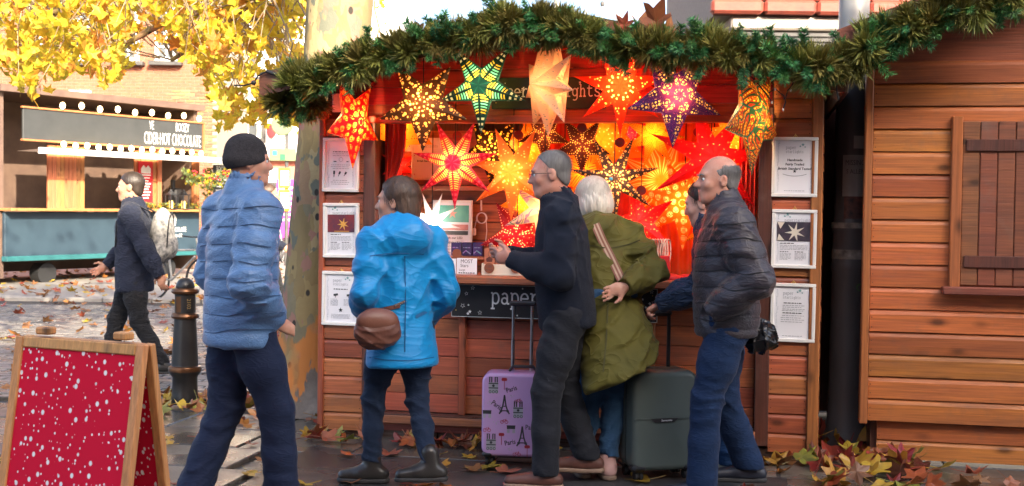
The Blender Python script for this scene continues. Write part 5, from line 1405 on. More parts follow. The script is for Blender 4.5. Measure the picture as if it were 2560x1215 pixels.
# ================================================================== GOODS ON AND BEHIND THE COUNTER
CT = 1.072
def boxthing(name, label, cat, px0, py0, px1, py1, v, dep, m_, base=None, group=None, bev=.002):
    u0, z1 = hp(px0, py0, v); u1, z0 = hp(px1, py1, v); z0 = base if base is not None else z0
    t = hthing(name, label, cat, (u0+u1)/2, v, z0, 0, group); b = MB(); b.box((0, dep/2, (z1-z0)/2), (u1-u0, dep, z1-z0), bev)
    b.build('body', m_, t); t['w'] = u1-u0; t['h'] = z1-z0
    return t, u1-u0, z1-z0
M_socket = mat('pink_white_plastic', (.72, .66, .62), None, .35)
t, w_, h_ = boxthing('socket_plate', 'double wall socket plate on the display boards', 'socket', 975, 344, 1033, 378, .51, .02, M_socket)
b = MB()
for x in (-.045, .045):
    for dx, dz in ((0, .02), (-.012, -.012), (.012, -.012)): b.box((x+dx, -.002, h_/2+dz), (.006, .006, .009))
b.box((0, -.002, h_/2-.018), (.012, .006, .014)); b.box((0, -.002, h_/2+.024), (.03, .005, .012)); b.build('slots', M_dark, t)
def inner_frame(px0, py0, px1, py1, v, label, green=False):
    u0, z1 = hp(px0, py0, v); u1, z0 = hp(px1, py1, v); w_, h_ = u1-u0, z1-z0
    t = hthing('picture_frame', label, 'framed notice', (u0+u1)/2, v, z0, 0); fw = .016; b = MB()
    for s_ in (-1, 1): b.box((s_*(w_/2-fw/2), 0, h_/2), (fw, .02, h_-2*fw), .002); b.box((0, 0, h_/2+s_*(h_/2-fw/2)), (w_, .0205, fw), .002)
    b.build('frame', M_white_fr, t); b = MB(); b.box((0, .005, h_/2), (w_-.02, .006, h_-.02)); b.build('sheet', M_paper, t); r = random.Random(3)
    if green:
        b = MB(); b.box((0, -.0, h_*.76), (w_-.05, .006, h_*.3)); ph = b.build('photo', mat('green_photo', (.04, .25, .2), (.1, .35, .25), .4, 12), t)
        b = MB(); b.prism(star_pts(0, h_*.76, .035, .012), -.006, -.003); b.build('star_print', mat('rose_print', (.6, .25, .2), None, .5), ph)
        b = MB(); b.box((0, -.0, h_*.52), (w_-.06, .005, h_*.1)); b.build('photo', mat('rose_photo', (.5, .2, .17), (.3, .1, .1), .4, 20), t)
        b = MB(); b.box((0, -.001, h_*.42), (w_-.06, .005, h_*.07)); b.build('photo', M_dark, t)
        text('with our LED', .022, M_pdark, t, (.01, -.001, h_*.33), 1, bold=.0004); text('Lighting Kits', .022, M_pdark, t, (.01, -.001, h_*.25), 1, bold=.0004)
        b = MB(); words(b, -w_/2+.03, w_/2-.03, h_*.18, .004, -.002, r); words(b, -w_/2+.03, w_/2-.05, h_*.13, .004, -.002, r); text('Place one', .018, M_pdark, t, (-.02, -.001, h_*.07)); b.build('print', M_pgrey, t)
    else:
        slab('starlights', .012, .0115, M_pgrey, t, (-.05, -.001, h_*.78)); 
        for k, s_ in enumerate(('Handmade', 'Fairly Traded', 'British Standard Tested')): text(s_, .019, M_pdark, t, (0, -.001, h_*(.62-.085*k)), .9, bold=.0005)
    return t
inner_frame(1030, 345, 1113, 450, .5, 'framed notice lit pink behind the crimson star')
inner_frame(1083, 500, 1180, 642, .47, 'white framed lighting-kit notice with a green star photo on the display boards', True)
M_pbox = mat('purple_box', (.02, .018, .07), (.06, .03, .16), .3, 30, var=.2)
for i in range(3):
    t, w_, h_ = boxthing('light_box', 'dark blue box of lights with coloured swirls, one of three on the low shelf', 'box', 1128+i*27, 606, 1152+i*27, 632, .33, .05, M_pbox, sh2[1]+.0, 'boxes of lights on the low shelf')
    b = MB(); words(b, -w_*.35, w_*.35, h_*.62, .006, -.0015, random.Random(i), .02); b.ribbon([(-w_*.4, h_*.2), (-.005, h_*.4), (w_*.4, h_*.15)], .008, -.0015); b.build('print', mat('neon_print', (.1, .45, .35), (.4, .1, .5), .5, 50), t)
t, w_, h_ = boxthing('price_card', 'hand-lettered white card with blue writing leaning on the counter', 'card', 1108, 646, 1140, 686, .02, .004, M_paper, CT)
for k, s_ in enumerate(('LIGHT', 'as', 'KIT')): text(s_, .026, mat('blue_pen', (.05, .1, .4), None, .6), t, (0, -.003, h_*(.75-.27*k)), .8)
t, w_, h_ = boxthing('price_card', 'hand-lettered white MOST Stars card standing on the counter', 'card', 1142, 645, 1192, 687, .02, .004, M_paper, CT)
for k, (s_, sz) in enumerate((('MOST', .034), ('Stars', .03), ('Large', .02))): text(s_, sz, M_pdark, t, (-.015*k, -.003, h_*(.8-.26*k)), .9)
b = MB(); words(b, -w_*.4, w_*.4, h_*.1, .006, -.003, random.Random(4), .03); b.build('print', M_pdark, t)
M_kraft = mat('terracotta_paper', (.5, .17, .09), (.42, .13, .07), .7, 8); M_cards = mat('white_card_tray', (.75, .66, .52), None, .6)
u0, z1 = hp(1204, 662, .0); u1, _ = hp(1314, 690, .0); w_ = u1-u0
tr_ = hthing('card_tray', 'white card tray holding terracotta paper packets on the counter', 'tray', (u0+u1)/2, 0, CT)
b = MB(); b.box((0, 0, .035), (w_, .006, .07), .001); b.box((0, .12, .04), (w_, .006, .08)); 
for s_ in (-1, 1): b.box((s_*(w_/2-.003), .06, .038), (.006, .114, .076))
b.box((0, .06, .004), (w_-.012, .114, .008)); b.build('tray', M_cards, tr_)
for i in range(3):
    t = hthing('paper_packet', 'terracotta packet with a little bag print, %s in the white tray' % ('nearest the light boxes', 'middle one', 'half hidden by the hand')[i], 'packet', u0+.045+i*.075, .02, CT+.009)
    b = MB(); b.box((0, .02, .08), (.068, .028, .16), .002); b.build('body', M_kraft, t)
    b = MB(); b.prism([(-.018, .075), (.018, .075), (.022, .095), (.0, .11), (-.022, .095)], .004, .0055); b.ribbon(arc(.006, .125, .014, .022, -60, 220, 12), .0025, .004); b.build('print', mat('brown_print', (.12, .03, .02), None, .6), t)
M_ptag = mat('kraft_tag', (.28, .085, .035), None, .6)
for i, (px, py, a_, c_) in enumerate(((1223, 670, 'USB', 'PLUG'), (1289, 670, 'BATT', '\u00a36'))):
    u, z = hp(px, py, -.012); t = hthing('price_tag', 'brown round price tag %s' % ('reading USB on the tray', 'on the tray near the hand')[i], 'price tag', u, -.012, z)
    b = MB(); b.tube([(0, -.001, 0), (0, .002, 0)], .033, 18); b.build('disc', M_ptag, t); text(a_, .022, M_ink, t, (0, -.003, .01), .9); text(c_, .02, M_ink, t, (0, -.003, -.014), .9)
u, z = hp(1142, 634, .26); t = hthing('price_tag', 'brown scalloped price tag hanging on the low shelf edge', 'price tag', u, .26, z)
b = MB(); b.tube([(0, -.001, 0), (0, .002, 0)], .032, 11); b.build('disc', M_ptag, t)
# white light cables on the display boards
M_cable = mat('white_cable', (.72, .68, .64), None, .4)
u, z = hp(1203, 545, .5); t = hthing('light_cable', 'coiled white cable with an inline switch hanging beside the notice', 'cable', u, .5, z)
b = MB()
for k in range(3): b.tube([(.034*cos(a*pi/8)+.004*k, -.004*k, .036*sin(a*pi/8)) for a in range(17)], .003, 5)
b.tube([(.034, 0, 0), (.04, 0, -.09), (.033, 0, -.16)], .003, 5); b.tube([(-.03, 0, .0), (-.045, 0, -.07)], .003, 5); b.build('coil', M_cable, t, smooth=True)
b = MB(); b.box((-.05, -.003, -.095), (.032, .018, .05), .006); b.build('switch', M_cable, t)
b = MB(); b.tube([(0, 0, .05), (0, -.005, .12)], .006, 8); b.build('holder', M_cable, t)
# right end of the counter: bracelet stand, card, red box
t, w_, h_ = boxthing('price_card', 'white printed card leaning by the red box near the navy jacket', 'card', 1612, 664, 1650, 700, -.02, .004, M_paper, CT); b = MB(); r = random.Random(8)
for k in range(5): words(b, -w_*.38, w_*.38, h_*(.75-.12*k), .005, -.003, r)
b.build('print', M_pgrey, t)
boxthing('red_box', 'small red box beside the white printed card', 'box', 1650, 640, 1672, 690, .03, .08, M_redp, CT)
u, z = hp(1690, 700, .02); t = hthing('red_cloth', 'crumpled red cloth at the end of the counter', 'cloth', u, .02, CT); b = MB()
for i in range(4): b.ell((-.06+.04*i, .0, .004), (.05, .06, .02+.012*(i % 2)), 12, 8)
b.build('folds', M_redp, t, smooth='all')
u, z = hp(1652, 618, .1); t = hthing('cord_bundle', 'bundle of pale looped cords behind the elbow of the olive coat', 'cords', u, .1, CT)
b = MB()
for k in range(7):
    x = -.05+.016*k; b.tube([(x+.03*cos(a*pi/10)*.5, .02*sin(a*.7+k), .17+.075*sin(a*pi/10)) for a in range(21)], .005, 6)
b.build('loops', mat('pale_rope', (.7, .5, .4), None, .6), t, smooth=True)
b = MB(); b.tube([(0, 0, 0), (0, 0, .22)], .008, 8); b.lathe([(.05, 0), (.05, .008), (.01, .012)], 16); b.build('stand', W_dark, t)
u, z = hp(1585, 640, .1); t = hthing('glass_jar', 'clear glass jar on the counter behind the olive sleeve', 'jar', u, .05, CT)
b = MB(); b.lathe([(.05, 0), (.055, .02), (.055, .13), (.04, .15), (.042, .17), (.036, .17), (.05, .128), (.05, .02)], 20); 
mg, tt, Pg, Ng, Lg = _nodes('clear_glass'); Pg.inputs['Transmission Weight'].default_value = 1; Pg.inputs['Roughness'].default_value = .03; Pg.inputs['Base Color'].default_value = (.9, .95, 1, 1); b.build('body', mg, t, smooth='all')

# ================================================================== PEOPLE: one smooth surface per body or garment, grown from a distance field
class Field:
    def __init__(s, lo, hi, h):
        s.h = h; s.lo = np.array(lo, 'f'); n = np.ceil((np.array(hi)-np.array(lo))/h).astype(int)+1
        s.n = n; s.ax = [s.lo[i]+h*np.arange(n[i], dtype='f') for i in range(3)]
        s.D = np.full(n, .4, 'f')
    def _sl(s, lo, hi):
        out = []
        for i in range(3):
            a = int(np.floor((lo[i]-s.lo[i])/s.h)); b = int(np.ceil((hi[i]-s.lo[i])/s.h))+1
            a = max(a, 0); b = min(b, s.n[i])
            if b <= a: return None
            out.append(slice(a, b))
        return tuple(out)
    def xyz(s, sl): return s.ax[0][sl[0]][:, None, None], s.ax[1][sl[1]][None, :, None], s.ax[2][sl[2]][None, None, :]
    def put(s, sl, d, k, sub=False):
        a = s.D[sl]
        if sub:
            d = -d
            if k > 0: h = np.maximum(k-np.abs(a-d), 0)/k; s.D[sl] = np.maximum(a, d)+h*h*k*.25
            else: s.D[sl] = np.maximum(a, d)
        else:
            if k > 0: h = np.maximum(k-np.abs(a-d), 0)/k; s.D[sl] = np.minimum(a, d)-h*h*k*.25
            else: s.D[sl] = np.minimum(a, d)
    def cap(s, p, q, r1, r2=None, k=.03, sub=False):
        r2 = r1 if r2 is None else r2; p = np.array(p, 'f'); q = np.array(q, 'f'); m = max(r1, r2)+k+.03
        sl = s._sl(np.minimum(p, q)-m, np.maximum(p, q)+m)
        if sl is None: return s
        X, Y, Z = s.xyz(sl); d = q-p; L2 = max(float(d@d), 1e-9)
        t = np.clip(((X-p[0])*d[0]+(Y-p[1])*d[1]+(Z-p[2])*d[2])/L2, 0, 1)
        dd = np.sqrt((X-p[0]-t*d[0])**2+(Y-p[1]-t*d[1])**2+(Z-p[2]-t*d[2])**2)-(r1+(r2-r1)*t)
        s.put(sl, dd, k, sub); return s
    def chain(s, pts, rs, k=.03):
        for i in range(len(pts)-1): s.cap(pts[i], pts[i+1], rs[i], rs[i+1], k)
        return s
    def ell(s, c, r, R=None, k=.03, sub=False):
        c = np.array(c, 'f'); R = np.eye(3) if R is None else np.array(R); m = max(r)+k+.03
        sl = s._sl(c-m, c+m)
        if sl is None: return s
        X, Y, Z = s.xyz(sl); x, y, z = X-c[0], Y-c[1], Z-c[2]
        l = [(x*R[0][i]+y*R[1][i]+z*R[2][i]) for i in range(3)]
        k0 = np.sqrt(sum((l[i]/r[i])**2 for i in range(3))); k1 = np.sqrt(sum((l[i]/r[i]**2)**2 for i in range(3)))+1e-6
        s.put(sl, k0*(k0-1)/k1, k, sub); return s
    def tube(s, O, ez, ex, prof, k=.03, disp=None, sub=False):
        """prof: rows (w along ez, half width a, half depth b, shift y). Elliptical trunk."""
        O = np.array(O, 'f'); ez = np.array(ez, 'f'); ez /= np.linalg.norm(ez); ex = np.array(ex, 'f'); ex -= ez*(ex@ez); ex /= np.linalg.norm(ex); ey = np.cross(ez, ex)
        P_ = np.array(prof, 'f'); lo = O+ez*P_[0, 0]; hi = O+ez*P_[-1, 0]; m = P_[:, 1:3].max()+k+.05+abs(P_[:, 3]).max()
        sl = s._sl(np.minimum(lo, hi)-m, np.maximum(lo, hi)+m)
        X, Y, Z = s.xyz(sl); x, y, z = X-O[0], Y-O[1], Z-O[2]
        w_ = x*ez[0]+y*ez[1]+z*ez[2]; lx = x*ex[0]+y*ex[1]+z*ex[2]; ly = x*ey[0]+y*ey[1]+z*ey[2]
        a = np.interp(w_, P_[:, 0], P_[:, 1]); b_ = np.interp(w_, P_[:, 0], P_[:, 2]); sy = np.interp(w_, P_[:, 0], P_[:, 3]); ly = ly-sy
        q = np.sqrt((lx/a)**2+(ly/b_)**2+1e-9); g = np.sqrt((lx/a**2)**2+(ly/b_**2)**2)+1e-6
        d = q*(q-1)/g
        if disp is not None: d = d-disp(w_, lx, ly)
        mid = (P_[0, 0]+P_[-1, 0])/2; hf = (P_[-1, 0]-P_[0, 0])/2; c = np.abs(w_-mid)-hf
        kk = .03; h = np.maximum(kk-np.abs(d-c), 0)/kk; d = np.maximum(d, c)+h*h*kk*.25
        s.put(sl, d, k, sub); return s
    def full(s):
        return s.ax[0][:, None, None], s.ax[1][None, :, None], s.ax[2][None, None, :]
    def mesh(s, name, mt):
        D = s.D; D[0] = D[-1] = .1; D[:, 0] = D[:, -1] = .1; D[:, :, 0] = D[:, :, -1] = .1
        neg = D < 0; nx, ny, nz = D.shape
        cs = neg[:-1, :-1, :-1].astype(np.int8)
        cnt = np.zeros((nx-1, ny-1, nz-1), np.int8)
        for i in (0, 1):
            for j in (0, 1):
                for k in (0, 1): cnt += neg[i:nx-1+i, j:ny-1+j, k:nz-1+k]
        act = np.argwhere((cnt > 0) & (cnt < 8)); idx = np.full((nx-1, ny-1, nz-1), -1, np.int32)
        idx[act[:, 0], act[:, 1], act[:, 2]] = np.arange(len(act))
        acc = np.zeros((len(act), 3), 'f'); num = np.zeros(len(act), 'f')
        i0, j0, k0 = act.T
        for ax in range(3):
            o1, o2 = [q for q in range(3) if q != ax]
            for p in (0, 1):
                for q in (0, 1):
                    off = [0, 0, 0]; off[o1] = p; off[o2] = q; off2 = list(off); off2[ax] = 1
                    a = D[i0+off[0], j0+off[1], k0+off[2]]; b = D[i0+off2[0], j0+off2[1], k0+off2[2]]
                    m = (a < 0) != (b < 0); t = a/(a-b+1e-12)
                    pt = np.empty((len(act), 3), 'f'); pt[:, ax] = t; pt[:, o1] = p; pt[:, o2] = q
                    acc[m] += pt[m]; num[m] += 1
        V = s.lo+s.h*(act+acc/num[:, None]); F = []
        for ax in range(3):
            o1, o2 = [(1, 2), (2, 0), (0, 1)][ax]
            sh = [slice(1, -1)]*3; sh[ax] = slice(0, -1); A = [slice(1, -1)]*3; A[ax] = slice(0, -1); B = [slice(1, -1)]*3; B[ax] = slice(1, None)
            a, b = neg[tuple(A)], neg[tuple(B)]
            e = np.argwhere(a != b); 
            if not len(e): continue
            fl = a[e[:, 0], e[:, 1], e[:, 2]]
            c = e.copy(); 
            for q in range(3):
                if q != ax: c[:, q] += 1
            def at(d1, d2):
                r = c.copy(); r[:, o1] += d1; r[:, o2] += d2; return idx[r[:, 0], r[:, 1], r[:, 2]]
            quad = np.stack([at(-1, -1), at(0, -1), at(0, 0), at(-1, 0)], 1); quad[~fl] = quad[~fl][:, ::-1]
            F.append(quad)
        F = np.concatenate(F); F = F[(F >= 0).all(1)]
        # one relaxation pass takes the stair-steps out of slanting cloth
        for _ in range(1):
            S_ = np.zeros_like(V); N_ = np.zeros(len(V), 'f')
            for a, b in ((0, 1), (1, 2), (2, 3), (3, 0)):
                np.add.at(S_, F[:, a], V[F[:, b]]); np.add.at(N_, F[:, a], 1)
            V = V*.5+.5*S_/np.maximum(N_, 1)[:, None]
        me = bpy.data.meshes.new(name); me.vertices.add(len(V)); me.vertices.foreach_set('co', V.astype('f').ravel())
        me.loops.add(len(F)*4); me.loops.foreach_set('vertex_index', F.astype(np.int32).ravel()); me.polygons.add(len(F))
        me.polygons.foreach_set('loop_start', np.arange(0, len(F)*4, 4, dtype=np.int32)); me.polygons.foreach_set('use_smooth', np.ones(len(F), bool))
        me.update(calc_edges=True); me.validate(); me.materials.append(mt); return me
def wrinkle(f, amp, fx, fz, seed, mask=None, lean=.5):
    """irregular folds: a few warped ridges, each fading in and out over the cloth"""
    X, Y, Z = f.full(); r = random.Random(seed); out = 0
    wx = .05*np.sin(7.3*Z+4.1*X+r.uniform(0, 6))+.035*np.sin(13.7*Y-9.1*Z+r.uniform(0, 6)); wz = .06*np.sin(6.1*X+8.3*Y+r.uniform(0, 6))+.025*np.sin(17*X-11*Z+r.uniform(0, 6))
    for i in range(7):
        a = r.uniform(0, 6.28); kx, ky = fx*cos(a)*r.uniform(.4, 1.6), fx*sin(a)*r.uniform(.4, 1.6); kz = fz*r.uniform(.3, 1.4)*r.choice((-1, 1)); p = r.uniform(0, 6.28)
        w1 = np.sin(kx*(X+wx)+ky*(Y-wx)+kz*(Z+wz)+p)
        env = np.clip(.15+np.sin(r.uniform(4, 9)*X+r.uniform(-8, 8)*Y+r.uniform(4, 9)*Z+r.uniform(0, 6)), 0, 1)
        out = out+((1-np.abs(w1))**2.6*2.0-.35)*env*r.uniform(.6, 1.1)
    out = out*(amp/1.7)
    if mask is not None: out = out*mask
    f.D -= out.astype('f')
def near(f, pts, rad):
    X, Y, Z = f.full(); m = 0
    for p in pts: m = np.maximum(m, np.exp(-((X-p[0])**2+(Y-p[1])**2+(Z-p[2])**2)/(rad*rad)))
    return m
V3 = lambda *a: np.array(a, float)
SKIN = {}
def skin(c, name='skin'):
    if c not in SKIN:
        mt, t, P_, N, L = _nodes(name); v = coords(N, L); n = noise(N, L, v, 30, 4); r = ramp(N, [(.35, c), (.7, tuple(x*k for x, k in zip(c, (.9, .74, .68))))]); L.new(n, r.inputs[0]); n2 = noise(N, L, v, 11, 3); r2 = ramp(N, [(.45, 0.0), (.7, .6)]); L.new(n2, r2.inputs[0]); m2 = N.new('ShaderNodeMixRGB'); L.new(r2.outputs[0], m2.inputs[0]); L.new(r.outputs[0], m2.inputs[1]); m2.inputs[2].default_value = (c[0]*.85, c[1]*.52, c[2]*.45, 1); L.new(m2.outputs[0], P_.inputs['Base Color'])
        P_.inputs['Roughness'].default_value = .5; P_.inputs['Subsurface Weight'].default_value = .12; P_.inputs['Subsurface Radius'].default_value = (.01, .004, .002)
        L.new(bump(N, L, noise(N, L, v, 160, 3), .15, .002), P_.inputs['Normal']); SKIN[c] = mt
    return SKIN[c]
M_eye = mat('eye_dark', (.03, .02, .015), None, .15); M_eyew = mat('eye_white', (.7, .68, .65), None, .25)
M_shoe_b = mat('black_leather', (.02, .019, .018), (.035, .033, .03), .35, 8, bumps=.15, bscale=50); M_sole = mat('rubber_sole', (.03, .03, .03), None, .7)
def hand(f, w_, d, nrm, side, curl=.5, s=1.0, spread=1.0):
    """w_ wrist, d along the hand, nrm out of the palm, side towards the thumb"""
    d, nrm, side = [x/np.linalg.norm(x) for x in (V3(*d), V3(*nrm), V3(*side))]
    R = np.stack([side, d, nrm], 1)
    f.ell(w_+d*.047*s, (.040*s, .054*s, .017*s), R, .012)
    for i, L in enumerate((.074, .083, .078, .06)):
        o = (.030-.0195*i)*spread; p = w_+d*.088*s+side*o*s; L *= s; c = curl*(1+.08*i)
        d1 = d*cos(c)+nrm*sin(c)+side*(.08-.055*i); p1 = p+d1*L*.48; d2 = d*cos(c*2.1)+nrm*sin(c*2.1); p2 = p1+d2*L*.32; d3 = d*cos(c*2.7)+nrm*sin(c*2.7); p3 = p2+d3*L*.24
        f.chain([p, p1, p2, p3], [.0095*s, .0088*s, .0082*s, .0068*s], .004)
    t0 = w_+d*.022*s+side*.026*s; t1 = t0+(d*.6+side*.75+nrm*.25)*.042*s; t2 = t1+(d*.9+side*.2+nrm*.35)*.04*s
    f.chain([t0, t1, t2], [.0145*s, .0115*s, .0085*s], .008)
def head(f, c, fw, up, s=1.0, nose=1.0):
    fw = fw/np.linalg.norm(fw); rt = np.cross(fw, up); rt /= np.linalg.norm(rt); up = np.cross(rt, fw); R = np.stack([rt, fw, up], 1)
    T = lambda x, y, z: c+(rt*x+fw*y+up*z)*s
    f.ell(T(0, -.014, .03), (.077*s, .1*s, .092*s), R, .02); f.ell(T(0, .028, -.04), (.061*s, .072*s, .088*s), R, .04)
    f.ell(T(0, .066, -.105), (.03*s, .026*s, .022*s), R, .03); f.cap(T(.045, .0, -.075), T(.02, .06, -.103), .022*s, .018*s, .035); f.cap(T(-.045, .0, -.075), T(-.02, .06, -.103), .022*s, .018*s, .035)
    f.ell(T(0, .082, .022), (.052*s, .016*s, .013*s), R, .02)
    for x in (-1, 1):
        f.ell(T(x*.041, .066, -.03), (.022*s, .022*s, .022*s), R, .025); f.ell(T(x*.033, .108, -.002), (.02*s, .02*s, .014*s), R, .014, True)
        f.ell(T(x*.081, -.008, -.012), (.011*s, .022*s, .034*s), R, .008); f.ell(T(x*.089, -.002, -.01), (.006*s, .012*s, .02*s), R, .006, True)
        f.ell(T(x*.014, .101, -.038), (.01*s, .012*s, .009*s), R, .01)
    f.cap(T(0, .09, .008), T(0, .115*nose, -.034), .009*s, .0135*s, .014)
    f.ell(T(0, .091, -.063), (.024*s, .013*s, .006*s), R, .008); f.ell(T(0, .09, -.077), (.021*s, .013*s, .007*s), R, .008)
    f.cap(T(-.02, .106, -.0695), T(.02, .106, -.0695), .0035*s, None, .005, True)
    return T, R
def arm(f, a, r=(.055, .048, .045, .036, .034), k=.035):
    S_, E_, W_ = a; f.chain([S_, (S_+E_)/2, E_], [r[0], r[1], r[2]], k); f.chain([E_, (E_+W_)/2, W_], [r[2], (r[2]+r[3])/2+.002, r[4]], k)
def yaw_R(a): return np.array([[cos(a), -sin(a), 0], [sin(a), cos(a), 0], [0, 0, 1]])
class Person:
    """local frame: x to the person's right, y forward, z up; joints in metres for the real height"""
    def __init__(s, name_label, loc, face, J, group='people at the market', sk=(.55, .3, .2)):
        s.o = Vector(loc); s.R = yaw_R(face-pi/2); s.J = {k: s.R @ np.array(v, float) for k, v in J.items()}
        s.label = name_label; s.sk = sk; s.group = group; s.fw = s.R @ V3(0, 1, 0); s.rt = s.R @ V3(1, 0, 0); s.root = None
    def field(s, h, pts, pad):
        A = np.array(pts); return Field(A.min(0)-pad, A.max(0)+pad, h)
    def d(s, *v): return s.R @ V3(*v)
    def body(s, hands, headf, headup=(0, 0, 1), hs=1.0, h=.0085, nose=1.0):
        J = s.J; pts = list(J.values()); f = s.field(h, pts, .26)
        f.lo  # noqa
        hu = s.d(*headup); hf = s.d(*headf); T, R = head(f, J['head'], hf, hu, hs, nose); s.T, s.HR = T, R
        f.cap(T(0, -.03, -.06), J['neck'], .055*hs, .06, .03)
        ez = J['neck']-J['pelvis']; L = np.linalg.norm(ez)
        f.tube(J['pelvis'], ez, J['rsho']-J['lsho'], [(-.08, .11, .08, 0), (.0, .13, .09, 0), (L*.35, .11, .08, 0), (L*.75, .13, .09, 0), (L*.95, .1, .06, 0), (L, .06, .05, 0)], .05)
        for q in 'rl':
            arm(f, (J[q+'sho'], J[q+'elb'], J[q+'wri']), (.045, .04, .036, .029, .026))
            f.chain([J[q+'hip'], (J[q+'hip']+J[q+'kne'])/2, J[q+'kne']], [.055, .048, .036], .04); f.chain([J[q+'kne'], J[q+'kne']*.65+J[q+'ank']*.35, J[q+'ank']], [.036, .036, .03], .03); f.cap(J[q+'ank'], J[q+'ank']+s.foot(q)*.1-V3(0, 0, .045), .034, .028, .03)
        for q, (dd, nn, ss, cu) in hands.items(): hand(f, J[q+'wri'], s.d(*dd), s.d(*nn), s.d(*ss), cu)
        s.root = link('person', f.mesh('person', skin(s.sk)), None, s.o); tag(s.root, s.label, 'person', s.group)
        for x in (-1, 1):
            b = MB(); b.ell(tuple(T(x*.033, .083, -.002)), (.0105, .0105, .0105), 12, 8); e = b.build('eye', M_eyew, s.root, smooth='all')
            b = MB(); b.ell(tuple(T(x*.033, .0915, -.002)), (.0048, .0048, .0048), 10, 6); b.build('iris', M_eye, e, smooth='all')
        return s
    def foot(s, q):
        v = s.J.get(q+'toe'); 
        if v is None: return s.fw
        v = v-s.J[q+'ank']; v[2] = 0; return v/np.linalg.norm(v)
    def part(s, name, f, mt, label=None):
        o = link(name, f.mesh(name, mt), s.root)
        if label: o['label'] = label
        return o
    def trousers(s, mt, r=(.105, .092, .074, .066, .062), h=.0105, seed=0, hem=0.0, amp=.012, label=None, flare=0.0):
        J = s.J; f = s.field(h, [J[k] for k in ('pelvis', 'rhip', 'lhip', 'rkne', 'lkne', 'rank', 'lank')], .22)
        f.tube(J['pelvis'], V3(0, 0, 1), J['rhip']-J['lhip'], [(-.13, .15, .115, 0), (-.02, .165, .125, -.01), (.1, .15, .11, 0), (.14, .145, .105, 0)], .05)
        for q in 'rl':
            H, K, A = J[q+'hip'], J[q+'kne'], J[q+'ank']; e = A+(K-A)/np.linalg.norm(K-A)*hem
            f.chain([H, (H+K)/2, K], [r[0], r[1], r[2]], .05); f.chain([K, (K+e)/2, e], [r[2], r[3], r[4]+flare], .03)
            f.ell(e-V3(0, 0, .08), (.16, .16, .075), None, .0, True) if hem >= 0 else None
        wrinkle(f, amp, 14, 34, seed, .25+.95*near(f, [J['rkne'], J['lkne'], J['rank'], J['lank'], J['rhip'], J['lhip']], .16))
        return s.part('trousers', f, mt, label)
    def shoes(s, mt, sole=M_sole, boot=0.0, L=.27, h=.007, name='shoe', solecol=True):
        for q in 'rl':
            A = s.J[q+'ank']; d = s.foot(q); z0 = A[2]-.085; heel = V3(A[0], A[1], z0)-d*.055; toe = heel+d*(L-.045)
            f = s.field(h, [heel, toe, A+V3(0, 0, boot)], .09); u = V3(0, 0, 1)
            f.cap(heel+u*.045, heel+d*.1+u*.048, .042, .044, .03); f.cap(heel+d*.1+u*.045, toe+u*.034, .046, .034, .03); f.cap(heel+d*.045+u*.06, A+V3(0, 0, .02+boot), .05, .047+boot*.02, .03)
            X, Y, Z = f.full(); f.D = np.maximum(f.D, (z0+.022)-Z).astype('f')
            so_ = s.part(name, f, mt)
            f2 = s.field(h, [heel, toe], .09); f2.cap(heel+u*.012, heel+d*.1+u*.012, .044, .046, .02); f2.cap(heel+d*.1+u*.012, toe+u*.012, .048, .037, .02)
            X, Y, Z = f2.full(); f2.D = np.maximum(f2.D, np.maximum(z0-Z, Z-(z0+.026))).astype('f'); o = link('sole', f2.mesh('sole', sole), so_)
        return s
    def top(s, name, mt, prof, ra=(.085, .074, .068, .056, .05), h=.0105, quilt=0.0, qa=.012, seed=0, amp=.01, hood=False, collar=.0, label=None, k=.05, split=None, hemcut=None, cuffs=True, sx=18, sz=30):
        J = s.J; ez = J['neck']-J['pelvis']; L = np.linalg.norm(ez)
        f = s.field(h, [J[k_] for k_ in ('pelvis', 'neck', 'rsho', 'lsho', 'relb', 'lelb', 'rwri', 'lwri')]+[J['pelvis']+ez/L*prof[0][0]], .26)
        f.tube(J['pelvis'], ez, J['rsho']-J['lsho'], prof, .04)
        for q in 'rl':
            a = (J[q+'sho'], J[q+'elb'], J[q+'wri']); arm(f, a, ra, k)
            e = (a[2]-a[1])/np.linalg.norm(a[2]-a[1]); f.ell(a[2]+e*.075, (.075, .075, .075), None, .0, True)
        f.cap(J['rsho'], J['neck'], ra[0]*.86, .075, .06); f.cap(J['lsho'], J['neck'], ra[0]*.86, .075, .06)
        if collar:
            n = J['neck']; d = (J['head']-n); d /= np.linalg.norm(d); f.cap(n-d*.02, n+d*collar, .088, .083, .035); f.cap(n+d*(collar-.005), n+d*(collar+.14), .071, .09, .0, True)
        if hood:
            n = J['neck']; f.ell(n-s.fw*.085-V3(0, 0, .045), (.13, .105, .1), np.stack([s.rt, s.fw, V3(0, 0, 1)], 1), .05); f.cap(n-s.rt*.1+s.fw*.01, n-s.fw*.1+V3(0, 0, .0), .05, .06, .04); f.cap(n+s.rt*.1+s.fw*.01, n-s.fw*.1+V3(0, 0, .0), .05, .06, .04)
        if quilt:
            X, Y, Z = f.full(); r = random.Random(seed)
            w_ = (X-J['pelvis'][0])*ez[0]/L+(Y-J['pelvis'][1])*ez[1]/L+(Z-J['pelvis'][2])*ez[2]/L
            w_ = w_+.006*np.sin(14*X+9*Y)+.004*np.sin(31*X-23*Y+2)
            ds = np.abs(((w_/quilt+.5) % 1.0)-.5)*quilt
            f.D -= (qa*np.sqrt(np.clip(ds/(quilt*.5), 0, 1))*.9-.3*qa-qa*.8*np.exp(-(ds/.0085)**2)).astype('f')
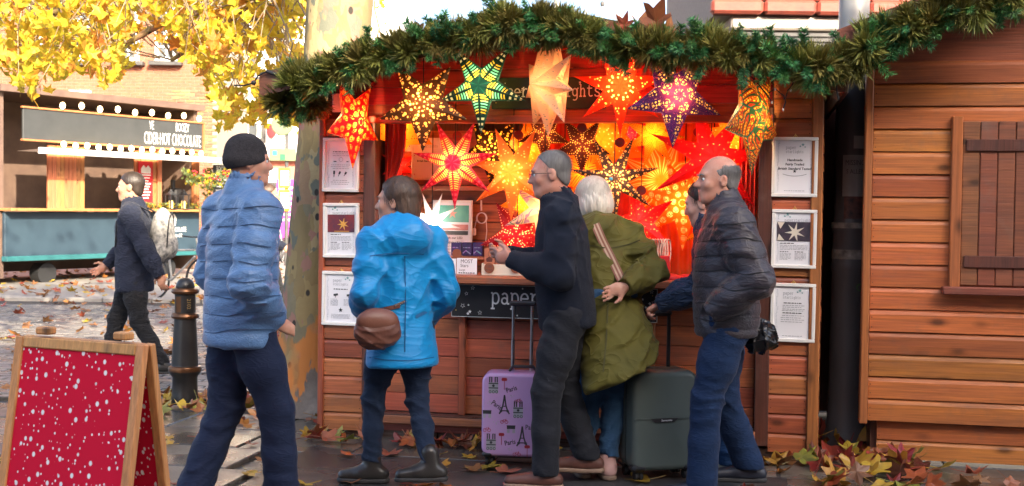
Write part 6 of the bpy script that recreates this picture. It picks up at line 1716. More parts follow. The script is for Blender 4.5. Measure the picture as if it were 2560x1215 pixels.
        if hemcut is not None:
            X, Y, Z = f.full(); p0 = s.d(*hemcut[0]); nn = s.d(*hemcut[1]); f.D = np.maximum(f.D, -((X-p0[0])*nn[0]+(Y-p0[1])*nn[1]+(Z-p0[2])*nn[2])+.006*np.sin(34*X+5)*np.sin(29*Y)).astype('f')
        wrinkle(f, amp, sx, sz, seed, .45+.9*near(f, [J['relb'], J['lelb'], J['rsho'], J['lsho']], .15))
        return s.part(name, f, mt, label)
def ground_at(px, depth):
    d = ray(px, 700); return (d[0]/d[1]*depth, depth, 0.0)
def stand(H, stride=0.0, lead='r', knee=.0):
    """generic upright skeleton of height H; stride: half distance between the feet along the walk"""
    k = H/1.75; sg = 1 if lead == 'r' else -1
    J = dict(pelvis=(0, 0, .95*k), neck=(0, .01, 1.475*k), head=(0, .035, 1.635*k),
             rsho=(.19*k, 0, 1.40*k), lsho=(-.19*k, 0, 1.40*k), relb=(.245*k, -.04, 1.12*k), lelb=(-.245*k, -.04, 1.12*k), rwri=(.25*k, .07, .89*k), lwri=(-.25*k, .07, .89*k),
             rhip=(.09*k, 0, .9*k), lhip=(-.09*k, 0, .9*k))
    for q, x, g in (('r', .1, sg), ('l', -.1, -sg)):
        y = stride*g; fwd = g > 0 and stride > 0
        lift = .0 if fwd or stride == 0 else .05
        J[q+'ank'] = (x*k, y-(0 if fwd else .02), .085+lift); J[q+'kne'] = (x*k*1.02, y*.5+(.05 if fwd else .06)*(1 if stride else .35), .5*k-.01*abs(stride))
        if stride: J['pelvis'] = (0, 0, .95*k-.06*stride)
    return J

# ------------------------------------------------------------------ hair and hats
def headpart(p, name, mt, shapes, keep=(), h=.006, disp=None):
    c = p.J['head']; f = Field(c-.22, c+.22, h)
    for sh in shapes:
        if sh[0] == 'e': f.ell(p.T(*sh[1]), sh[2], p.HR, sh[3] if len(sh) > 3 else .02)
        else: f.cap(p.T(*sh[1]), p.T(*sh[2]), sh[3], sh[4], .03)
    X, Y, Z = f.full(); R = p.HR; lx = [(X-c[0])*R[0][i]+(Y-c[1])*R[1][i]+(Z-c[2])*R[2][i] for i in range(3)]
    if disp is not None: f.D -= disp(*lx).astype('f')
    for (n, d) in keep: f.D = np.maximum(f.D, d-(lx[0]*n[0]+lx[1]*n[1]+lx[2]*n[2])).astype('f')
    return p.part(name, f, mt)
strands = lambda a, k: (lambda x, y, z: a*(.5*np.sin(k*.6*np.arctan2(x, -y-.02)+14*z+2*np.sin(30*z))+.5*np.sin(k*1.37*np.arctan2(x, -y-.02)-23*z+1.3+np.sin(55*z+9*x))+.35*np.sin(k*2.1*np.arctan2(x, -y-.02)+31*z+70*y)))
def hairmat(name, c1, c2, st=(90, 90, 7)):
    return mat(name, c1, c2, .45, 1.0, stretch=st, bumps=.8, bscale=1.6, bdist=.004, jitter=0)
H_dark = hairmat('dark_hair', (.02, .014, .011), (.045, .03, .022)); H_brown = hairmat('brown_hair', (.11, .06, .035), (.05, .03, .02)); H_grey = hairmat('grey_hair', (.2, .19, .18), (.12, .11, .1)); H_blond = hairmat('white_blond_hair', (.72, .66, .56), (.5, .43, .34))
def short_hair(p, mt): headpart(p, 'hair', mt, [('e', (0, -.018, .036), (.084, .106, .097)), ('e', (0, -.05, -.03), (.07, .06, .07))], [((0, -.72, .69), -.004)], disp=strands(.0015, 40))
def glasses(p):
    b = MB()
    for x in (-1, 1):
        b.tube([tuple(p.T(x*.034+.022*cos(a*pi/8), .113, -.002+.017*sin(a*pi/8))) for a in range(17)], .0018, 5); b.tube([tuple(p.T(x*.056, .11, .004)), tuple(p.T(x*.08, .06, .004)), tuple(p.T(x*.086, -.005, .0))], .0018, 5)
    b.tube([tuple(p.T(-.012, .114, .002)), tuple(p.T(.012, .114, .002))], .0018, 5); b.build('glasses', M_dark, p.root)
def brows(p, mt):
    for x in (-1, 1):
        b = MB(); b.tube([tuple(p.T(x*.015, .1, .018)), tuple(p.T(x*.033, .1, .024)), tuple(p.T(x*.052, .088, .018))], [.003, .004, .002], 6); b.build('eyebrow', mt, p.root)
def strand_hair(p, mt, n, rad, c0=(0, -.02, .03), lo=(.2, 2.0), face=.55, seed=0, wid=.0022, spread=.012, drop=.0, name='hair_strands', top=.02):
    """loose strands combed down over the cap of hair: from the crown outwards, leaving the face free"""
    r = random.Random(seed); b = MB(); T = p.T
    for i in range(n):
        az = r.uniform(-pi, pi); a0 = r.uniform(top, max(1.0, top+.2)); a1 = r.uniform(*lo); front = cos(az)              # az 0 is the brow
        if front > face: a1 = min(a1, r.uniform(.75, 1.05))
        if a1 <= a0+.15: continue
        k = 1+r.uniform(-.01, .05); vs = []; sw = r.uniform(-.25, .25); L_ = 6
        for j in range(L_+1):
            t = j/L_; a = a0+(a1-a0)*t; az2 = az+sw*t*t; kk = k+spread*8*t*t*r.uniform(0, .25)
            x, y, z = rad[0]*kk*sin(a)*sin(az2), rad[1]*kk*sin(a)*cos(az2), rad[2]*kk*cos(a)-drop*max(0, t-.5)*2
            q = T(c0[0]+x, c0[1]+y, c0[2]+z); w_ = wid*(1-.75*t)
            tan_ = p.HR @ V3(cos(az2), -sin(az2), 0)
            vs += [tuple(q-tan_*w_), tuple(q+tan_*w_)]
        b._add(vs, [(2*j, 2*j+1, 2*j+3, 2*j+2) for j in range(L_)])
    return stuff(b.build(name, mt, p.root, smooth='all'))
K_ = lambda H: H/1.75

# ---- 1 the man in the blue quilted jacket
C_blue = cloth('blue_quilt', (.1, .21, .39), (.07, .15, .3), 5, .38, .22, 22, spec=.5, sheen=.15); C_navytr = cloth('navy_trousers', (.006, .012, .036), (.009, .017, .046), 6, .75, .15); C_knit = cloth('charcoal_knit', (.032, .028, .03), (.055, .048, .05), 60, .9, .8, 160, (1, 1, 1))
J = stand(1.83, .17, 'r'); J.update(rwri=(.15, .1, .98), relb=(.29, -.1, 1.15), lwri=(-.25, .2, .98), lelb=(-.27, -.02, 1.16))
p1 = Person('man in a dark knitted hat and pale blue quilted jacket, hand in pocket', ground_at(603, 5.72), radians(38), J)
p1.body({'l': ((.1, .7, -.5), (1, 0, 0), (0, .5, .8), .5), 'r': ((-.9, .1, -.4), (-1, 0, 0), (0, .5, .8), .5)}, (.35, 1, .02), hs=.93)
p1.trousers(C_navytr, (.112, .1, .085, .08, .084), seed=1, amp=.008)
p1.top('quilted_jacket', C_blue, [(-.16, .205, .155, -.01), (0, .222, .165, 0), (.2, .215, .16, 0), (.36, .222, .155, 0), (.46, .19, .13, 0), (.53, .11, .1, 0)], (.098, .09, .083, .07, .06), quilt=.08, qa=.0036, seed=4, amp=.007, h=.0085, collar=.075)
p1.shoes(M_shoe_b)
headpart(p1, 'knitted_hat', C_knit, [('e', (0, -.016, .035), (.082, .103, .102)), ('e', (0, -.02, .0), (.081, .1, .06), .03)], [((0, -.18, .98), -.022)], disp=lambda x, y, z: .001*np.sin(60*np.arctan2(x, y))+.003*np.exp(-((z-.005)/.02)**2)+.004*np.sin(23*x+9)*np.sin(19*y+z*31))
b = MB(); zp = p1.J['pelvis']
# ---- 2 the woman in the turquoise coat
C_turq = cloth('turquoise_shell', (.0, .26, .58), (.0, .2, .48), 4, .45, .2, 5, spec=.4, sheen=.1); C_jean = cloth('dark_denim', (.008, .017, .042), (.014, .028, .06), 9, .85, .18, 12)
J = stand(1.64, .15, 'l'); J.update(lelb=(-.235, -.05, 1.05), lwri=(-.17, .15, .95), relb=(.245, -.06, 1.05), rwri=(.22, .1, .88), ltoe=(-.4, .14, .05), rtoe=(-.16, -.05, .05), head=(-.01, .04, 1.53))
J['ltoe'] = (J['lank'][0]-.8, J['lank'][1]+.5, .05); J['rtoe'] = (J['rank'][0]-.85, J['rank'][1]+.35, .05)
p2 = Person('woman in a bright turquoise coat and dark jeans walking past the counter', ground_at(1003, 6.42), radians(122), J)
p2.body({'l': ((.3, .7, -.4), (1, 0, 0), (0, .4, .8), .6), 'r': ((0, .4, -.9), (-1, 0, 0), (0, 1, .2), .5)}, (-.75, .8, 0))
p2.trousers(C_jean, (.092, .078, .06, .053, .05), seed=2, hem=.03, amp=.012)
p2.top('coat', C_turq, [(-.235, .205, .17, -.02), (-.1, .19, .155, -.01), (.05, .172, .14, 0), (.2, .166, .135, 0), (.34, .175, .125, 0), (.43, .17, .12, 0), (.5, .09, .085, 0)], (.078, .07, .066, .056, .052), seed=7, amp=.012, hood=True, collar=.05, sx=13, sz=20, h=.009)
p2.shoes(mat('dark_leather_boot', (.035, .032, .029), (.02, .018, .017), .28, 6, bumps=.25, bscale=30), boot=.045, L=.25, name='ankle_boot')
headpart(p2, 'hair', H_brown, [('e', (0, -.022, .034), (.09, .112, .103)), ('e', (0, -.06, -.05), (.085, .07, .09), .04)], [((0, -.8, .6), -.014)], disp=strands(.003, 34))
brows(p2, H_brown)
# ---- 3 the man in the navy jumper
C_nav = cloth('navy_jumper', (.006, .009, .02), (.009, .014, .028), 9, .92, .5, 220, (1, 1, 2), sheen=.06); C_char = cloth('charcoal_trousers', (.011, .013, .018), (.017, .019, .026), 7, .8, .12)
J = stand(1.82, .1, 'l'); J.update(neck=(0, .05, 1.53), head=(0, .1, 1.69), rsho=(.19, .03, 1.45), lsho=(-.19, .03, 1.45), lelb=(-.26, .03, 1.15), lwri=(-.14, .29, 1.23), relb=(.25, .04, 1.16), rwri=(.03, .32, 1.25))
p3 = Person('man with grey hair and glasses in a navy jumper walking with his hands raised', ground_at(1418, 6.5), radians(176), J, sk=(.56, .3, .22))
p3.body({'l': ((.35, .9, .15), (.9, -.3, .1), (-.1, .1, 1), .75), 'r': ((-.35, .9, .15), (-.9, -.3, .1), (.1, .1, 1), .75)}, (-.06, 1, -.1))
p3.trousers(C_char, (.108, .096, .08, .074, .075), seed=3, amp=.007)
p3.top('jumper', C_nav, [(-.13, .185, .155, 0), (0, .195, .16, .005), (.2, .195, .155, .01), (.38, .205, .145, 0), (.48, .18, .12, 0), (.555, .1, .09, 0)], (.086, .078, .07, .058, .05), seed=9, amp=.01, collar=.05)
p3.shoes(mat('brown_deck_shoe', (.13, .05, .035), (.08, .032, .024), .5, 9, bumps=.2), mat('pale_sole', (.3, .2, .14), None, .6), L=.29)
headpart(p3, 'hair', H_grey, [('e', (0, -.017, .033), (.080, .103, .095)), ('e', (0, -.05, -.03), (.068, .058, .06))], [((0, -.78, .62), .012)], disp=strands(.001, 44)); glasses(p3); brows(p3, H_grey)
# ---- 4 the woman in the olive parka leaning on the counter
C_olive = cloth('olive_cotton', (.115, .1, .016), (.08, .072, .013), 5, .7, .45, 5, (1, 1, 1.2)); C_denim = cloth('blue_denim', (.02, .06, .13), (.035, .09, .18), 10, .85, .18, 12)
J = stand(1.68, 0, 'r'); J.update(pelvis=(.02, .0, .92), neck=(-.02, .24, 1.40), head=(-.035, .33, 1.545), rsho=(.17, .19, 1.34), lsho=(-.21, .2, 1.33), relb=(.25, -.02, 1.16), rwri=(.06, -.175, 1.08), lelb=(-.27, .38, 1.13), lwri=(-.2, .6, 1.12), rhip=(.1, 0, .88), lhip=(-.07, 0, .88), rkne=(.06, .03, .49), lkne=(-.09, .04, .49), rank=(.0, -.03, .085), lank=(-.13, .03, .085))
p4 = Person('white-haired woman in a long olive parka leaning on the counter, hand on back', ground_at(1522, 6.72), radians(97), J, sk=(.6, .36, .27))
p4.body({'r': ((-1, -.02, -.35), (0, -1, .1), (.2, 0, -1), .35), 'l': ((.1, 1, -.1), (0, 0, -1), (1, 0, 0), .4)}, (-.15, 1, -.35), (-.12, .25, 1))
p4.trousers(C_denim, (.1, .085, .068, .06, .058), seed=5, hem=.05, amp=.01)
p4.top('parka', C_olive, [(-.47, .225, .18, -.03), (-.3, .225, .17, -.03), (-.1, .2, .16, -.02), (.05, .172, .145, 0), (.2, .17, .135, 0), (.34, .185, .13, 0), (.45, .17, .115, 0), (.53, .09, .08, 0)], (.08, .076, .072, .06, .054), seed=12, amp=.018, hood=True, collar=.055, sx=16, sz=20, h=.009, hemcut=((0, -.1, .575), (-.46, 0, .89)))
p4.shoes(mat('pink_canvas_shoe', (.5, .3, .27), (.42, .25, .23), .8, 20), mat('sandal_sole', (.25, .17, .12), None, .7), L=.25)
headpart(p4, 'hair', H_blond, [('e', (0, -.02, .03), (.1, .122, .11)), ('e', (0, -.065, -.045), (.095, .075, .085), .05), ('e', (.06, .0, -.04), (.04, .06, .075), .04), ('e', (-.06, .0, -.04), (.04, .06, .075), .04)], [((0, -.85, .5), -.035)], disp=strands(.004, 26))
# ---- 5 the man in the navy jacket with the suitcase
C_navj = cloth('navy_shell', (.008, .02, .05), (.012, .032, .075), 4, .55, .55, 11, spec=.4); C_jean2 = cloth('blue_jeans', (.007, .03, .09), (.013, .046, .125), 11, .85, .18, 12)
J = stand(1.70, 0, 'l'); J.update(neck=(0, .09, 1.40), head=(0, .15, 1.545), lsho=(-.19, .06, 1.34), rsho=(.19, .06, 1.34), lelb=(-.3, .1, 1.10), lwri=(-.24, .345, .985), relb=(.24, -.08, 1.08), rwri=(.12, .03, .98))
p5 = Person('dark-haired man in a navy jacket and jeans gripping the grey-green suitcase handle', ground_at(1822, 6.78), radians(166), J, sk=(.6, .34, .26))
p5.body({'l': ((.15, .9, -.45), (0, -.45, -.9), (.9, .1, -.1), .95), 'r': ((-.7, .1, -.5), (-1, 0, 0), (0, .8, .5), .5)}, (.2, 1, -.25))
p5.trousers(C_jean2, (.1, .088, .07, .064, .064), seed=6, amp=.012)
p5.top('jacket', C_navj, [(-.12, .2, .16, 0), (0, .205, .165, 0), (.2, .2, .16, 0), (.34, .205, .15, 0), (.44, .175, .12, 0), (.5, .1, .09, 0)], (.09, .084, .078, .066, .058), seed=15, amp=.016, collar=.06, hood=True)
p5.shoes(mat('grey_trainer', (.1, .11, .1), (.16, .17, .15), .7, 20), mat('white_sole', (.6, .6, .56), None, .6)); short_hair(p5, H_dark)
# ---- 6 the balding man in the dark quilted jacket
C_plum = cloth('plum_quilt', (.025, .02, .028), (.038, .031, .038), 5, .42, .2, 14, spec=.45, sheen=.15); C_jean3 = cloth('navy_jeans', (.004, .016, .05), (.008, .026, .076), 11, .85, .18, 12)
J = stand(1.79, .13, 'l'); J.update(head=(0, .06, 1.665), lelb=(-.29, -.1, 1.15), lwri=(-.2, .1, .99), relb=(.29, -.1, 1.17), rwri=(.15, .03, 1.0))
p6 = Person('balding man in a dark plum quilted jacket walking with his hand in a pocket', ground_at(1818, 6.3), radians(179), J, sk=(.58, .31, .22))
p6.body({'l': ((.9, -.3, -.3), (0, -1, 0), (0, 0, 1), .3), 'r': ((-.8, .1, -.5), (-1, 0, 0), (0, .5, .8), .5)}, (-.16, 1, 0), nose=1.03)
p6.trousers(C_jean3, (.11, .097, .08, .078, .082), seed=8, amp=.007)
p6.top('quilted_jacket', C_plum, [(-.12, .195, .165, 0), (0, .21, .175, 0), (.2, .21, .17, .005), (.36, .218, .16, 0), (.46, .19, .13, 0), (.54, .11, .1, 0)], (.096, .09, .084, .07, .06), quilt=.075, qa=.0042, seed=18, amp=.007, h=.0085, collar=.07)
p6.shoes(mat('navy_shoe', (.018, .022, .035), None, .4), L=.29)
headpart(p6, 'hair', H_grey, [('e', (0, -.02, .022), (.0815, .104, .085)), ('e', (0, -.05, -.03), (.068, .058, .06))], [((0, -.78, .62), -.002), ((0, -.25, -.97), -.058)], disp=strands(.001, 44)); brows(p6, H_grey)
# ---- 7 walker with a backpack at the far left, 8 walker behind the blue jacket
C_coat = cloth('midnight_coat', (.014, .018, .035), (.022, .027, .048), 6, .85); C_blk = cloth('black_trousers', (.012, .012, .014), (.02, .02, .022), 6, .85)
J = stand(1.76, .24, 'r'); J.update(lelb=(-.27, -.14, 1.13), lwri=(-.27, -.26, .9), relb=(.26, .1, 1.14), rwri=(.22, .28, .96))
p7 = Person('walker in a midnight-blue coat with a patterned grey backpack', ground_at(336, 10.3), radians(186), J)
p7.body({'l': ((0, -.35, -.95), (1, 0, 0), (0, .8, 0), .4), 'r': ((0, .6, -.4), (-1, 0, 0), (0, .5, .8), .4)}, (0, 1, 0), h=.011)
p7.trousers(C_blk, seed=11, h=.014); p7.top('coat', C_coat, [(-.2, .2, .16, 0), (0, .2, .16, 0), (.2, .195, .155, 0), (.38, .205, .15, 0), (.47, .17, .12, 0), (.53, .1, .09, 0)], seed=21, h=.013, collar=.06); p7.shoes(M_shoe_b, h=.011); short_hair(p7, H_dark)
J = stand(1.74, .2, 'l'); J.update(rwri=(.24, .2, 1.02), relb=(.27, -.02, 1.12))
p8 = Person('far walker in a dark coat and pale scarf crossing the road', ground_at(664, 14.0), radians(12), J)
p8.body({'r': ((0, .7, -.5), (-1, 0, 0), (0, .5, .8), .4), 'l': ((0, .4, -.9), (1, 0, 0), (0, 1, 0), .4)}, (0, 1, 0), h=.012)
p8.trousers(C_blk, seed=12, h=.016); p8.top('coat', C_coat, [(-.2, .2, .16, 0), (0, .2, .16, 0), (.2, .195, .155, 0), (.38, .205, .15, 0), (.47, .17, .12, 0), (.53, .1, .09, 0)], seed=23, h=.015, collar=.06); p8.shoes(M_shoe_b, h=.013); short_hair(p8, H_brown)

strand_hair(p2, H_brown, 700, (.092, .114, .106), lo=(1.2, 2.35), seed=1, spread=.01)
strand_hair(p4, H_blond, 1100, (.103, .125, .113), lo=(1.3, 2.3), seed=2, spread=.014, drop=.02)
strand_hair(p3, H_grey, 500, (.081, .104, .096), lo=(1.2, 2.0), seed=3, face=.35, wid=.0014, spread=.002)
strand_hair(p5, H_dark, 600, (.086, .108, .099), lo=(1.2, 2.2), seed=4, spread=.006)
strand_hair(p6, H_grey, 700, (.083, .1055, .088), lo=(1.5, 2.05), seed=5, face=.2, wid=.0012, spread=.002, top=1.05)

# ================================================================== THINGS PEOPLE CARRY, SUITCASES, A-BOARD
from mathutils.bvhtree import BVHTree
def surf(obj, px, py, lift=.006):                        # where a pixel's ray meets a garment, a little in front of it
    if not hasattr(surf, 'c'): surf.c = {}
    if obj.name not in surf.c:
        me = obj.data; M_ = Matrix.Translation(obj.parent.location if obj.parent else (0, 0, 0))
        surf.c[obj.name] = BVHTree.FromPolygons([M_ @ v.co for v in me.vertices], [tuple(p.vertices) for p in me.polygons])
    d = Vector(ray(px, py)).normalized(); o = Vector((0, 0, CAMZ)); h, n_, i_, dist = surf.c[obj.name].ray_cast(o, d)
    if h is None: return None
    return h-d*lift
def garment(p, name): return [c for c in p.root.children if c.name.split('.')[0] == name][0]
def strap(obj, pix, wid, mats, parent, base, name='strap', stripes=None):
    P_ = []
    for i in range(len(pix)-1):
        for k in range(6): P_.append((pix[i][0]+(pix[i+1][0]-pix[i][0])*k/6, pix[i][1]+(pix[i+1][1]-pix[i][1])*k/6))
    P_.append(pix[-1]); Q = [surf(obj, *q) for q in P_]; Q = [q for q in Q if q is not None]
    if len(Q) < 3: return None
    for _ in range(3): Q = [Q[0]]+[(Q[i-1]+Q[i]*2+Q[i+1])/4 for i in range(1, len(Q)-1)]+[Q[-1]]
    b = MB(); Q = [q-Vector(base) for q in Q]
    n = len(mats) if hasattr(mats, '__len__') else 1
    for j in range(n):
        vs = []
        for i, q in enumerate(Q):
            t_ = (Q[min(i+1, len(Q)-1)]-Q[max(i-1, 0)]).normalized(); view = (q+Vector(base)-Vector((0, 0, CAMZ))).normalized(); sd_ = t_.cross(view).normalized()
            for e in (j/n-.5, (j+1)/n-.5): vs.append(q+sd_*wid*e); vs.append(q+sd_*wid*e+view*.004)
        b.m = j
        for i in range(len(Q)-1):
            a = 4*i; b._add([vs[a], vs[a+2], vs[a+6], vs[a+4], vs[a+1], vs[a+3], vs[a+7], vs[a+5]], [(0, 1, 2, 3), (7, 6, 5, 4), (0, 3, 7, 4), (1, 5, 6, 2)])
    return b.build(name, mats, parent)
M_brownbag = mat('brown_leather', (.17, .065, .04), (.11, .04, .027), .42, 6, bumps=.25, bscale=40); M_silver = mat('silver_metal', (.7, .69, .66), None, .25, metal=1.0)
# brown shoulder bag on the turquoise coat
def blob(name, lo, hi, h, fn, mt, parent):
    f = Field(lo, hi, h); fn(f); return link(name, f.mesh(name, mt), parent)
coat = garment(p2, 'coat'); q = surf(coat, 965, 815) or Vector(atY(950, 820, 6.2)); bgp = q-Vector((.035, .075, .0))
bag = thing('shoulder_bag', 'soft brown leather shoulder bag on the hip of the turquoise coat', 'bag', bgp)
Rb = np.array(yaw_R(radians(20)))
blob('body', (-.22, -.16, -.2), (.22, .16, .2), .007, lambda f: (f.ell((0, 0, -.03), (.125, .055, .085), Rb, .03), f.ell((0, 0, .03), (.1, .045, .07), Rb, .05), wrinkle(f, .006, 30, 25, 3)), M_brownbag, bag)
blob('flap', (-.2, -.16, -.2), (.2, .16, .2), .007, lambda f: f.ell((0, -.014, .035), (.112, .05, .066), Rb, .02), mat('brown_flap', (.2, .078, .048), (.13, .05, .033), .42, 6, bumps=.25, bscale=40), bag)
strap(coat, [(905, 782), (950, 776), (1000, 764)], .022, M_brownbag, bag, bgp); strap(coat, [(985, 765), (1015, 752)], .012, M_silver, bag, bgp, 'buckle')
# cross-body strap on the olive parka
pk = garment(p4, 'parka'); q0 = surf(pk, 1510, 620) or Vector(atY(1510, 620, 6.9)); cb = thing('crossbody_strap', 'striped rose and cream bag strap across the back of the olive parka', 'bag strap', q0)
M_r1 = mat('strap_rose', (.3, .12, .08), None, .7); M_r2 = mat('strap_cream', (.6, .42, .3), None, .7)
strap(pk, [(1488, 560), (1505, 600), (1528, 645), (1556, 705)], .05, [M_r1, M_r2, M_r1, M_r2, M_r1], cb, q0, 'webbing')
# black bag at the plum jacket's side
q0 = Vector(atY(1898, 838, 6.28)); bb2 = thing('carrier_bag', 'shiny black bag hanging at the back of the plum quilted jacket', 'bag', q0)
M_gl = mat('glossy_black', (.01, .01, .012), None, .18, bumps=.5, bscale=20, bdist=.01)
blob('body', (-.2, -.2, -.2), (.2, .2, .22), .007, lambda f: (f.ell((0, 0, -.02), (.09, .07, .075), None, .03), f.cap((.0, 0, .02), (-.03, .02, .1), .06, .02, .05), wrinkle(f, .012, 40, 40, 5)), M_gl, bb2)
b = MB(); b.tube([(-.03, .02, .09), (-.05, .03, .16), (-.06, .04, .22)], .009, 6); b.build('handle', M_gl, bb2, smooth=True)
# backpack
c7 = Vector(p7.o)+Vector(tuple(p7.d(0, -.235, 1.23))); bk = thing('backpack', 'pale grey backpack with dark floral print on the walker in midnight blue', 'backpack', c7, 0)
Rk = np.stack([p7.rt, p7.fw, V3(0, 0, 1)], 1)
M_floral = mat('floral_canvas', (.55, .52, .46), (.12, .12, .12), .8, 26, detail=2)
blob('body', (-.25, -.25, -.34), (.25, .25, .34), .01, lambda f: (f.ell((0, 0, 0), (.15, .1, .24), Rk, .02), f.ell(tuple(-p7.fw*.07-V3(0, 0, .09)), (.12, .06, .11), Rk, .02), f.cap(tuple(p7.rt*.1+p7.fw*.03+V3(0, 0, -.14)), tuple(-p7.rt*.1+p7.fw*.03+V3(0, 0, -.14)), .08, None, .05)), M_floral, bk)
for sx in (-1, 1):
    b = MB(); b.tube([tuple(p7.d(sx*.1, .08, .2)), tuple(p7.d(sx*.11, .22, .27)), tuple(p7.d(sx*.12, .36, .12)), tuple(p7.d(sx*.12, .37, -.1))], .018, 8, flat=.4); b.build('shoulder_strap', M_dark, bk, smooth=True)
b = MB(); b.tube([tuple(p7.d(-.13, -.06, -.1)), tuple(p7.d(-.135, -.07, .05)), tuple(p7.d(-.1, -.075, .15)), tuple(p7.d(0, -.08, .2)), tuple(p7.d(.1, -.075, .15)), tuple(p7.d(.135, -.07, .05))], .006, 6); b.build('zip', M_dark, bk, smooth=True)
# bicycle further back, seen past the walker
qq = G(412, 752); bike((qq[0]+.2, qq[1], 0), radians(-25), (.25, .24, .23), 'grey bicycle standing on the setts behind the backpack walker')

# ------------------------------------------------------------------ suitcases
def rbox_profile(w_, h_, r, n=6):
    out = []
    for cx_, cz_, a0 in ((w_/2-r, h_/2-r, 0), (-w_/2+r, h_/2-r, 90), (-w_/2+r, -h_/2+r, 180), (w_/2-r, -h_/2+r, 270)):
        for i in range(n+1): a = radians(a0+90*i/n); out.append((cx_+r*cos(a), cz_+r*sin(a)))
    return out
def shell(w_, h_, y0, y1, r, edge, n=6):                 # half shell: rounded rectangle with a rounded front edge at y0
    b = MB(); rings = []
    sg = 1 if y1 > y0 else -1
    for k in range(5):
        a = pi/2*k/4; ins = edge*(1-sin(a)); rings.append((ins, y0+sg*edge*(1-cos(a))))
    rings.append((0, y1)); vs = []; N_ = None
    for ins, y in rings:
        pr = rbox_profile(w_-2*ins, h_-2*ins, max(r-ins, .01), n); N_ = len(pr); vs += [(x, y, z) for x, z in pr]
    fs = [tuple(range(N_))]+[(i*N_+k, i*N_+(k+1) % N_, (i+1)*N_+(k+1) % N_, (i+1)*N_+k) for i in range(len(rings)-1) for k in range(N_)]
    if sg > 0: fs = [tuple(reversed(f)) if i else f for i, f in enumerate(fs)]
    b._add(vs, fs); return b
def wheel_unit(t, x, y, s=1.0):
    b = MB(); b.box((x, y, .066*s), (.045*s, .05*s, .03*s), .01); b.box((x, y, .045*s), (.012*s, .03*s, .05*s)); wu = b.build('caster', M_dark, t)
    for dx in (-.014, .014):
        b = MB(); b.tube([(x+dx*s-.008*s, y, .026*s), (x+dx*s+.008*s, y, .026*s)], .026*s, 16); b.build('wheel', M_tyre, wu, smooth=True)
def suitcase(name, label, loc, rz_, w_, h_, dep, mt, base=.055, r=.05, edge=.03):
    t = thing(name, label, 'suitcase', loc, rz_); z = base+h_/2
    shell(w_, h_, -dep/2, -.004, r, edge).build('front_shell', mt, t, (0, 0, z), smooth=True)
    shell(w_, h_, dep/2, .004, r, edge).build('back_shell', mt, t, (0, 0, z), smooth=True)
    b = MB(); pr = rbox_profile(w_-.006, h_-.006, r-.003); N_ = len(pr)
    b._add([(x, -.005, zz_) for x, zz_ in pr]+[(x, .005, zz_) for x, zz_ in pr], [(i, (i+1) % N_, N_+(i+1) % N_, N_+i) for i in range(N_)]); b.build('zip', M_dark, t, (0, 0, z))
    for sx in (-1, 1):
        for sy in (-1, 1): wheel_unit(t, sx*(w_/2-.045), sy*(dep/2-.045))
    return t, z
M_pink = mat('lilac_shell', (.6, .38, .7), (.57, .36, .67), .22, 3, spec=.6, coat=.2)
loc = G(1288, 1168); W1, H1, D1 = .385, .485, .2
pc, z1_ = suitcase('suitcase', 'lilac hard-shell suitcase printed with towers, bicycles and the word Paris', (loc[0], loc[1]+.09, 0), radians(-4), W1, H1, D1, M_pink, .06, .055, .022)
b = MB()
for sx in (-1, 1):
    b.tube([(sx*.055+.03, .05, .06+H1), (sx*.055+.03, .05, .72)], .011, 10); b.tube([(sx*.055+.03, .05, .72), (sx*.055+.03, .05, .93)], .0085, 10)
b.build('telescopic_handle', mat('brushed_tube', (.42, .44, .47), None, .3, metal=.9), pc, smooth=True)
b = MB(); b.box((.03, .05, .94), (.16, .035, .03), .01); b.build('grip', M_dark, pc)
b = MB(); b.tube([(-.04, 0, .06+H1), (-.02, 0, .09+H1), (.1, 0, .09+H1), (.12, 0, .06+H1)], .01, 8); b.build('carry_handle', M_dark, pc, smooth=True)
b = MB(); b.box((0, -D1/2+.03, .062), (.2, .03, .02), .005); b.build('bottom_trim', M_dark, pc)
for sx in (-1, 1):
    b = MB(); b.box((sx*(W1/2-.035), -D1/2+.02, .072), (.06, .05, .03), .012); b.build('corner_guard', M_dark, pc)
MP_k = mat('print_charcoal', (.05, .055, .065), None, .4); MP_g = mat('print_grey', (.42, .44, .5), None, .4); MP_r = mat('print_red', (.42, .03, .05), None, .4); YP = -D1/2-.0012
def tower(x, z, k=1.0):
    b = MB(); y = YP
    for sx in (-1, 1): b.ribbon([(x+sx*.028*k, z), (x+sx*.017*k, z+.02*k), (x+sx*.009*k, z+.045*k), (x+sx*.004*k, z+.075*k), (x, z+.105*k)], .008*k, y)
    b.ribbon([(x-.026*k, z+.018*k), (x+.026*k, z+.018*k)], .006*k, y-.0002); b.ribbon([(x-.013*k, z+.043*k), (x+.013*k, z+.043*k)], .005*k, y-.0002); b.ribbon([(x-.02*k, z+.008*k), (x-.01*k, z+.018*k), (x+.01*k, z+.018*k), (x+.02*k, z+.008*k)], .004*k, y-.0001)
    b.build('tower_print', MP_k, pc, (0, 0, 0))
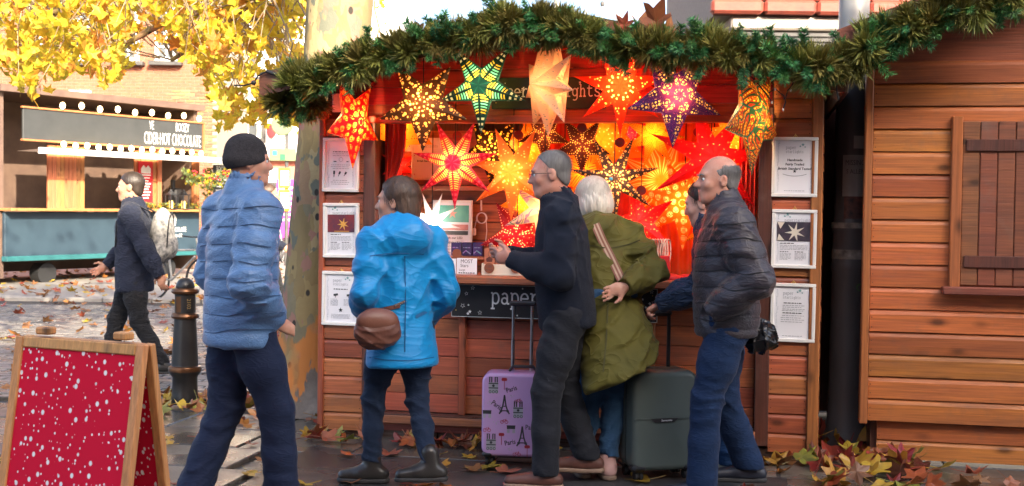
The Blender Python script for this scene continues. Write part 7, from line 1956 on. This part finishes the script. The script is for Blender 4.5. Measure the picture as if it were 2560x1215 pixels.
def cathedral(x, z):
    b = MB(); b.prism([(x-.028, z), (x+.028, z), (x+.028, z+.062), (x-.028, z+.062)], YP, YP+.001); o = b.build('cathedral_print', MP_g, pc)
    b = MB()
    for sx in (-1, 1):
        for dx in (.01, .022): b.ribbon([(x+sx*dx, z+.062), (x+sx*dx, z+.094)], .007, YP-.0003)
        b.ribbon([(x+sx*.008, z+.093), (x+sx*.026, z+.093)], .003, YP-.0005)
    for zz_ in (.03, .056): b.ribbon([(x-.028, z+zz_), (x+.028, z+zz_)], .006, YP-.0004)
    for dx in (-.019, 0, .019): b.ribbon(arc(x+dx, z+.008, .006, .008, 0, 360, 10), .003, YP-.0004)
    b.prism([(x+.008*cos(a*pi/5), z+.043+.008*sin(a*pi/5)) for a in range(10)], YP-.0008, YP-.0003); b.build('lines', MP_k, o)
def gate(x, z):
    b = MB(); b.prism([(x-.024, z+.034), (x+.024, z+.034), (x+.026, z+.045), (x-.026, z+.045)], YP, YP+.001); b.prism([(x-.024, z+.024), (x+.024, z+.024), (x+.024, z+.034), (x-.024, z+.034)], YP-.0001, YP+.001); o = b.build('arch_print', MP_k, pc)
    b = MB()
    for sx in (-1, 1): b.prism([(x+sx*.016-.008, z), (x+sx*.016+.008, z), (x+sx*.016+.008, z+.024), (x+sx*.016-.008, z+.024)], YP, YP+.001)
    b.build('piers', MP_g, o)
def cycle(x, z):
    b = MB()
    for dx in (-.013, .013): b.ribbon(arc(x+dx, z+.009, .009, .009, 0, 360, 12), .0028, YP)
    b.ribbon([(x-.013, z+.009), (x-.004, z+.022), (x+.01, z+.022), (x+.013, z+.009)], .0026, YP-.0002); b.ribbon([(x-.004, z+.022), (x+.0, z+.008), (x+.01, z+.022), (x+.011, z+.028)], .0024, YP-.0003); b.build('bicycle_print', MP_r, pc)
def metro(x, z):
    b = MB(); b.ribbon([(x, z), (x, z+.058)], .0032, YP); b.prism([(x-.014, z+.052), (x+.014, z+.052), (x+.017, z+.062), (x+.012, z+.07), (x-.012, z+.07), (x-.017, z+.062)], YP-.0006, YP-.0002); b.build('lamp_sign_print', MP_r, pc)
def paris(x, z, a): text('Paris', .04, MP_k, pc, (x, YP, z), .85, rot=(pi/2, -a, 0), bold=.0006, name='word_print')
cathedral(-.125, .43); cathedral(.02, .29); cathedral(-.135, .1); cathedral(.145, .09)
tower(-.06, .31, 1.05); tower(.045, .125, 1.1); gate(-.16, .285); gate(-.02, .2); gate(.03, .51) if H1 > .6 else None; gate(.125, .29)
cycle(-.06, .255); cycle(-.16, .205); cycle(.13, .195); cycle(.015, .068); cycle(.02, .375); metro(-.062, .45); metro(-.075, .13); metro(.075, .062)
paris(-.02, .455, .3); paris(-.105, .36, -.6); paris(.095, .235, .0); paris(-.025, .145, .2)
for i, (x, z) in enumerate(((-.15, .37), (-.01, .41), (-.11, .255), (-.02, .1))):
    b = MB(); r = random.Random(i)
    for k in range(4): b.prism(star_pts(x+r.uniform(-.015, .015), z+r.uniform(-.012, .012), .005, .002, 5, r.uniform(0, 90)), YP-.0002, YP)
    b.build('flower_print', MP_g, pc)
# grey-green suitcase
M_gg = mat('grey_green_shell', (.085, .108, .098), (.098, .122, .112), .4, 3, spec=.4, bumps=.05, bscale=200)
loc = G(1648, 1203); W2, H2, D2 = .385, .555, .24
gc, z2_ = suitcase('suitcase', 'grey-green hard-shell suitcase with a black logo plate beside the jeans', (loc[0], loc[1]+.12, 0), radians(17), W2, H2, D2, M_gg, .055, .06, .035)
b = MB(); yb = -D2/2; b.prism([(-W2/2+.006, .345), (W2/2-.006, .345), (W2/2-.006, .352), (W2*.18, .352), (W2*.13, .336), (-W2*.2, .336), (-W2*.26, .352), (-W2/2+.006, .352)], yb-.0035, yb+.01); b.build('waist_rib', M_gg, gc)
b = MB(); b.prism([(-W2*.26, .35), (W2*.18, .35), (W2*.12, .328), (-W2*.18, .328)], yb-.006, yb); lp = b.build('logo_plate', M_dark, gc)
text('Samsonite', .016, mat('logo_silver', (.7, .7, .7), None, .4), lp, (.0, yb-.0068, .339), 1.0, bold=.0003)
for sx in (-1, 1):
    for sy in (-1, 1):
        b = MB(); b.box((sx*(W2/2-.04), sy*(D2/2-.035), .075), (.09, .082, .045), .018); b.build('corner_guard', M_dark, gc)
b = MB(); b.prism([(-.1, .2), (.1, .2), (.12, .27), (.1, .4), (-.1, .4)], 0, .01)
b = MB(); b.box((W2/2+.002, 0, .345), (.012, .05, .2), .006); b.build('handle_recess', M_dark, gc)
b = MB(); b.tube([(W2/2+.006, 0, .27), (W2/2+.022, 0, .29), (W2/2+.022, 0, .4), (W2/2+.006, 0, .42)], .009, 8); b.build('side_handle', M_dark, gc, smooth=True)
b = MB(); b.box((W2/2+.009, -.03, .36), (.006, .012, .05), .002); b.build('combination_lock', M_silver, gc)
b = MB()
hx = .03
for sx in (-1, 1):
    b.tube([(sx*.062+hx, .07, .055+H2), (sx*.062+hx, .07, .9)], .011, 10)
b.build('telescopic_handle', M_dark, gc, smooth=True)
b = MB(); b.box((hx, .07, .915), (.16, .034, .032), .012); b.build('grip', M_dark, gc)

# ------------------------------------------------------------------ A-board at the lower left
def dots_mat():
    mt, t, P_, N, L = _nodes('red_board_white_dots'); v = coords(N, L, (1, 1, .8)); cols = None
    a = rgba((.62, .006, .035)); mx = None; prev = None
    for sc_, th in ((24, .22), (43, .2)):
        vo = N.new('ShaderNodeTexVoronoi'); vo.inputs['Scale'].default_value = sc_; L.new(v, vo.inputs['Vector']); q = ramp(N, [(th-.05, 1.0), (th, 0.0)]); L.new(vo.outputs['Distance'], q.inputs[0])
        m_ = N.new('ShaderNodeMixRGB'); L.new(q.outputs[0], m_.inputs[0]); m_.inputs[2].default_value = (.8, .78, .76, 1)
        if prev is None: m_.inputs[1].default_value = a
        else: L.new(prev, m_.inputs[1])
        prev = m_.outputs[0]
    L.new(prev, P_.inputs['Base Color']); P_.inputs['Roughness'].default_value = .8; P_.inputs['Specular IOR Level'].default_value = .2; return mt
W_pine = wood('pale_pine', (.62, .3, .1), (.5, .22, .07), 2, .5, .1)
ab = thing('pavement_sign', 'red pavement A-board with white snow dots in a pine frame', 'pavement sign', (-1.69, 4.74, 0), radians(-24))
bw_, bh_ = .66, .97
for sg, nm in ((-1, 'front'), (1, 'back')):
    tl = Matrix.Rotation(radians(9)*sg*-1, 4, 'X'); tl = Matrix.Translation((0, sg*.17, 0)) @ Matrix.Rotation(radians(9)*sg, 4, 'X')
    b = MB(); b.T = tl; b.box((0, 0, bh_/2+.02), (bw_-.08, .012, bh_-.06)); b.build('panel', dots_mat(), ab)
    for x in (-1, 1):
        b = MB(); b.T = tl; b.box((x*(bw_/2-.02), 0, bh_/2), (.042, .03, bh_), .004); b.build('stile', W_pine, ab)
    for z in (.02, bh_-.022):
        b = MB(); b.T = tl; b.box((0, 0, z), (bw_-.085, .028, .042), .004); b.build('rail', W_pine, ab)
for x in (-.2, .2):
    b = MB(); b.box((x, 0, .985), (.07, .05, .03), .006); b.build('hinge', W_pine, ab)

# sewn details that lie on the coats
M_osm = mat('olive_stitching', (.055, .05, .009), None, .8); M_tsm = mat('turquoise_stitching', (.0, .09, .24), None, .7); M_refl = mat('reflective_tape', (.55, .57, .6), None, .3)
for pts in ([(1470, 612), (1520, 622), (1570, 612), (1600, 600)], [(1470, 742), (1530, 756), (1600, 752), (1640, 745)], [(1520, 760), (1516, 850), (1508, 930)]):
    strap(pk, pts, .007, M_osm, p4.root, tuple(p4.o), 'stitched_seam')
for pts in ([(905, 890), (960, 900), (1030, 902), (1085, 893)], [(1012, 640), (1014, 740), (1012, 880)], [(925, 640), (985, 632), (1060, 636)]):
    strap(coat, pts, .005, M_tsm, p2.root, tuple(p2.o), 'stitched_seam')
strap(coat, [(1040, 792), (1085, 770)], .016, M_tsm, p2.root, tuple(p2.o), 'pocket_flap')
# stitched lines between the quilting channels of the two quilted jackets
M_bst = mat('blue_quilt_stitching', (.03, .07, .15), None, .7); M_pst = mat('plum_quilt_stitching', (.007, .006, .008), None, .7)
for (pp_, ms_, x0, x1, ys) in ((p1, M_bst, 500, 712, (520, 566, 612, 656, 700, 742, 784, 826)), (p6, M_pst, 1738, 1925, (560, 600, 640, 680, 720, 760, 798))):
    jk = garment(pp_, 'quilted_jacket')
    for k, y in enumerate(ys):
        strap(jk, [(x0+(x1-x0)*i/6, y+5*sin(i*1.1+k)+3*sin(i*2.3+k*1.7)) for i in range(7)], .0042, ms_, pp_.root, tuple(pp_.o), 'stitched_seam')
